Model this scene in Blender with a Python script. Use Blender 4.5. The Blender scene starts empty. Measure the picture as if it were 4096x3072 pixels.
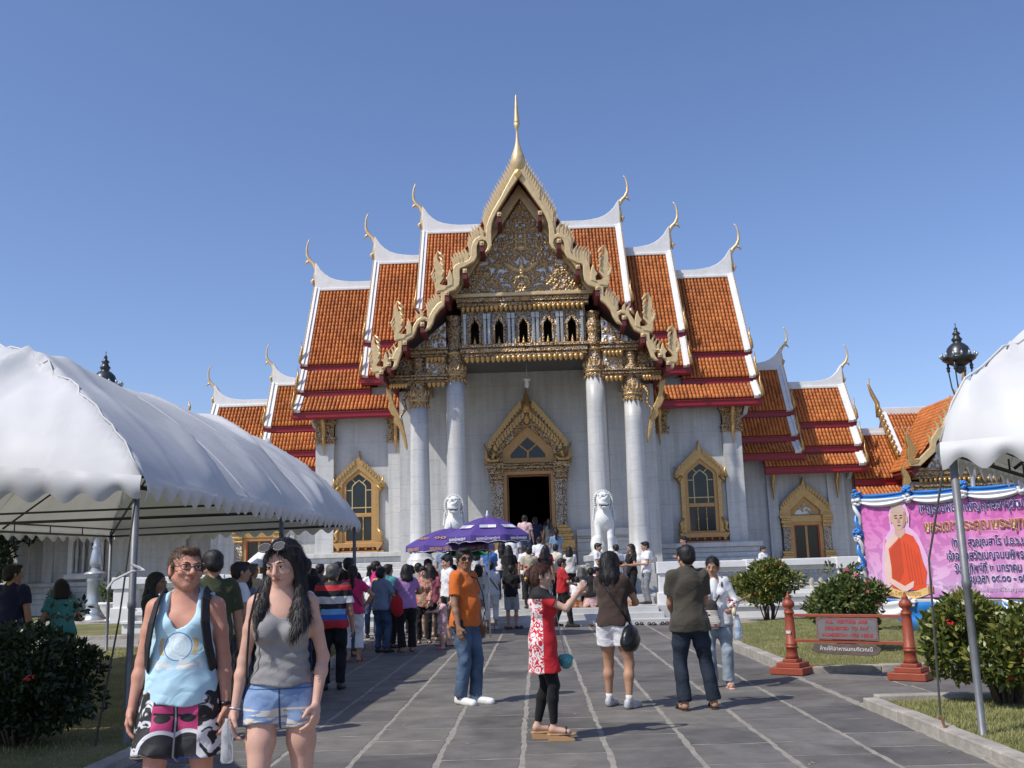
import bpy, math, random
import numpy as np
from mathutils import Vector, Matrix
from mathutils.geometry import tessellate_polygon
random.seed(7)
RNG = np.random.default_rng(11)
R = math.radians
SC = bpy.context.scene
COL = SC.collection

# ------------------------------------------------------------------ camera
cam_data = bpy.data.cameras.new('camera')
cam = bpy.data.objects.new('camera', cam_data)
COL.objects.link(cam)
SC.camera = cam
cam_data.sensor_width = 36.0
cam_data.lens = 34.76
cam_data.clip_start = 0.1
cam_data.clip_end = 3000
# rows: world X, Y, Z expressed in (right, up, backward) of the camera
CR = Matrix(((0.99928424, 0.03252485, 0.01931667),
             (0.02486104, -0.17978215, -0.98339224),
             (-0.02851189, 0.98316861, -0.18046207)))
cam.matrix_world = Matrix.Translation((0, 0, 1.55)) @ CR.to_4x4()

# ------------------------------------------------------------------ sky, sun, exposure
SUN_ELEV = 50.0
SUN_AZ = math.atan2(-1.0, -0.70)          # direction to the sun in plan: behind and left of the camera
wd = bpy.data.worlds.new('World'); SC.world = wd; wd.use_nodes = True
wn = wd.node_tree.nodes; wl = wd.node_tree.links
for n in list(wn): wn.remove(n)
sky = wn.new('ShaderNodeTexSky'); sky.sky_type = 'NISHITA'; sky.sun_disc = False
sky.sun_elevation = R(SUN_ELEV); sky.sun_rotation = SUN_AZ
sky.altitude = 0; sky.air_density = 1.0; sky.dust_density = 0.8; sky.ozone_density = 4.0
bg = wn.new('ShaderNodeBackground'); bg.inputs['Strength'].default_value = 0.14
wo = wn.new('ShaderNodeOutputWorld')
hue = wn.new('ShaderNodeMix'); hue.data_type = 'RGBA'; hue.blend_type = 'MULTIPLY'; hue.inputs[0].default_value = 1.0; hue.inputs[7].default_value = (1.02, 0.99, 1.12, 1)
wl.new(sky.outputs[0], hue.inputs[6]); wl.new(hue.outputs[2], bg.inputs[0]); wl.new(bg.outputs[0], wo.inputs[0])
sun_d = bpy.data.lights.new('sun', 'SUN'); sun_d.energy = 4.3; sun_d.angle = R(0.53); sun_d.color = (1, 0.955, 0.87)
sun = bpy.data.objects.new('sun', sun_d); COL.objects.link(sun)
to_sun = Vector((math.sin(SUN_AZ) * math.cos(R(SUN_ELEV)), math.cos(SUN_AZ) * math.cos(R(SUN_ELEV)), math.sin(R(SUN_ELEV))))
sun.rotation_euler = to_sun.to_track_quat('Z', 'Y').to_euler()
sun.location = (0, 0, 60)
SC.render.engine = 'CYCLES'
SC.view_settings.view_transform = 'Standard'; SC.view_settings.look = 'None'
SC.view_settings.exposure = 0.0; SC.view_settings.gamma = 1.0
SC.view_settings.use_curve_mapping = False
SC.cycles.max_bounces = 6; SC.cycles.diffuse_bounces = 3; SC.cycles.glossy_bounces = 3
SC.cycles.transparent_max_bounces = 8; SC.cycles.transmission_bounces = 4
try:
    SC.cycles.use_denoising = True
except Exception:
    pass

# ------------------------------------------------------------------ helpers
class MB:
    """collects plain geometry and links it as one mesh object"""
    def __init__(s): s.v = []; s.f = []
    def add(s, vs, fs):
        n = len(s.v); s.v.extend([tuple(p) for p in vs]); s.f.extend([tuple(i + n for i in f) for f in fs]); return s
    def box(s, x0, x1, y0, y1, z0, z1):
        v = [(x0,y0,z0),(x1,y0,z0),(x1,y1,z0),(x0,y1,z0),(x0,y0,z1),(x1,y0,z1),(x1,y1,z1),(x0,y1,z1)]
        return s.add(v, [(0,3,2,1),(4,5,6,7),(0,1,5,4),(1,2,6,5),(2,3,7,6),(3,0,4,7)])
    def obox(s, c, size, m=None):
        hx, hy, hz = size[0]/2, size[1]/2, size[2]/2
        m = m or Matrix.Identity(3)
        v = [Vector(c) + m @ Vector((a*hx, b*hy, d*hz)) for d in (-1,1) for a,b in ((-1,-1),(1,-1),(1,1),(-1,1))]
        return s.add(v, [(0,3,2,1),(4,5,6,7),(0,1,5,4),(1,2,6,5),(2,3,7,6),(3,0,4,7)])
    def beam(s, a, b, w, h, up=(0,0,1)):
        a = Vector(a); b = Vector(b); d = (b-a); L = d.length; d.normalize()
        x = d.cross(Vector(up))
        if x.length < 1e-4: x = d.cross(Vector((1,0,0)))
        x.normalize(); u = x.cross(d)
        v = []
        for p in (a, b):
            for sx, su in ((-1,-1),(1,-1),(1,1),(-1,1)): v.append(p + x*(sx*w/2) + u*(su*h/2))
        return s.add(v, [(0,3,2,1),(4,5,6,7),(0,1,5,4),(1,2,6,5),(2,3,7,6),(3,0,4,7)])
    def lathe(s, prof, n=16, c=(0,0,0), cap=True, flute=0.0, nf=8, ph=0.0):
        k = len(prof); vs = []
        for r, z in prof:
            for i in range(n):
                a = 2*math.pi*i/n + ph
                rr = r*(1 + flute*math.cos(nf*a))
                vs.append((c[0]+rr*math.cos(a), c[1]+rr*math.sin(a), c[2]+z))
        fs = [(j*n+i, j*n+(i+1)%n, (j+1)*n+(i+1)%n, (j+1)*n+i) for j in range(k-1) for i in range(n)]
        if cap: fs += [tuple(range(n-1,-1,-1)), tuple((k-1)*n+i for i in range(n))]
        return s.add(vs, fs)
    def tube(s, pts, rad, n=8, flat=1.0, cap=True, up=(0,1,0)):
        pts = [Vector(p) for p in pts]
        if not hasattr(rad, '__len__'): rad = [rad]*len(pts)
        vs = []; prev = None
        for i, p in enumerate(pts):
            d = (pts[min(i+1,len(pts)-1)] - pts[max(i-1,0)]).normalized()
            if prev is None:
                x = d.cross(Vector(up))
                if x.length < 1e-3: x = d.cross(Vector((1,0,0)))
            else: x = prev - d*prev.dot(d)
            if x.length < 1e-6: x = d.orthogonal()
            x.normalize(); prev = x; y = d.cross(x)
            for j in range(n):
                a = 2*math.pi*j/n
                vs.append(p + x*(math.cos(a)*rad[i]) + y*(math.sin(a)*rad[i]*flat))
        k = len(pts)
        fs = [(j*n+i, j*n+(i+1)%n, (j+1)*n+(i+1)%n, (j+1)*n+i) for j in range(k-1) for i in range(n)]
        if cap: fs += [tuple(range(n-1,-1,-1)), tuple((k-1)*n+i for i in range(n))]
        return s.add(vs, fs)
    def plate(s, loops, y0, y1, tf=None):
        """polygon(s) in x,z (first outline, then holes) extruded from y0 to y1"""
        if not isinstance(loops[0][0], (list, tuple)): loops = [loops]
        tf = tf or (lambda x, y, z: (x, y, z))
        tris = tessellate_polygon([[Vector((p[0], p[1], 0)) for p in L] for L in loops])
        flat = [p for L in loops for p in L]; n = len(flat)
        vs = [tf(p[0], y0, p[1]) for p in flat] + [tf(p[0], y1, p[1]) for p in flat]
        fs = []
        for t in tris:
            fs.append(tuple(t)); fs.append((t[0]+n, t[2]+n, t[1]+n))
        o = 0
        for L in loops:
            m = len(L)
            for i in range(m):
                a, b = o+i, o+(i+1) % m
                fs.append((a, b, b+n, a+n))
            o += m
        return s.add(vs, fs)
    def grid(s, P):
        a, b = P.shape[:2]
        return s.add(P.reshape(-1,3).tolist(), [(i*b+j, i*b+j+1, (i+1)*b+j+1, (i+1)*b+j) for i in range(a-1) for j in range(b-1)])
    def mesh(s, name, off=(0,0,0), smooth=False):
        me = bpy.data.meshes.new(name)
        v = [(p[0]-off[0], p[1]-off[1], p[2]-off[2]) for p in s.v]
        me.from_pydata(v, [], s.f)
        me.validate()
        import bmesh
        bm = bmesh.new(); bm.from_mesh(me); bmesh.ops.recalc_face_normals(bm, faces=bm.faces); bm.to_mesh(me); bm.free()
        if smooth: me.shade_smooth()
        return me
    def build(s, name, mat, parent=None, off=(0,0,0), smooth=False, bevel=0.0, kind=None, label=None):
        return obj(name, s.mesh(name, off, smooth), mat, parent, bevel=bevel, kind=kind, label=label, smooth=smooth)

def obj(name, me, mat, parent=None, bevel=0.0, kind=None, label=None, smooth=False, loc=None, rot=None, scale=None):
    o = bpy.data.objects.new(name, me); COL.objects.link(o)
    if mat is not None and not me.materials: me.materials.append(mat)
    if parent is not None: o.parent = parent
    if bevel:
        b = o.modifiers.new('bevel', 'BEVEL'); b.width = bevel; b.segments = 2; b.limit_method = 'ANGLE'; b.angle_limit = R(40)
    if smooth == 'auto':
        pass
    if kind: o['kind'] = kind
    if label: o['label'] = label
    if loc is not None: o.location = loc
    if rot is not None: o.rotation_euler = rot
    if scale is not None: o.scale = scale
    return o
def thing(name, label, cat, loc=(0,0,0), rz=0.0, group=None):
    o = bpy.data.objects.new(name, None); COL.objects.link(o)
    o.location = loc; o.rotation_euler = (0,0,rz); o.empty_display_size = 0.2
    o['label'] = label; o['category'] = cat
    if group: o['group'] = group
    return o
def tag(o, label, cat, group=None):
    o['label'] = label; o['category'] = cat
    if group: o['group'] = group
    return o
def struct(o): o['kind'] = 'structure'; return o
def dup(o, parent=None):
    c = o.copy(); COL.objects.link(c)
    if parent is not None: c.parent = parent
    for ch in [x for x in bpy.data.objects if x.parent == o]: dup(ch, c)
    return c
def mirror(pts): return [(-x, z) for x, z in reversed(pts)]

# ------------------------------------------------------------------ materials
MATS = {}
def new_mat(name):
    m = bpy.data.materials.new(name); m.use_nodes = True
    nt = m.node_tree; b = nt.nodes['Principled BSDF']
    return m, nt, b
def N(nt, typ, **kw):
    n = nt.nodes.new(typ)
    for k, v in kw.items():
        if k in n.inputs.keys(): n.inputs[k].default_value = v
        else: setattr(n, k, v)
    return n
def ramp(nt, stops, fac=None, interp='LINEAR'):
    r = nt.nodes.new('ShaderNodeValToRGB'); e = r.color_ramp.elements; r.color_ramp.interpolation = interp
    while len(e) > 1: e.remove(e[-1])
    e[0].position = stops[0][0]; e[0].color = (*stops[0][1], 1)
    for p, c in stops[1:]:
        q = e.new(p); q.color = (*c, 1)
    if fac is not None: nt.links.new(fac, r.inputs[0])
    return r
def coords(nt, scale=(1,1,1), kind='Object'):
    tc = nt.nodes.new('ShaderNodeTexCoord'); mp = nt.nodes.new('ShaderNodeMapping')
    mp.inputs['Scale'].default_value = scale
    nt.links.new(tc.outputs[kind], mp.inputs[0]); return mp.outputs[0]
def mixc(nt, fac, a, b, mode='MIX'):
    m = nt.nodes.new('ShaderNodeMix'); m.data_type = 'RGBA'; m.blend_type = mode
    for i, v in ((0, fac), (6, a), (7, b)):
        if hasattr(v, 'is_linked'): nt.links.new(v, m.inputs[i])
        elif i == 0: m.inputs[0].default_value = v
        else: m.inputs[i].default_value = (*v, 1)
    return m.outputs[2]
def math_n(nt, op, a, b=None, c=None):
    m = nt.nodes.new('ShaderNodeMath'); m.operation = op
    for i, v in enumerate((a, b, c)):
        if v is None: continue
        if hasattr(v, 'is_linked'): nt.links.new(v, m.inputs[i])
        else: m.inputs[i].default_value = v
    return m.outputs[0]
def add_bump(nt, b, h, strength=0.3, dist=0.02):
    bp = nt.nodes.new('ShaderNodeBump'); bp.inputs['Strength'].default_value = strength; bp.inputs['Distance'].default_value = dist
    nt.links.new(h, bp.inputs['Height']); nt.links.new(bp.outputs[0], b.inputs['Normal'])
def M(name, col, rough=0.6, metal=0.0, var=0.12, scale=4.0, col2=None, bump=0.0, bscale=40.0, bdist=0.01, stretch=(1,1,1), spec=0.5, sheen=0.0):
    if name in MATS: return MATS[name]
    m, nt, b = new_mat(name)
    b.inputs['Roughness'].default_value = rough; b.inputs['Metallic'].default_value = metal
    b.inputs['Specular IOR Level'].default_value = spec
    if sheen: b.inputs['Sheen Weight'].default_value = sheen
    co = coords(nt, stretch)
    n = N(nt, 'ShaderNodeTexNoise', Scale=scale, Detail=5.0, Roughness=0.6); nt.links.new(co, n.inputs[0])
    c2 = col2 or tuple(min(1, c*(1+var)) for c in col)
    c1 = col if col2 else tuple(c*(1-var) for c in col)
    rp = ramp(nt, [(0.3, c1), (0.7, c2)], n.outputs[0]); nt.links.new(rp.outputs[0], b.inputs['Base Color'])
    if bump:
        n2 = N(nt, 'ShaderNodeTexNoise', Scale=bscale, Detail=4.0); nt.links.new(co, n2.inputs[0])
        add_bump(nt, b, n2.outputs[0], bump, bdist)
    MATS[name] = m
    return m
# ------------------------------------------------------------------ implicit surfaces -> one continuous mesh
class SDF:
    def __init__(s): s.p = []
    def cone(s, a, b, ra, rb, sy=1.0, k=0.03, op='u', capa=False, capb=False, grow=0.0):
        s.p.append(('c', np.array(a, float), np.array(b, float), ra+grow, rb+grow, sy, k, op, capa, capb)); return s
    def ell(s, c, r, rot=None, k=0.03, op='u', grow=0.0):
        s.p.append(('e', np.array(c, float), np.array(r, float)+grow, None if rot is None else np.array(rot, float), k, op)); return s
    def chain(s, pts, rad, sy=1.0, k=0.03, grow=0.0):
        for i in range(len(pts)-1): s.cone(pts[i], pts[i+1], rad[i], rad[i+1], sy, k, grow=grow)
        return s
    def bounds(s, q):
        if q[0] == 'c':
            m = max(q[3], q[4])*max(1.0, 1.0); r = np.array([m, m*max(q[5], 1.0), m])
            return np.minimum(q[1], q[2])-r, np.maximum(q[1], q[2])+r
        m = q[2].max(); r = q[2] if q[3] is None else np.array([m, m, m])
        return q[1]-r, q[1]+r
    def field(s, res, pad=0.0, lo=None, hi=None):
        if lo is None:
            bs = [s.bounds(q) for q in s.p if (q[7] if q[0] == 'c' else q[5]) == 'u']
            lo = np.min([b[0] for b in bs], 0)-2.5*res-pad; hi = np.max([b[1] for b in bs], 0)+2.5*res+pad
        n = np.ceil((hi-lo)/res).astype(int)+1
        ax = [lo[i]+res*np.arange(n[i]) for i in range(3)]
        D = np.full(n, 0.25, np.float32)
        for q in s.p:
            k = q[6] if q[0] == 'c' else q[4]; op = q[7] if q[0] == 'c' else q[5]
            b0, b1 = s.bounds(q); mrg = k*1.2+3*res
            i0 = np.maximum(np.floor((b0-mrg-lo)/res).astype(int), 0); i1 = np.minimum(np.ceil((b1+mrg-lo)/res).astype(int)+1, n)
            if np.any(i1 <= i0): continue
            x = ax[0][i0[0]:i1[0], None, None]; y = ax[1][None, i0[1]:i1[1], None]; z = ax[2][None, None, i0[2]:i1[2]]
            if q[0] == 'c':
                a, b, ra, rb, sy = q[1], q[2], q[3], q[4], q[5]
                A = a/np.array([1, sy, 1]); B = b/np.array([1, sy, 1]); d = B-A; L2 = max(d@d, 1e-9)
                px, py, pz = x-A[0], y/sy-A[1], z-A[2]
                t = np.clip((px*d[0]+py*d[1]+pz*d[2])/L2, 0, 1)
                dd = np.sqrt((px-t*d[0])**2+(py-t*d[1])**2+(pz-t*d[2])**2) - (ra+(rb-ra)*t)
                if sy < 1: dd = dd*(0.5+0.5*sy)
                if q[9]:
                    u = (b-a)/np.linalg.norm(b-a); dd = np.maximum(dd, (x-b[0])*u[0]+(y-b[1])*u[1]+(z-b[2])*u[2])
                if q[8]:
                    u = (a-b)/np.linalg.norm(b-a); dd = np.maximum(dd, (x-a[0])*u[0]+(y-a[1])*u[1]+(z-a[2])*u[2])
            else:
                c, r, rot = q[1], q[2], q[3]
                px, py, pz = np.broadcast_arrays(x-c[0], y-c[1], z-c[2])
                if rot is not None:
                    px, py, pz = (rot[0,0]*px+rot[1,0]*py+rot[2,0]*pz, rot[0,1]*px+rot[1,1]*py+rot[2,1]*pz, rot[0,2]*px+rot[1,2]*py+rot[2,2]*pz)
                k0 = np.sqrt((px/r[0])**2+(py/r[1])**2+(pz/r[2])**2)+1e-9
                k1 = np.sqrt((px/r[0]**2)**2+(py/r[1]**2)**2+(pz/r[2]**2)**2)+1e-9
                dd = k0*(k0-1)/k1
            S = (slice(i0[0], i1[0]), slice(i0[1], i1[1]), slice(i0[2], i1[2])); E = D[S]
            if op == 'u':
                h = np.clip(0.5+0.5*(E-dd)/k, 0, 1); D[S] = E*(1-h)+dd*h - k*h*(1-h)
            else:
                h = np.clip(0.5-0.5*(E+dd)/k, 0, 1); D[S] = E*(1-h)-dd*h + k*h*(1-h)
        return D, ax
    def mesh(s, name, res=0.014, post=None, smooth=True, pad=0.0):
        D, ax = s.field(res, pad)
        if post is not None:
            X, Y, Z = ax[0][:,None,None], ax[1][None,:,None], ax[2][None,None,:]
            D = post(D, X, Y, Z)
        # the outermost shell counts as outside so that the surface closes
        D = np.array(D, np.float32)
        for a in range(3):
            sl = [slice(None)]*3
            for e in (0, -1):
                sl[a] = e; D[tuple(sl)] = np.maximum(D[tuple(sl)], 0.01)
        return nets(D, ax, res, name, smooth)
def nets(D, ax, res, name, smooth=True):
    ins = D < 0
    nx, ny, nz = D.shape
    cnt = np.zeros((nx-1, ny-1, nz-1), np.int8)
    for i in (0,1):
        for j in (0,1):
            for k in (0,1): cnt += ins[i:nx-1+i, j:ny-1+j, k:nz-1+k]
    mix = (cnt > 0) & (cnt < 8)
    cells = np.argwhere(mix)
    if len(cells) == 0: return bpy.data.meshes.new(name)
    idx = -np.ones(mix.shape, np.int64); idx[mix] = np.arange(len(cells))
    c = cells; acc = np.zeros((len(c), 3)); m = np.zeros(len(c))
    corners = [(i,j,k) for i in (0,1) for j in (0,1) for k in (0,1)]
    val = {q: D[c[:,0]+q[0], c[:,1]+q[1], c[:,2]+q[2]] for q in corners}
    for p in corners:
        for a in range(3):
            if p[a] == 0:
                q = list(p); q[a] = 1; q = tuple(q)
                v0, v1 = val[p], val[q]; cr = (v0 < 0) != (v1 < 0)
                t = np.where(cr, v0/(v0-v1+1e-12), 0)
                pt = np.tile(np.array(p, float), (len(c), 1)); pt[:, a] += t
                acc += pt*cr[:, None]; m += cr
    V = (c + acc/np.maximum(m, 1)[:, None])*res + np.array([ax[0][0], ax[1][0], ax[2][0]])
    F = []
    for a in range(3):
        b, d = (a+1) % 3, (a+2) % 3
        sl0 = [slice(1, -1)]*3; sl0[a] = slice(0, -1); sl1 = [slice(1, -1)]*3; sl1[a] = slice(1, None)
        s0 = ins[tuple(sl0)]; s1 = ins[tuple(sl1)]
        for flip, msk in ((False, s0 & ~s1), (True, ~s0 & s1)):
            e = np.argwhere(msk)
            if len(e) == 0: continue
            off = np.array([1,1,1]); off[a] = 0; e = e+off
            q = []
            for (db, dd) in ((-1,-1),(0,-1),(0,0),(-1,0)):
                o = e.copy(); o[:, b] += db; o[:, d] += dd
                q.append(idx[o[:,0], o[:,1], o[:,2]])
            q = np.stack(q, 1)
            if flip: q = q[:, ::-1]
            F.append(q)
    F = np.concatenate(F); F = F[(F >= 0).all(1)]
    me = bpy.data.meshes.new(name)
    me.vertices.add(len(V)); me.vertices.foreach_set('co', V.astype(np.float32).ravel())
    me.loops.add(F.size); me.loops.foreach_set('vertex_index', F.astype(np.int32).ravel())
    me.polygons.add(len(F)); me.polygons.foreach_set('loop_start', np.arange(0, F.size, 4, dtype=np.int32))
    me.update(calc_edges=True); me.validate()
    if smooth: me.shade_smooth()
    return me
def rotm(yaw=0.0, pitch=0.0, roll=0.0):
    return np.array((Matrix.Rotation(R(yaw), 3, 'Z') @ Matrix.Rotation(R(pitch), 3, 'X') @ Matrix.Rotation(R(roll), 3, 'Y')))
# ------------------------------------------------------------------ building materials
def mk_marble(name, base=(0.60,0.59,0.565), vein=(0.40,0.40,0.40), joint=(0.55,0.56,0.58), bw=1.6, bh=0.9):
    m, nt, b = new_mat(name); b.inputs['Roughness'].default_value = 0.42
    co = coords(nt)
    n = N(nt, 'ShaderNodeTexNoise', Scale=0.9, Detail=8.0, Roughness=0.65, Distortion=1.6); nt.links.new(co, n.inputs[0])
    mp = nt.nodes.new('ShaderNodeMapping'); mp.inputs['Scale'].default_value = (0.6,0.6,3.2); mp.inputs['Rotation'].default_value = (0,0.25,0); nt.links.new(co, mp.inputs[0])
    n2 = N(nt, 'ShaderNodeTexNoise', Scale=1.3, Detail=6.0, Distortion=2.2); nt.links.new(mp.outputs[0], n2.inputs[0])
    v = ramp(nt, [(0.44, base), (0.5, tuple(0.8*a+.2*c for a, c in zip(base, vein))), (0.512, tuple(0.55*a+.45*c for a, c in zip(base, vein))), (0.53, base)], n2.outputs[0])
    v2 = ramp(nt, [(0.3, (0.88,0.89,0.91)), (0.7, (1,1,1))], n.outputs[0])
    c = mixc(nt, 1.0, v.outputs[0], v2.outputs[0], 'MULTIPLY')
    sp = nt.nodes.new('ShaderNodeSeparateXYZ'); nt.links.new(co, sp.inputs[0])
    cb = nt.nodes.new('ShaderNodeCombineXYZ'); nt.links.new(sp.outputs[0], cb.inputs[0]); nt.links.new(sp.outputs[2], cb.inputs[1])
    br = N(nt, 'ShaderNodeTexBrick', Scale=1.0); br.inputs['Brick Width'].default_value = bw; br.inputs['Row Height'].default_value = bh
    br.inputs['Mortar Size'].default_value = 0.008; br.inputs['Mortar Smooth'].default_value = 0.3
    br.inputs['Color1'].default_value = (1,1,1,1); br.inputs['Color2'].default_value = (0.93,0.94,0.95,1); br.inputs['Mortar'].default_value = (0.72,0.73,0.74,1)
    nt.links.new(cb.outputs[0], br.inputs[0])
    c = mixc(nt, 1.0, c, br.outputs[0], 'MULTIPLY')
    mp3 = nt.nodes.new('ShaderNodeMapping'); mp3.inputs['Scale'].default_value = (5,5,.35); nt.links.new(co, mp3.inputs[0])
    n4 = N(nt, 'ShaderNodeTexNoise', Scale=1.0, Detail=6.0); nt.links.new(mp3.outputs[0], n4.inputs[0])
    c = mixc(nt, 1.0, c, ramp(nt, [(.42,(1,1,1)), (.62,(.86,.85,.82)), (.75,(.78,.77,.74))], n4.outputs[0]).outputs[0], 'MULTIPLY')
    nt.links.new(c, b.inputs['Base Color'])
    MATS[name] = m; return m
MARBLE = mk_marble('marble')
WHITE = M('white_plaster', (0.72,0.715,0.70), 0.6, var=0.08, scale=3, bump=0.15, bscale=25)
MARBLE_GREY = M('grey_marble', (0.50,0.495,0.48), 0.45, var=0.1, scale=2.5)
GOLD = M('gold_leaf', (0.66,0.49,0.26), 0.45, 0.3, var=0.14, scale=6, bump=0.2, bscale=60)
GOLD_B = M('bright_gold', (0.55,0.34,0.13), 0.33, 0.6, var=0.2, scale=14, bump=0.5, bscale=30, bdist=0.02)
GOLD_FRAME = M('gold_frame_paint', (0.50,0.28,0.10), 0.45, 0.3, var=0.1, scale=8)
RED_LAC = M('red_lacquer', (0.27,0.008,0.016), 0.35, var=0.12, scale=9)
RED_DARK = M('dark_red_soffit', (0.13,0.015,0.014), 0.55, var=0.2, scale=5)
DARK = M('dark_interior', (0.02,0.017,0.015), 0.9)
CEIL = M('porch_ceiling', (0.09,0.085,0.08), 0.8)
GLASS_D = M('dark_glass', (0.012,0.017,0.018), 0.07, var=0.3, scale=2)
RED_GLASS = M('red_edge', (0.6,0.07,0.03), 0.4)
def mk_mosaic(name, c_gold=(0.52,0.33,0.14), c_glass=(0.60,0.58,0.54), c_dark=(0.16,0.085,0.05), scale=26, glass=0.16, metal=0.4):
    m, nt, b = new_mat(name)
    co = coords(nt)
    v = N(nt, 'ShaderNodeTexVoronoi', Scale=scale); nt.links.new(co, v.inputs[0])
    sp = nt.nodes.new('ShaderNodeSeparateColor'); nt.links.new(v.outputs['Color'], sp.inputs[0])
    r = ramp(nt, [(0.0, c_dark), (0.16, c_dark), (0.2, c_gold), (1-glass-0.03, tuple(min(1,c*1.25) for c in c_gold)), (1-glass, c_glass), (1.0, (0.75,0.78,0.8))], sp.outputs[0], 'CONSTANT')
    d = ramp(nt, [(0.0, (1,1,1)), (0.55, (0.9,0.9,0.9)), (0.8, (0.3,0.25,0.2))], v.outputs['Distance'])
    c = mixc(nt, 1.0, r.outputs[0], d.outputs[0], 'MULTIPLY'); nt.links.new(c, b.inputs['Base Color'])
    b.inputs['Metallic'].default_value = metal; b.inputs['Roughness'].default_value = 0.3
    add_bump(nt, b, v.outputs['Distance'], 0.7, -0.03)
    MATS[name] = m; return m
MOSAIC = mk_mosaic('gilt_mirror_mosaic')
MOSAIC_S = mk_mosaic('silver_mirror_mosaic', c_gold=(0.46,0.36,0.24), glass=0.36, scale=34)
def mk_relief(name):
    m, nt, b = new_mat(name)
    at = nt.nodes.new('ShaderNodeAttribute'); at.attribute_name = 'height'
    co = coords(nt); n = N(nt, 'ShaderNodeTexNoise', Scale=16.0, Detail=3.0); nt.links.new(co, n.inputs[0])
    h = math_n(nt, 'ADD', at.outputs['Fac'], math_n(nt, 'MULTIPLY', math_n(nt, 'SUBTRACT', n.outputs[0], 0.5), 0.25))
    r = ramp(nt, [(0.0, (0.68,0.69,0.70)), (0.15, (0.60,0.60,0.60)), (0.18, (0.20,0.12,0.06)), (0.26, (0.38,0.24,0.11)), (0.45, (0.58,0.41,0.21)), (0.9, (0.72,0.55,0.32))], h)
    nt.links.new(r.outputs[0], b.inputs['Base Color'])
    b.inputs['Metallic'].default_value = 0.4; b.inputs['Roughness'].default_value = 0.36
    MATS[name] = m; return m
RELIEF = mk_relief('carved_gilt_relief')
def mk_tile(name, c1, c2):
    m, nt, b = new_mat(name)
    g = nt.nodes.new('ShaderNodeNewGeometry')
    r = ramp(nt, [(0.0, tuple(c*0.84 for c in c1)), (0.2, c1), (0.85, c2), (1.0, tuple(min(1, c*1.1) for c in c2))], g.outputs['Random Per Island'])
    co = coords(nt); n = N(nt, 'ShaderNodeTexNoise', Scale=0.8, Detail=6.0); nt.links.new(co, n.inputs[0])
    d = ramp(nt, [(0.3, (0.72,0.72,0.72)), (0.65, (1.05,1.05,1.05))], n.outputs[0])
    nt.links.new(mixc(nt, 1.0, r.outputs[0], d.outputs[0], 'MULTIPLY'), b.inputs['Base Color'])
    b.inputs['Roughness'].default_value = 0.5; b.inputs['Specular IOR Level'].default_value = .35
    MATS[name] = m; return m
TILE = mk_tile('orange_glazed_tile', (0.48,0.138,0.032), (0.58,0.19,0.046))
TILE_UNDER = M('tile_bed', (0.26,0.065,0.02), 0.6)

X0, TY = -0.2, 36.0
TOFF = (0, TY, 0)

# ------------------------------------------------------------------ roof pieces
def make_tiles(A, B, C, D, name, parent, off, cw=0.142, rh=0.2):
    A, B, C, D = (np.array(p, float) for p in (A, B, C, D))
    W = np.linalg.norm(B-A); L = np.linalg.norm(D-A)
    u = (B-A)/W; d = (D-A)/L; nrm = np.cross(u, d)
    if nrm[2] < 0: nrm = -nrm
    nc = max(1, int(round(W/cw))); nr = max(1, int(round(L/rh))); cw = W/nc; rh = L/nr
    seg = 5; t = []
    for (s, lift, r) in ((-0.012, 0.006, 0.40), (rh+0.02, 0.015, 0.45)):
        for k in range(seg):
            a = math.pi*k/(seg-1)
            t.append((-math.cos(a)*r*cw, s, lift + math.sin(a)*cw*r*0.95))
    t = np.array(t); frame = np.stack([u, d, nrm])
    loc = t @ frame
    vs = []; fs = []; k = 0
    for i in range(nc):
        for j in range(nr):
            p = A + u*cw*(i+0.5) + d*rh*j + nrm*0.02 + u*random.uniform(-.006,.006) + nrm*random.uniform(-.004,.006)
            vs.append(loc+p)
            fs += [(k+q, k+q+1, k+seg+q+1, k+seg+q) for q in range(seg-1)]
            fs.append(tuple(k+seg+q for q in range(seg)))
            k += 2*seg
    mb = MB(); mb.v = [tuple(x) for x in np.concatenate(vs)]; mb.f = fs
    me = bpy.data.meshes.new(name); me.from_pydata([(p[0]-off[0], p[1]-off[1], p[2]-off[2]) for p in mb.v], [], mb.f); me.shade_smooth()
    o = obj(name, me, TILE, parent, kind='stuff'); return o
TOOTH_SMALL = None
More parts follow.
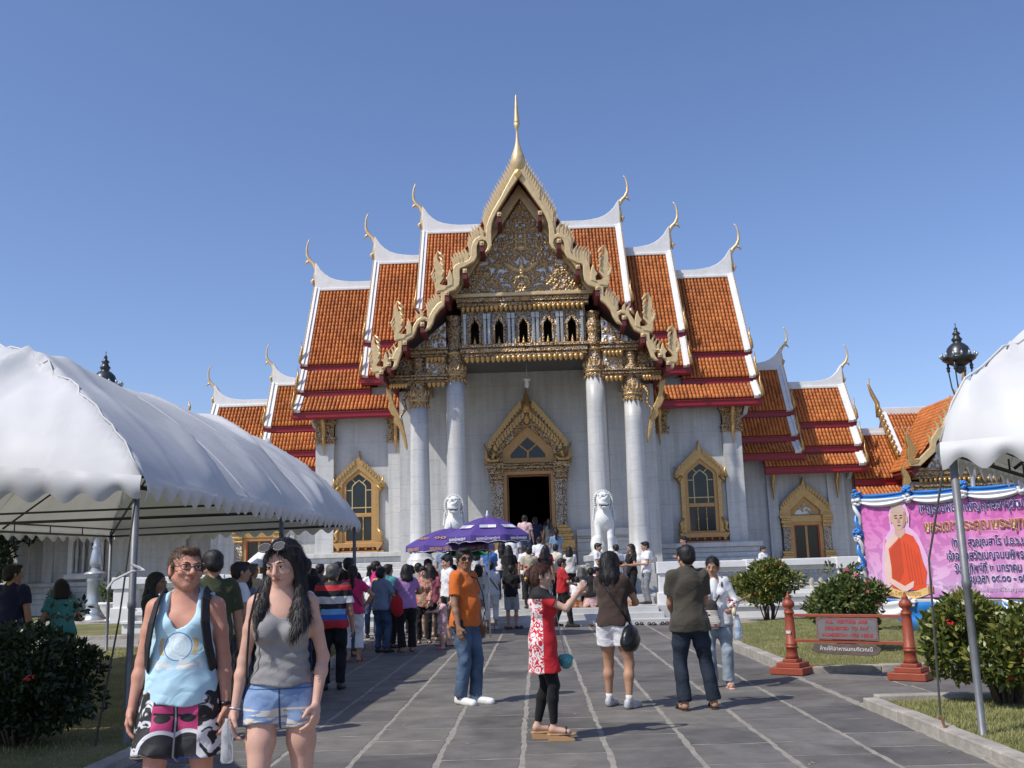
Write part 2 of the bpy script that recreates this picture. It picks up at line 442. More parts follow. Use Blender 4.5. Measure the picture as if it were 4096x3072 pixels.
def roof_segment(parent, off, s, xin, xout, Yr, Zr, tiers, rake=True, chofa=1.0, ridge_h=0.34, back=True, back_depth=None, xin_tiers=None, gable=True, rake_w=0.22, spikes=True):
    """one step of a telescoping roof: ridge along x at Yr, tiers = [(Ytop,Ztop,Ybot,Zbot,band_h)] facing -Y, outer end at xout on side s"""
    a, b = (xin, xout)
    sh = MB()
    for k, (yt, zt, yb, zb, bh) in enumerate(tiers):
        xa = a if xin_tiers is None else xin_tiers[k]
        sh.add([(s*xa, yt, zt), (s*b, yt, zt), (s*b, yb, zb), (s*xa, yb, zb), (s*xa, yt+.12, zt-.12), (s*b, yt+.12, zt-.12), (s*b, yb+.1, zb-.14), (s*xa, yb+.1, zb-.14)],
               [(0,1,2,3),(4,7,6,5),(0,4,5,1),(3,2,6,7),(1,5,6,2),(0,3,7,4)])
        if back and k == 0:
            bd = back_depth or (2*Yr - tiers[-1][2])
            sh.add([(s*a, yt+.02, zt), (s*b, yt+.02, zt), (s*b, bd, tiers[-1][3]), (s*a, bd, tiers[-1][3])], [(0,1,2,3)])
    root = sh.build('roof', TILE_UNDER, parent, off)
    for k, (yt, zt, yb, zb, bh) in enumerate(tiers):
        xa = a if xin_tiers is None else xin_tiers[k]
        p = [(s*xa, yt, zt), (s*(b-rake_w*0.8), yt, zt), (s*(b-rake_w*0.8), yb, zb), (s*xa, yb, zb)]
        if s < 0: p = [p[1], p[0], p[3], p[2]]
        make_tiles(p[0], p[1], p[2], p[3], 'roof_tiles', root, off)
        # red eave board with a lower fillet
        e = MB(); xo = b + 0.12
        e.box(min(s*xa, s*xo), max(s*xa, s*xo), yb+0.02, yb+0.2, zb-0.06-bh, zb-0.06)
        e.box(min(s*xa, s*(xo+.02)), max(s*xa, s*(xo+.02)), yb-0.02, yb+0.16, zb-0.09, zb-0.035)
        e.box(min(s*xa, s*xo), max(s*xa, s*xo), yb+0.06, yb+0.24, zb-0.06-bh-.05, zb-0.06-bh*.6)
        e.build('eave_board', RED_LAC, root, off, bevel=0.012)
        if rake:
            d = Vector((0, yb-yt, zb-zt)).normalized(); n = Vector((0, -d.z, d.y))
            if n.z < 0: n = -n
            w = MB()
            for (o1, w1, h1) in ((rake_w/2, rake_w, 0.13), (0.05, 0.1, 0.19)):
                c0 = Vector((s*(b-o1+.03), yt, zt)) + n*(h1/2+.0); c1 = Vector((s*(b-o1+.03), yb, zb)) + n*(h1/2) + d*0.1
                w.beam(c0, c1, w1, h1, up=n)
            w.build('rake_board', WHITE, root, off, bevel=0.01)
            g = MB(); L = math.hypot(yb-yt, zb-zt); nt_ = max(2, int(L/0.16))
            for q in range(nt_):
                p0 = Vector((s*(b+.06), yt, zt)) + d*((q+.5)*L/nt_)
                g.tube([p0 + n*0.02, p0 + n*0.12 - d*0.03, p0 + n*0.20 - d*0.12], [0.035,0.04,0.008], 5)
            g.build('rake_teeth', GOLD, root, off, kind='stuff')
            if spikes:
                sp = MB(); p0 = Vector((s*(b+.05), yb, zb))
                sp.tube([p0 + Vector((0,.02,0)), p0 + Vector((s*.05,-.08,.12)), p0 + Vector((s*.04,-.1,.35)), p0 + Vector((s*.0,-.04,.62)), p0 + Vector((s*.04,0,.95))], [.06,.08,.06,.035,.006], 6)
                sp.build('rake_end_finial', GOLD_B, root, off, smooth=True)
    # ridge, curved end and finial
    yt, zt = tiers[0][0], tiers[0][1]
    r = MB(); hr = ridge_h; y0, y1 = yt-.1, yt+.14
    xs = [a, b-1.5*chofa, b-1.15*chofa, b-.85*chofa, b-.6*chofa, b-.4*chofa, b-.22*chofa, b-.08*chofa, b+.03*chofa]
    if xs[0] > xs[1]: xs[0] = xs[1]-.05
    top = [hr, hr, hr+.04*chofa, hr+.1*chofa, hr+.2*chofa, hr+.34*chofa, hr+.52*chofa, hr+.74*chofa, hr+.88*chofa]
    pts = [(s*x, zt-.05) for x in xs] + [(s*x, zt-.05+t) for x, t in reversed(list(zip(xs, top)))]
    r.plate(pts, y0, y1)
    r.box(min(s*a, s*(b)), max(s*a, s*(b)), yt-.17, yt-.02, zt-.09, zt+.02)
    r.build('ridge', WHITE, root, off, bevel=0.02)
    if chofa:
        c = chofa; f = MB(); bx, bz = b+.0, zt-.05+hr
        path = [(bx-.04, bz-.25), (bx+.02, bz+.25*c), (bx+.0, bz+.62*c), (bx+.14*c, bz+.86*c), (bx+.31*c, bz+1.02*c), (bx+.41*c, bz+1.25*c), (bx+.42*c, bz+1.5*c), (bx+.39*c, bz+1.72*c), (bx+.33*c, bz+1.88*c), (bx+.26*c, bz+1.96*c)]
        rad = [.09,.12*c,.10*c,.085*c,.075*c,.058*c,.045*c,.036*c,.028*c,.01]
        f.tube([(s*p[0], yt+.02, p[1]) for p in path], rad, 8)
        f.tube([(s*(bx+.3*c), yt+.02, bz+1.0*c), (s*(bx+.42*c), yt+.02, bz+.93*c), (s*(bx+.5*c), yt+.02, bz+.8*c)], [.07*c,.05*c,.008], 6)
        f.tube([(s*(bx+.06), yt+.02, bz+.2*c), (s*(bx+.18*c), yt+.02, bz+.1*c), (s*(bx+.12*c), yt+.02, bz-.12*c)], [.06*c,.08*c,.02], 6)
        f.build('ridge_finial', GOLD, root, off, smooth=True)
    if gable and rake:
        gw = MB(); bd = back_depth or (2*Yr - tiers[-1][2])
        prof = [(tiers[0][0], zt-.1)] + [(t[2]+.25, t[3]-.1) for t in tiers] + [(tiers[-1][2]+.9, tiers[-1][3]-.5), (bd-.9, tiers[-1][3]-.5), (bd-.2, tiers[-1][3]-.1)]
        gw.plate(prof, 0, 0.15, tf=lambda x, y, z: (s*(b-.45)+y, x, z))
        gw.build('gable_wall', MARBLE, root, off)
    return root

# ------------------------------------------------------------------ ornament shapes
def leaf_mesh(name, w=0.12, h=0.4, lean=0.1, th=0.06):
    mb = MB()
    L = [(-w*.35,0),(-w*.5,h*.25),(-w*.42,h*.5),(-w*.1+lean*.4,h*.75),(lean,h),(w*.3+lean*.5,h*.72),(w*.5,h*.45),(w*.5,h*.2),(w*.35,0)]
    mb.plate(L, -th/2, th/2)
    mb.plate([(x*.5, z*.8+h*.05) for x, z in L], -th*.85, -th/2+.002)
    return mb.mesh(name)
LEAF_TOOTH = leaf_mesh('tooth', 0.17, 0.56, 0.17, 0.09)
LEAF_SMALL = leaf_mesh('leaf', 0.13, 0.26, 0.05, 0.07)
LEAF_MID = leaf_mesh('leaf', 0.15, 0.34, 0.06, 0.08)
pm = MB(); pm.lathe([(0.03,0),(0.075,-0.02),(0.085,-0.07),(0.06,-0.13),(0.03,-0.17),(0.004,-0.2)], 8)
PENDANT = pm.mesh('pendant', smooth=True)
pm = MB(); pm.lathe([(0.05,0),(0.055,0.04),(0.03,0.07),(0.04,0.1),(0.018,0.15),(0.004,0.24)], 8)
SPIRELET = pm.mesh('spirelet', smooth=True)
def place(me, name, mat, parent, off, p, ry=0.0, sc=1.0, sx=1.0):
    return obj(name, me, mat, parent, loc=(p[0]-off[0], p[1]-off[1], p[2]-off[2]), rot=(0, ry, 0), scale=(sc*sx, sc, sc))

def column(parent, off, x, Y, z0, zc, r0, r1, ztop, upper=None):
    """marble shaft from z0 to zc with a tall gilt lotus capital up to ztop"""
    mb = MB(); h = zc-z0
    prof = [(r0*1.45, 0), (r0*1.45, .16), (r0*1.25, .2), (r0*1.3, .3), (r0*1.1, .38), (r0, .42)]
    for k in range(1, 7): prof.append((r0 + (r1-r0)*k/6, .42 + (h-.42)*k/6))
    mb.lathe(prof, 28, (x, Y, z0))
    c = mb.build('column', MARBLE, parent, off, smooth=True)
    cp = MB(); H = ztop-zc
    cp.lathe([(r1*1.04,-.02),(r1*1.1,.0),(r1*1.12,.06),(r1*1.05,.1),(r1*1.18,.13),(r1*1.16,.2),(r1*1.22,.26),(r1*1.25,.34),(r1*1.05,.5),(r1*.92,.7),(r1*.95,.86),(r1*1.0,.92),(r1*.85,.96),(r1*.8,H)], 24, (x, Y, zc), flute=0.04, nf=12)
    cp.build('capital', MOSAIC, c, off, smooth=True)
    rg = MB(); rg.lathe([(r1*1.17,.12),(r1*1.25,.15),(r1*1.17,.19)], 24, (x,Y,zc), cap=False)
    rg.lathe([(r1*1.02,.86),(r1*1.12,.9),(r1*1.0,.95)], 24, (x,Y,zc), cap=False); rg.build('capital_rings', GOLD_B, c, off, smooth=True, kind='stuff')
    pe = MB()
    for k in range(16):
        a = 2*math.pi*k/16; ca, sa = math.cos(a), math.sin(a); rr = r1*1.06
        for zz, hh, up in ((zc+.02, -.14, 0), (zc+.3, .22, .02)):
            q = rr+up+.02; w = .062
            pe.add([(x+ca*q-sa*w, Y+sa*q+ca*w, zz), (x+ca*q+sa*w, Y+sa*q-ca*w, zz), (x+ca*(q+.02), Y+sa*(q+.02), zz+hh), (x+ca*(q+.045), Y+sa*(q+.045), zz+hh*.3)], [(0,1,3),(1,2,3),(2,0,3)])
    pe.build('capital_petals', GOLD_B, c, off, kind='stuff')
    if upper:
        z = ztop; up = MB(); pr = []
        while z < upper-.05:
            H2 = min(.62, upper-z)
            pr += [(r1*.8, z-ztop), (r1*.98, z-ztop+H2*.12), (r1*.9, z-ztop+H2*.35), (r1*.72, z-ztop+H2*.6), (r1*.85, z-ztop+H2*.85), (r1*.92, z-ztop+H2*.95)]
            z += H2
        up.lathe(pr, 20, (x, Y, ztop), flute=0.05, nf=10); up.build('upper_capital', MOSAIC, c, off, smooth=True)
    return c

def moulding(parent, off, x0, x1, Y, z0, z1, name='cornice', mat=None, sides=True):
    mb = MB(); H = z1-z0
    for f0, f1, o in ((0,.16,.06),(.16,.3,.02),(.3,.62,.1),(.62,.74,.05),(.74,1,.14)):
        mb.box(x0-o*.5, x1+o*.5, Y-o, Y+.25, z0+H*f0, z0+H*f1)
    return mb.build(name, mat or MOSAIC, parent, off, bevel=0.012)

def relief_panel(parent, off, poly, Y, name, seed=0, res=0.02, amp=0.12, centre=None):
    """a carved panel: a real height field of curling leaves inside a polygon"""
    xs = [p[0] for p in poly]; zs = [p[1] for p in poly]
    x = np.arange(min(xs), max(xs)+res, res); z = np.arange(min(zs), max(zs)+res, res)
    Xg, Zg = np.meshgrid(x, z)
    rg = np.random.default_rng(seed)
    ins = np.zeros(Xg.shape, bool); n = len(poly)
    for i in range(n):
        x1, z1 = poly[i]; x2, z2 = poly[(i+1) % n]
        if z1 == z2: continue
        c = ((z1 > Zg) != (z2 > Zg)) & (Xg < (x2-x1)*(Zg-z1)/(z2-z1)+x1)
        ins ^= c
    H = np.zeros(Xg.shape)
    U = np.abs(Xg) if centre is not None else Xg
    area = (max(xs)-min(xs))*(max(zs)-min(zs))
    for k in range(int(area*85)):
        cx, cz = rg.uniform(0 if centre is not None else min(xs), max(xs)), rg.uniform(min(zs), max(zs))
        r = rg.uniform(.05,.14); ph = rg.uniform(0, 6.28); tw = rg.choice([-1,1])*rg.uniform(22,40)
        dx, dz = U-cx, Zg-cz; d = np.hypot(dx, dz); a = np.arctan2(dz, dx)
        sp = np.cos(a*1.0 + tw*d + ph)
        bump = np.clip(1-(d/r)**2, 0, 1)*(0.55+0.45*sp)
        H = np.maximum(H, bump*rg.uniform(.6,1))
    if centre is not None:
        cx, cz = centre
        def blob(px, pz, rx, rz, ang, h):
            dx, dz = Xg-cx-px, Zg-cz-pz; ca, sa = math.cos(ang), math.sin(ang)
            u, v = dx*ca+dz*sa, -dx*sa+dz*ca
            return h*np.sqrt(np.clip(1-(u/rx)**2-(v/rz)**2, 0, 1))
        # seated figure above a spread-winged bird
        S = [(0,0,.13,.25,0,1.6),(0,.3,.08,.11,0,1.7),(0,.46,.03,.16,0,1.6),(0,.6,.012,.12,0,1.4),(.16,.02,.2,.045,.5,1.4),(-.16,.02,.2,.045,-.5,1.4),
             (.36,.1,.34,.1,.62,1.3),(-.36,.1,.34,.1,-.62,1.3),(.14,-.28,.2,.08,-.4,1.4),(-.14,-.28,.2,.08,.4,1.4),(.24,-.45,.05,.16,.3,1.3),(-.24,-.45,.05,.16,-.3,1.3)]
        K = np.zeros(Xg.shape)
        for b in S: K = np.maximum(K, blob(*b))
        fe = (np.sin(np.hypot(Xg-cx, Zg-cz+.35)*70)*.12+1)
        H = np.where(K > .15, K*fe, H)
        for sg in (-1,1):
            H = np.maximum(H, blob(sg*.16, 1.1, .07, .42, 0, 1.0)*(1+.2*np.sin(Zg*60)))
        H = np.maximum(H, blob(.02, .78, .2, .12, 0, 1.2))
    H = np.minimum(H, 1.7)
    idx = -np.ones(Xg.shape, int); ii = np.argwhere(ins); idx[ins] = np.arange(len(ii))
    V = np.stack([Xg[ins]-off[0], np.full(len(ii), Y-off[1]) - H[ins]*amp, Zg[ins]-off[2]], 1)
    q = ins[:-1,:-1] & ins[1:,:-1] & ins[:-1,1:] & ins[1:,1:]
    jj = np.argwhere(q)
    F = [(int(idx[i,j]), int(idx[i,j+1]), int(idx[i+1,j+1]), int(idx[i+1,j])) for i, j in jj]
    me = bpy.data.meshes.new(name); me.from_pydata(V.tolist(), [], F)
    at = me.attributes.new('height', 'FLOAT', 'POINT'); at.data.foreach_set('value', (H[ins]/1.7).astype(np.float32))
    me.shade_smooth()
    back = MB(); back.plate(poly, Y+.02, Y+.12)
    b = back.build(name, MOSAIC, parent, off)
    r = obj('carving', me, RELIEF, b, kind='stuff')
    return b

# ------------------------------------------------------------------ the temple
temple = thing('temple_hall', 'white marble temple hall with stepped orange tiled roofs and gilded front gable', 'temple', (X0, TY, 0))
def tbuild(mb, name, mat, parent=None, **k): return mb.build(name, mat, parent or temple, TOFF, **k)

# main roof, three steps on each side
C_T = [(39.55,13.05,37.35,9.42,.22),(37.35,9.12,36.78,8.30,.2),(36.80,8.0,36.2,7.42,.2)]
B_T = [(39.55,14.1,37.2,10.25,.22),(37.2,9.9,36.55,8.75,.22)]
A_T = [(39.55,15.35,37.1,11.4,.22),(37.1,11.05,36.5,10.0,.22)]
for s in (-1, 1):
    roof_segment(temple, TOFF, s, 5.9, 8.6, 39.55, 13.3, C_T, xin_tiers=[5.9,5.9,4.6])
    roof_segment(temple, TOFF, s, 3.9, 6.12, 39.55, 14.4, B_T, back_depth=43.0)
    roof_segment(temple, TOFF, s, 0.0, 4.1, 39.55, 15.65, A_T, back_depth=43.2)

# body walls
for s in (-1, 1):
    w = MB(); w.box(min(s*4.55, s*7.95), max(s*4.55, s*7.95), 37.1, 42.0, 0.6, 8.4); tbuild(w, 'wall', MARBLE)
# pilasters with gilt capitals and hanging brackets, plinth steps
for s in (-1, 1):
    for xa, xb in ((4.62, 5.25), (7.3, 7.99)):
        p = MB(); p.box(min(s*xa, s*xb), max(s*xa, s*xb), 36.88, 37.12, 2.0, 7.2); pil = tbuild(p, 'pilaster', MARBLE, bevel=0.015)
        c = MB(); xm = s*(xa+xb)/2; hw = (xb-xa)/2
        for z0, z1, o in ((6.25,6.32,.05),(6.32,6.42,.02),(6.42,6.5,.07),(6.5,6.95,.0),(6.95,7.05,.05),(7.05,7.32,.09)):
            c.box(xm-hw-o, xm+hw+o, 36.84-o, 37.1, z0, z1)
        tbuild(c, 'pilaster_capital', MOSAIC, pil, bevel=0.01)
        b = MB(); b.tube([(xm, 36.35, 7.3), (xm, 36.5, 7.0), (xm, 36.72, 6.7), (xm, 36.62, 6.4), (xm, 36.72, 6.15), (xm, 36.78, 5.8)], [.05,.09,.08,.07,.05,.01], 8)
        tbuild(b, 'eave_bracket', GOLD_B, pil, smooth=True)
    st = MB()
    for z0, z1, o in ((.62,1.0,.75),(1.0,1.2,.62),(1.2,1.45,.5),(1.45,1.62,.58),(1.62,1.8,.4),(1.8,2.0,.3),(2.0,2.17,.42)):
        st.box(min(s*(4.4-0), s*(8.0+o)), max(s*4.4, s*(8.0+o)), 36.9-o, 42+o, z0, z1)
    tbuild(st, 'plinth', MARBLE, bevel=0.02)

def pointed(w, z0, zs, zt, cusp=0.0, n=6):
    """pointed arch outline from the left foot over the tip to the right foot"""
    L = [(-w, z0), (-w, zs)]
    for k in range(1, n):
        t = k/n
        x = -w*(1-t)**(0.9); z = zs + (zt-zs)*(t**0.95) + cusp*math.sin(math.pi*t)
        L.append((x, z))
    L.append((0, zt))
    return L + [(-x, z) for x, z in reversed(L[:-1])]
def shift(L, dx): return [(x+dx, z) for x, z in L]

def arch_leaves(parent, off, cx, Y, path, n, me, mat, sc=1.0, name='leaf_ornament'):
    """leaf pieces standing along an arch flank, mirrored left and right"""
    P = [Vector((a, b)) for a, b in path]; seg = [(P[i+1]-P[i]).length for i in range(len(P)-1)]; T = sum(seg)
    for sgn in (-1, 1):
        for k in range(n):
            d = (k+.5)*T/n; i = 0
            while i < len(seg)-1 and d > seg[i]: d -= seg[i]; i += 1
            q = P[i] + (P[i+1]-P[i])*(d/seg[i]); t = (P[i+1]-P[i]).normalized()
            ang = math.atan2(t.x, t.y)      # direction up the flank
            # flank runs from the right foot up to the tip; leaves lean outward from it
            o = place(me, name, mat, parent, off, (cx+sgn*q.x, Y, q.y), ry=sgn*(ang*0.55+.5), sc=sc, sx=-sgn)

def temple_window(parent, off, cx, Y, zb=2.2):
    """gilt pointed window: surround, leaves, bars, panes, sill; zb = bottom of the sill"""
    d = zb-2.17
    S = lambda L: [(x+cx, z+d) for x, z in L]
    fr = MB()
    outer = [(-.86,2.5),(-.84,2.7),(-.76,3.0),(-.76,4.35),(-.9,4.45),(-.92,4.62),(-.8,4.8),(-.45,5.2),(-.12,5.5),(-.06,5.65),(0,5.95),(.06,5.65),(.12,5.5),(.45,5.2),(.8,4.8),(.92,4.62),(.9,4.45),(.76,4.35),(.76,3.0),(.84,2.7),(.86,2.5)]
    inner = [(-.6,2.52),(-.6,4.68),(-.5,4.82),(0,5.24),(.5,4.82),(.6,4.68),(.6,2.52)]
    fr.plate([S(outer), S(inner)[::-1]], Y-.16, Y+.0)
    W = fr.build('window', MOSAIC_S if False else GOLD_B, parent, off, bevel=0.015)
    f2 = MB()
    f2.plate([S([(-.62,2.5),(-.62,4.7),(-.5,4.86),(0,5.27),(.5,4.86),(.62,4.7),(.62,2.5)]), S([(-.47,2.58),(-.47,4.66),(-.4,4.76),(0,5.06),(.4,4.76),(.47,4.66),(.47,2.58)])[::-1]], Y-.1, Y+.0)
    f2.box(cx-.47, cx+.47, Y-.09, Y, 3.46+d, 3.6+d)
    f2.build('frame', GOLD_FRAME, W, off, bevel=0.012)
    br = MB()
    br.plate([S([(-.27,3.6),(-.27,4.6),(-.22,4.68),(0,4.85),(.22,4.68),(.27,4.6),(.27,3.6)]), S([(-.235,3.58),(-.235,4.585),(-.19,4.65),(0,4.81),(.19,4.65),(.235,4.585),(.235,3.58)])[::-1]], Y-.06, Y-.01)
    br.box(cx-.47, cx+.47, Y-.055, Y-.012, 3.79+d, 3.825+d)
    for sg in (-1,1):
        br.box(min(cx+sg*.27, cx+sg*.47), max(cx+sg*.27, cx+sg*.47), Y-.055, Y-.012, 4.44+d, 4.475+d)
        br.beam((cx+sg*.14, Y-.035, 4.74+d), (cx+sg*.27, Y-.035, 4.88+d), .035, .04, up=(0,1,0))
    br.build('glazing_bars', M('cream_gold', (0.6,0.45,0.22), .45, .3), W, off)
    for k, L in enumerate([[(-.235,3.83),(-.235,4.58),(-.19,4.65),(0,4.81),(.19,4.65),(.235,4.58),(.235,3.83)], [(-.47,3.83),(-.47,4.44),(-.27,4.44),(-.27,3.83)], [(.27,3.83),(.27,4.44),(.47,4.44),(.47,3.83)],
              [(-.47,4.475),(-.47,4.66),(-.4,4.76),(-.27,4.86),(-.14,4.74),(-.27,4.6),(-.27,4.475)], [(.27,4.475),(.27,4.6),(.14,4.74),(.27,4.86),(.4,4.76),(.47,4.66),(.47,4.475)],
              [(-.27,4.87),(0,5.06),(.27,4.87),(.14,4.76),(0,4.86),(-.14,4.76)], [(-.47,3.6),(-.47,3.79),(.47,3.79),(.47,3.6)], [(-.46,2.58),(-.46,3.46),(-.17,3.46),(-.17,2.58)], [(-.15,2.58),(-.15,3.46),(.15,3.46),(.15,2.58)], [(.17,2.58),(.17,3.46),(.46,3.46),(.46,2.58)]]):
        g = MB(); g.plate(S(L), Y-.03, Y-.008); g.build('pane', GLASS_D, W, off)
    for xx in (-.16, .16):
        m = MB(); m.lathe([(.02,0),(.035,.05),(.02,.12),(.02,.38),(.04,.44),(.02,.5),(.02,.76),(.035,.83),(.02,.88)], 8, (cx+xx, Y-.05, 2.58+d)); m.build('mullion', GOLD_B, W, off, smooth=True)
    sl = MB()
    sl.plate(S([(-.93,2.5),(-.86,2.36),(-.8,2.3),(-.76,2.22),(-.7,2.22),(-.68,2.33),(.68,2.33),(.7,2.22),(.76,2.22),(.8,2.3),(.86,2.36),(.93,2.5)]), Y-.34, Y)
    sl.box(cx-.96, cx+.96, Y-.3, Y, 2.13+d, 2.2+d)
    sl.build('sill', GOLD_FRAME, W, off, bevel=0.015)
    rb = MB(); rb.box(cx-.8, cx+.8, Y-.22, Y, 2.2+d, 2.33+d); rb.build('sill_band', RED_DARK, W, off)
    for xx in (-.55,-.28,0,.28,.55):
        place(PENDANT, 'pendant', GOLD_B, W, off, (cx+xx, Y-.24, 2.335+d), sc=.62)
    arch_leaves(W, off, cx, Y-.17, [(.84,4.6+d),(.74,4.82+d),(.45,5.1+d),(.12,5.42+d)], 8, LEAF_SMALL, GOLD_B, .95)
    for sg in (-1,1):
        cl = MB()
        cl.tube([(cx+sg*.7, Y-.2, 4.6+d), (cx+sg*.86, Y-.24, 4.42+d), (cx+sg*.95, Y-.22, 4.55+d), (cx+sg*.9, Y-.2, 4.8+d), (cx+sg*.96, Y-.18, 4.98+d)], [.06,.09,.07,.05,.01], 6)
        cl.tube([(cx+sg*.7, Y-.2, 3.05+d), (cx+sg*.84, Y-.24, 2.85+d), (cx+sg*.8, Y-.22, 2.65+d), (cx+sg*.9, Y-.2, 2.55+d)], [.03,.08,.06,.07], 6)
        cl.build('scroll', GOLD_B, W, off, smooth=True)
    return W
for s in (-1, 1): temple_window(temple, TOFF, s*6.38, 37.1)

# porch: floor, back wall with the doorway, side walls, ceiling
fl = MB(); fl.box(-4.5, 4.5, 31.7, 36.2, 0.5, 1.5); tbuild(fl, 'porch_floor', MARBLE, bevel=0.02)
dw = MB()
dw.plate([[(-2.95,1.5),(2.95,1.5),(2.95,8.62),(-2.95,8.62)], [(-.8,1.52),(-.8,4.8),(.8,4.8),(.8,1.52)]], 36.1, 36.5)
for s in (-1,1):
    dw.box(min(s*2.6, s*2.95), max(s*2.6, s*2.95), 35.9, 36.1, 1.5, 8.62)
    dw.box(min(s*2.95, s*4.6), max(s*2.95, s*4.6), 35.7, 37.3, 0.6, 8.4)
    dw.box(min(s*4.15, s*4.62), max(s*4.15, s*4.62), 35.45, 35.7, 1.5, 7.9)
tbuild(dw, 'porch_wall', MARBLE)
for s in (-1,1):
  for (ba, bb_, by) in ((1.66,2.6,36.1),(3.0,4.4,35.7)):
    bs = MB()
    for z0, z1, o in ((1.5,1.85,.26),(1.85,1.98,.2),(1.98,2.3,.14),(2.3,2.42,.18),(2.42,2.52,.12),(2.52,2.76,.24)):
        bs.box(min(s*ba, s*bb_), max(s*ba, s*bb_), by-o, by+.02, z0, z1)
    tbuild(bs, 'wall_base', MARBLE_GREY, bevel=0.015)
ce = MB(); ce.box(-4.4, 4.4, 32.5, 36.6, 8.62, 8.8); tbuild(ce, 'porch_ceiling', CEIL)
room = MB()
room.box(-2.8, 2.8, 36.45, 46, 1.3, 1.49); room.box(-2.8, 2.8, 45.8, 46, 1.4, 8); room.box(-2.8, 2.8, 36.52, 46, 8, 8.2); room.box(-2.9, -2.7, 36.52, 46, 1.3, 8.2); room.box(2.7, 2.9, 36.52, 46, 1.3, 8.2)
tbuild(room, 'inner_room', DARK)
lamp = MB(); lamp.tube([(0.05,34.3,8.62),(0.05,34.3,8.05)], .012, 6); lamp.lathe([(.02,.3),(.14,.26),(.15,.22),(.07,.2),(.075,.0),(.03,-.06)], 12, (.05,34.3,7.75)); tbuild(lamp, 'hanging_lamp', M('lamp_white', (.7,.7,.68), .4), smooth=True)

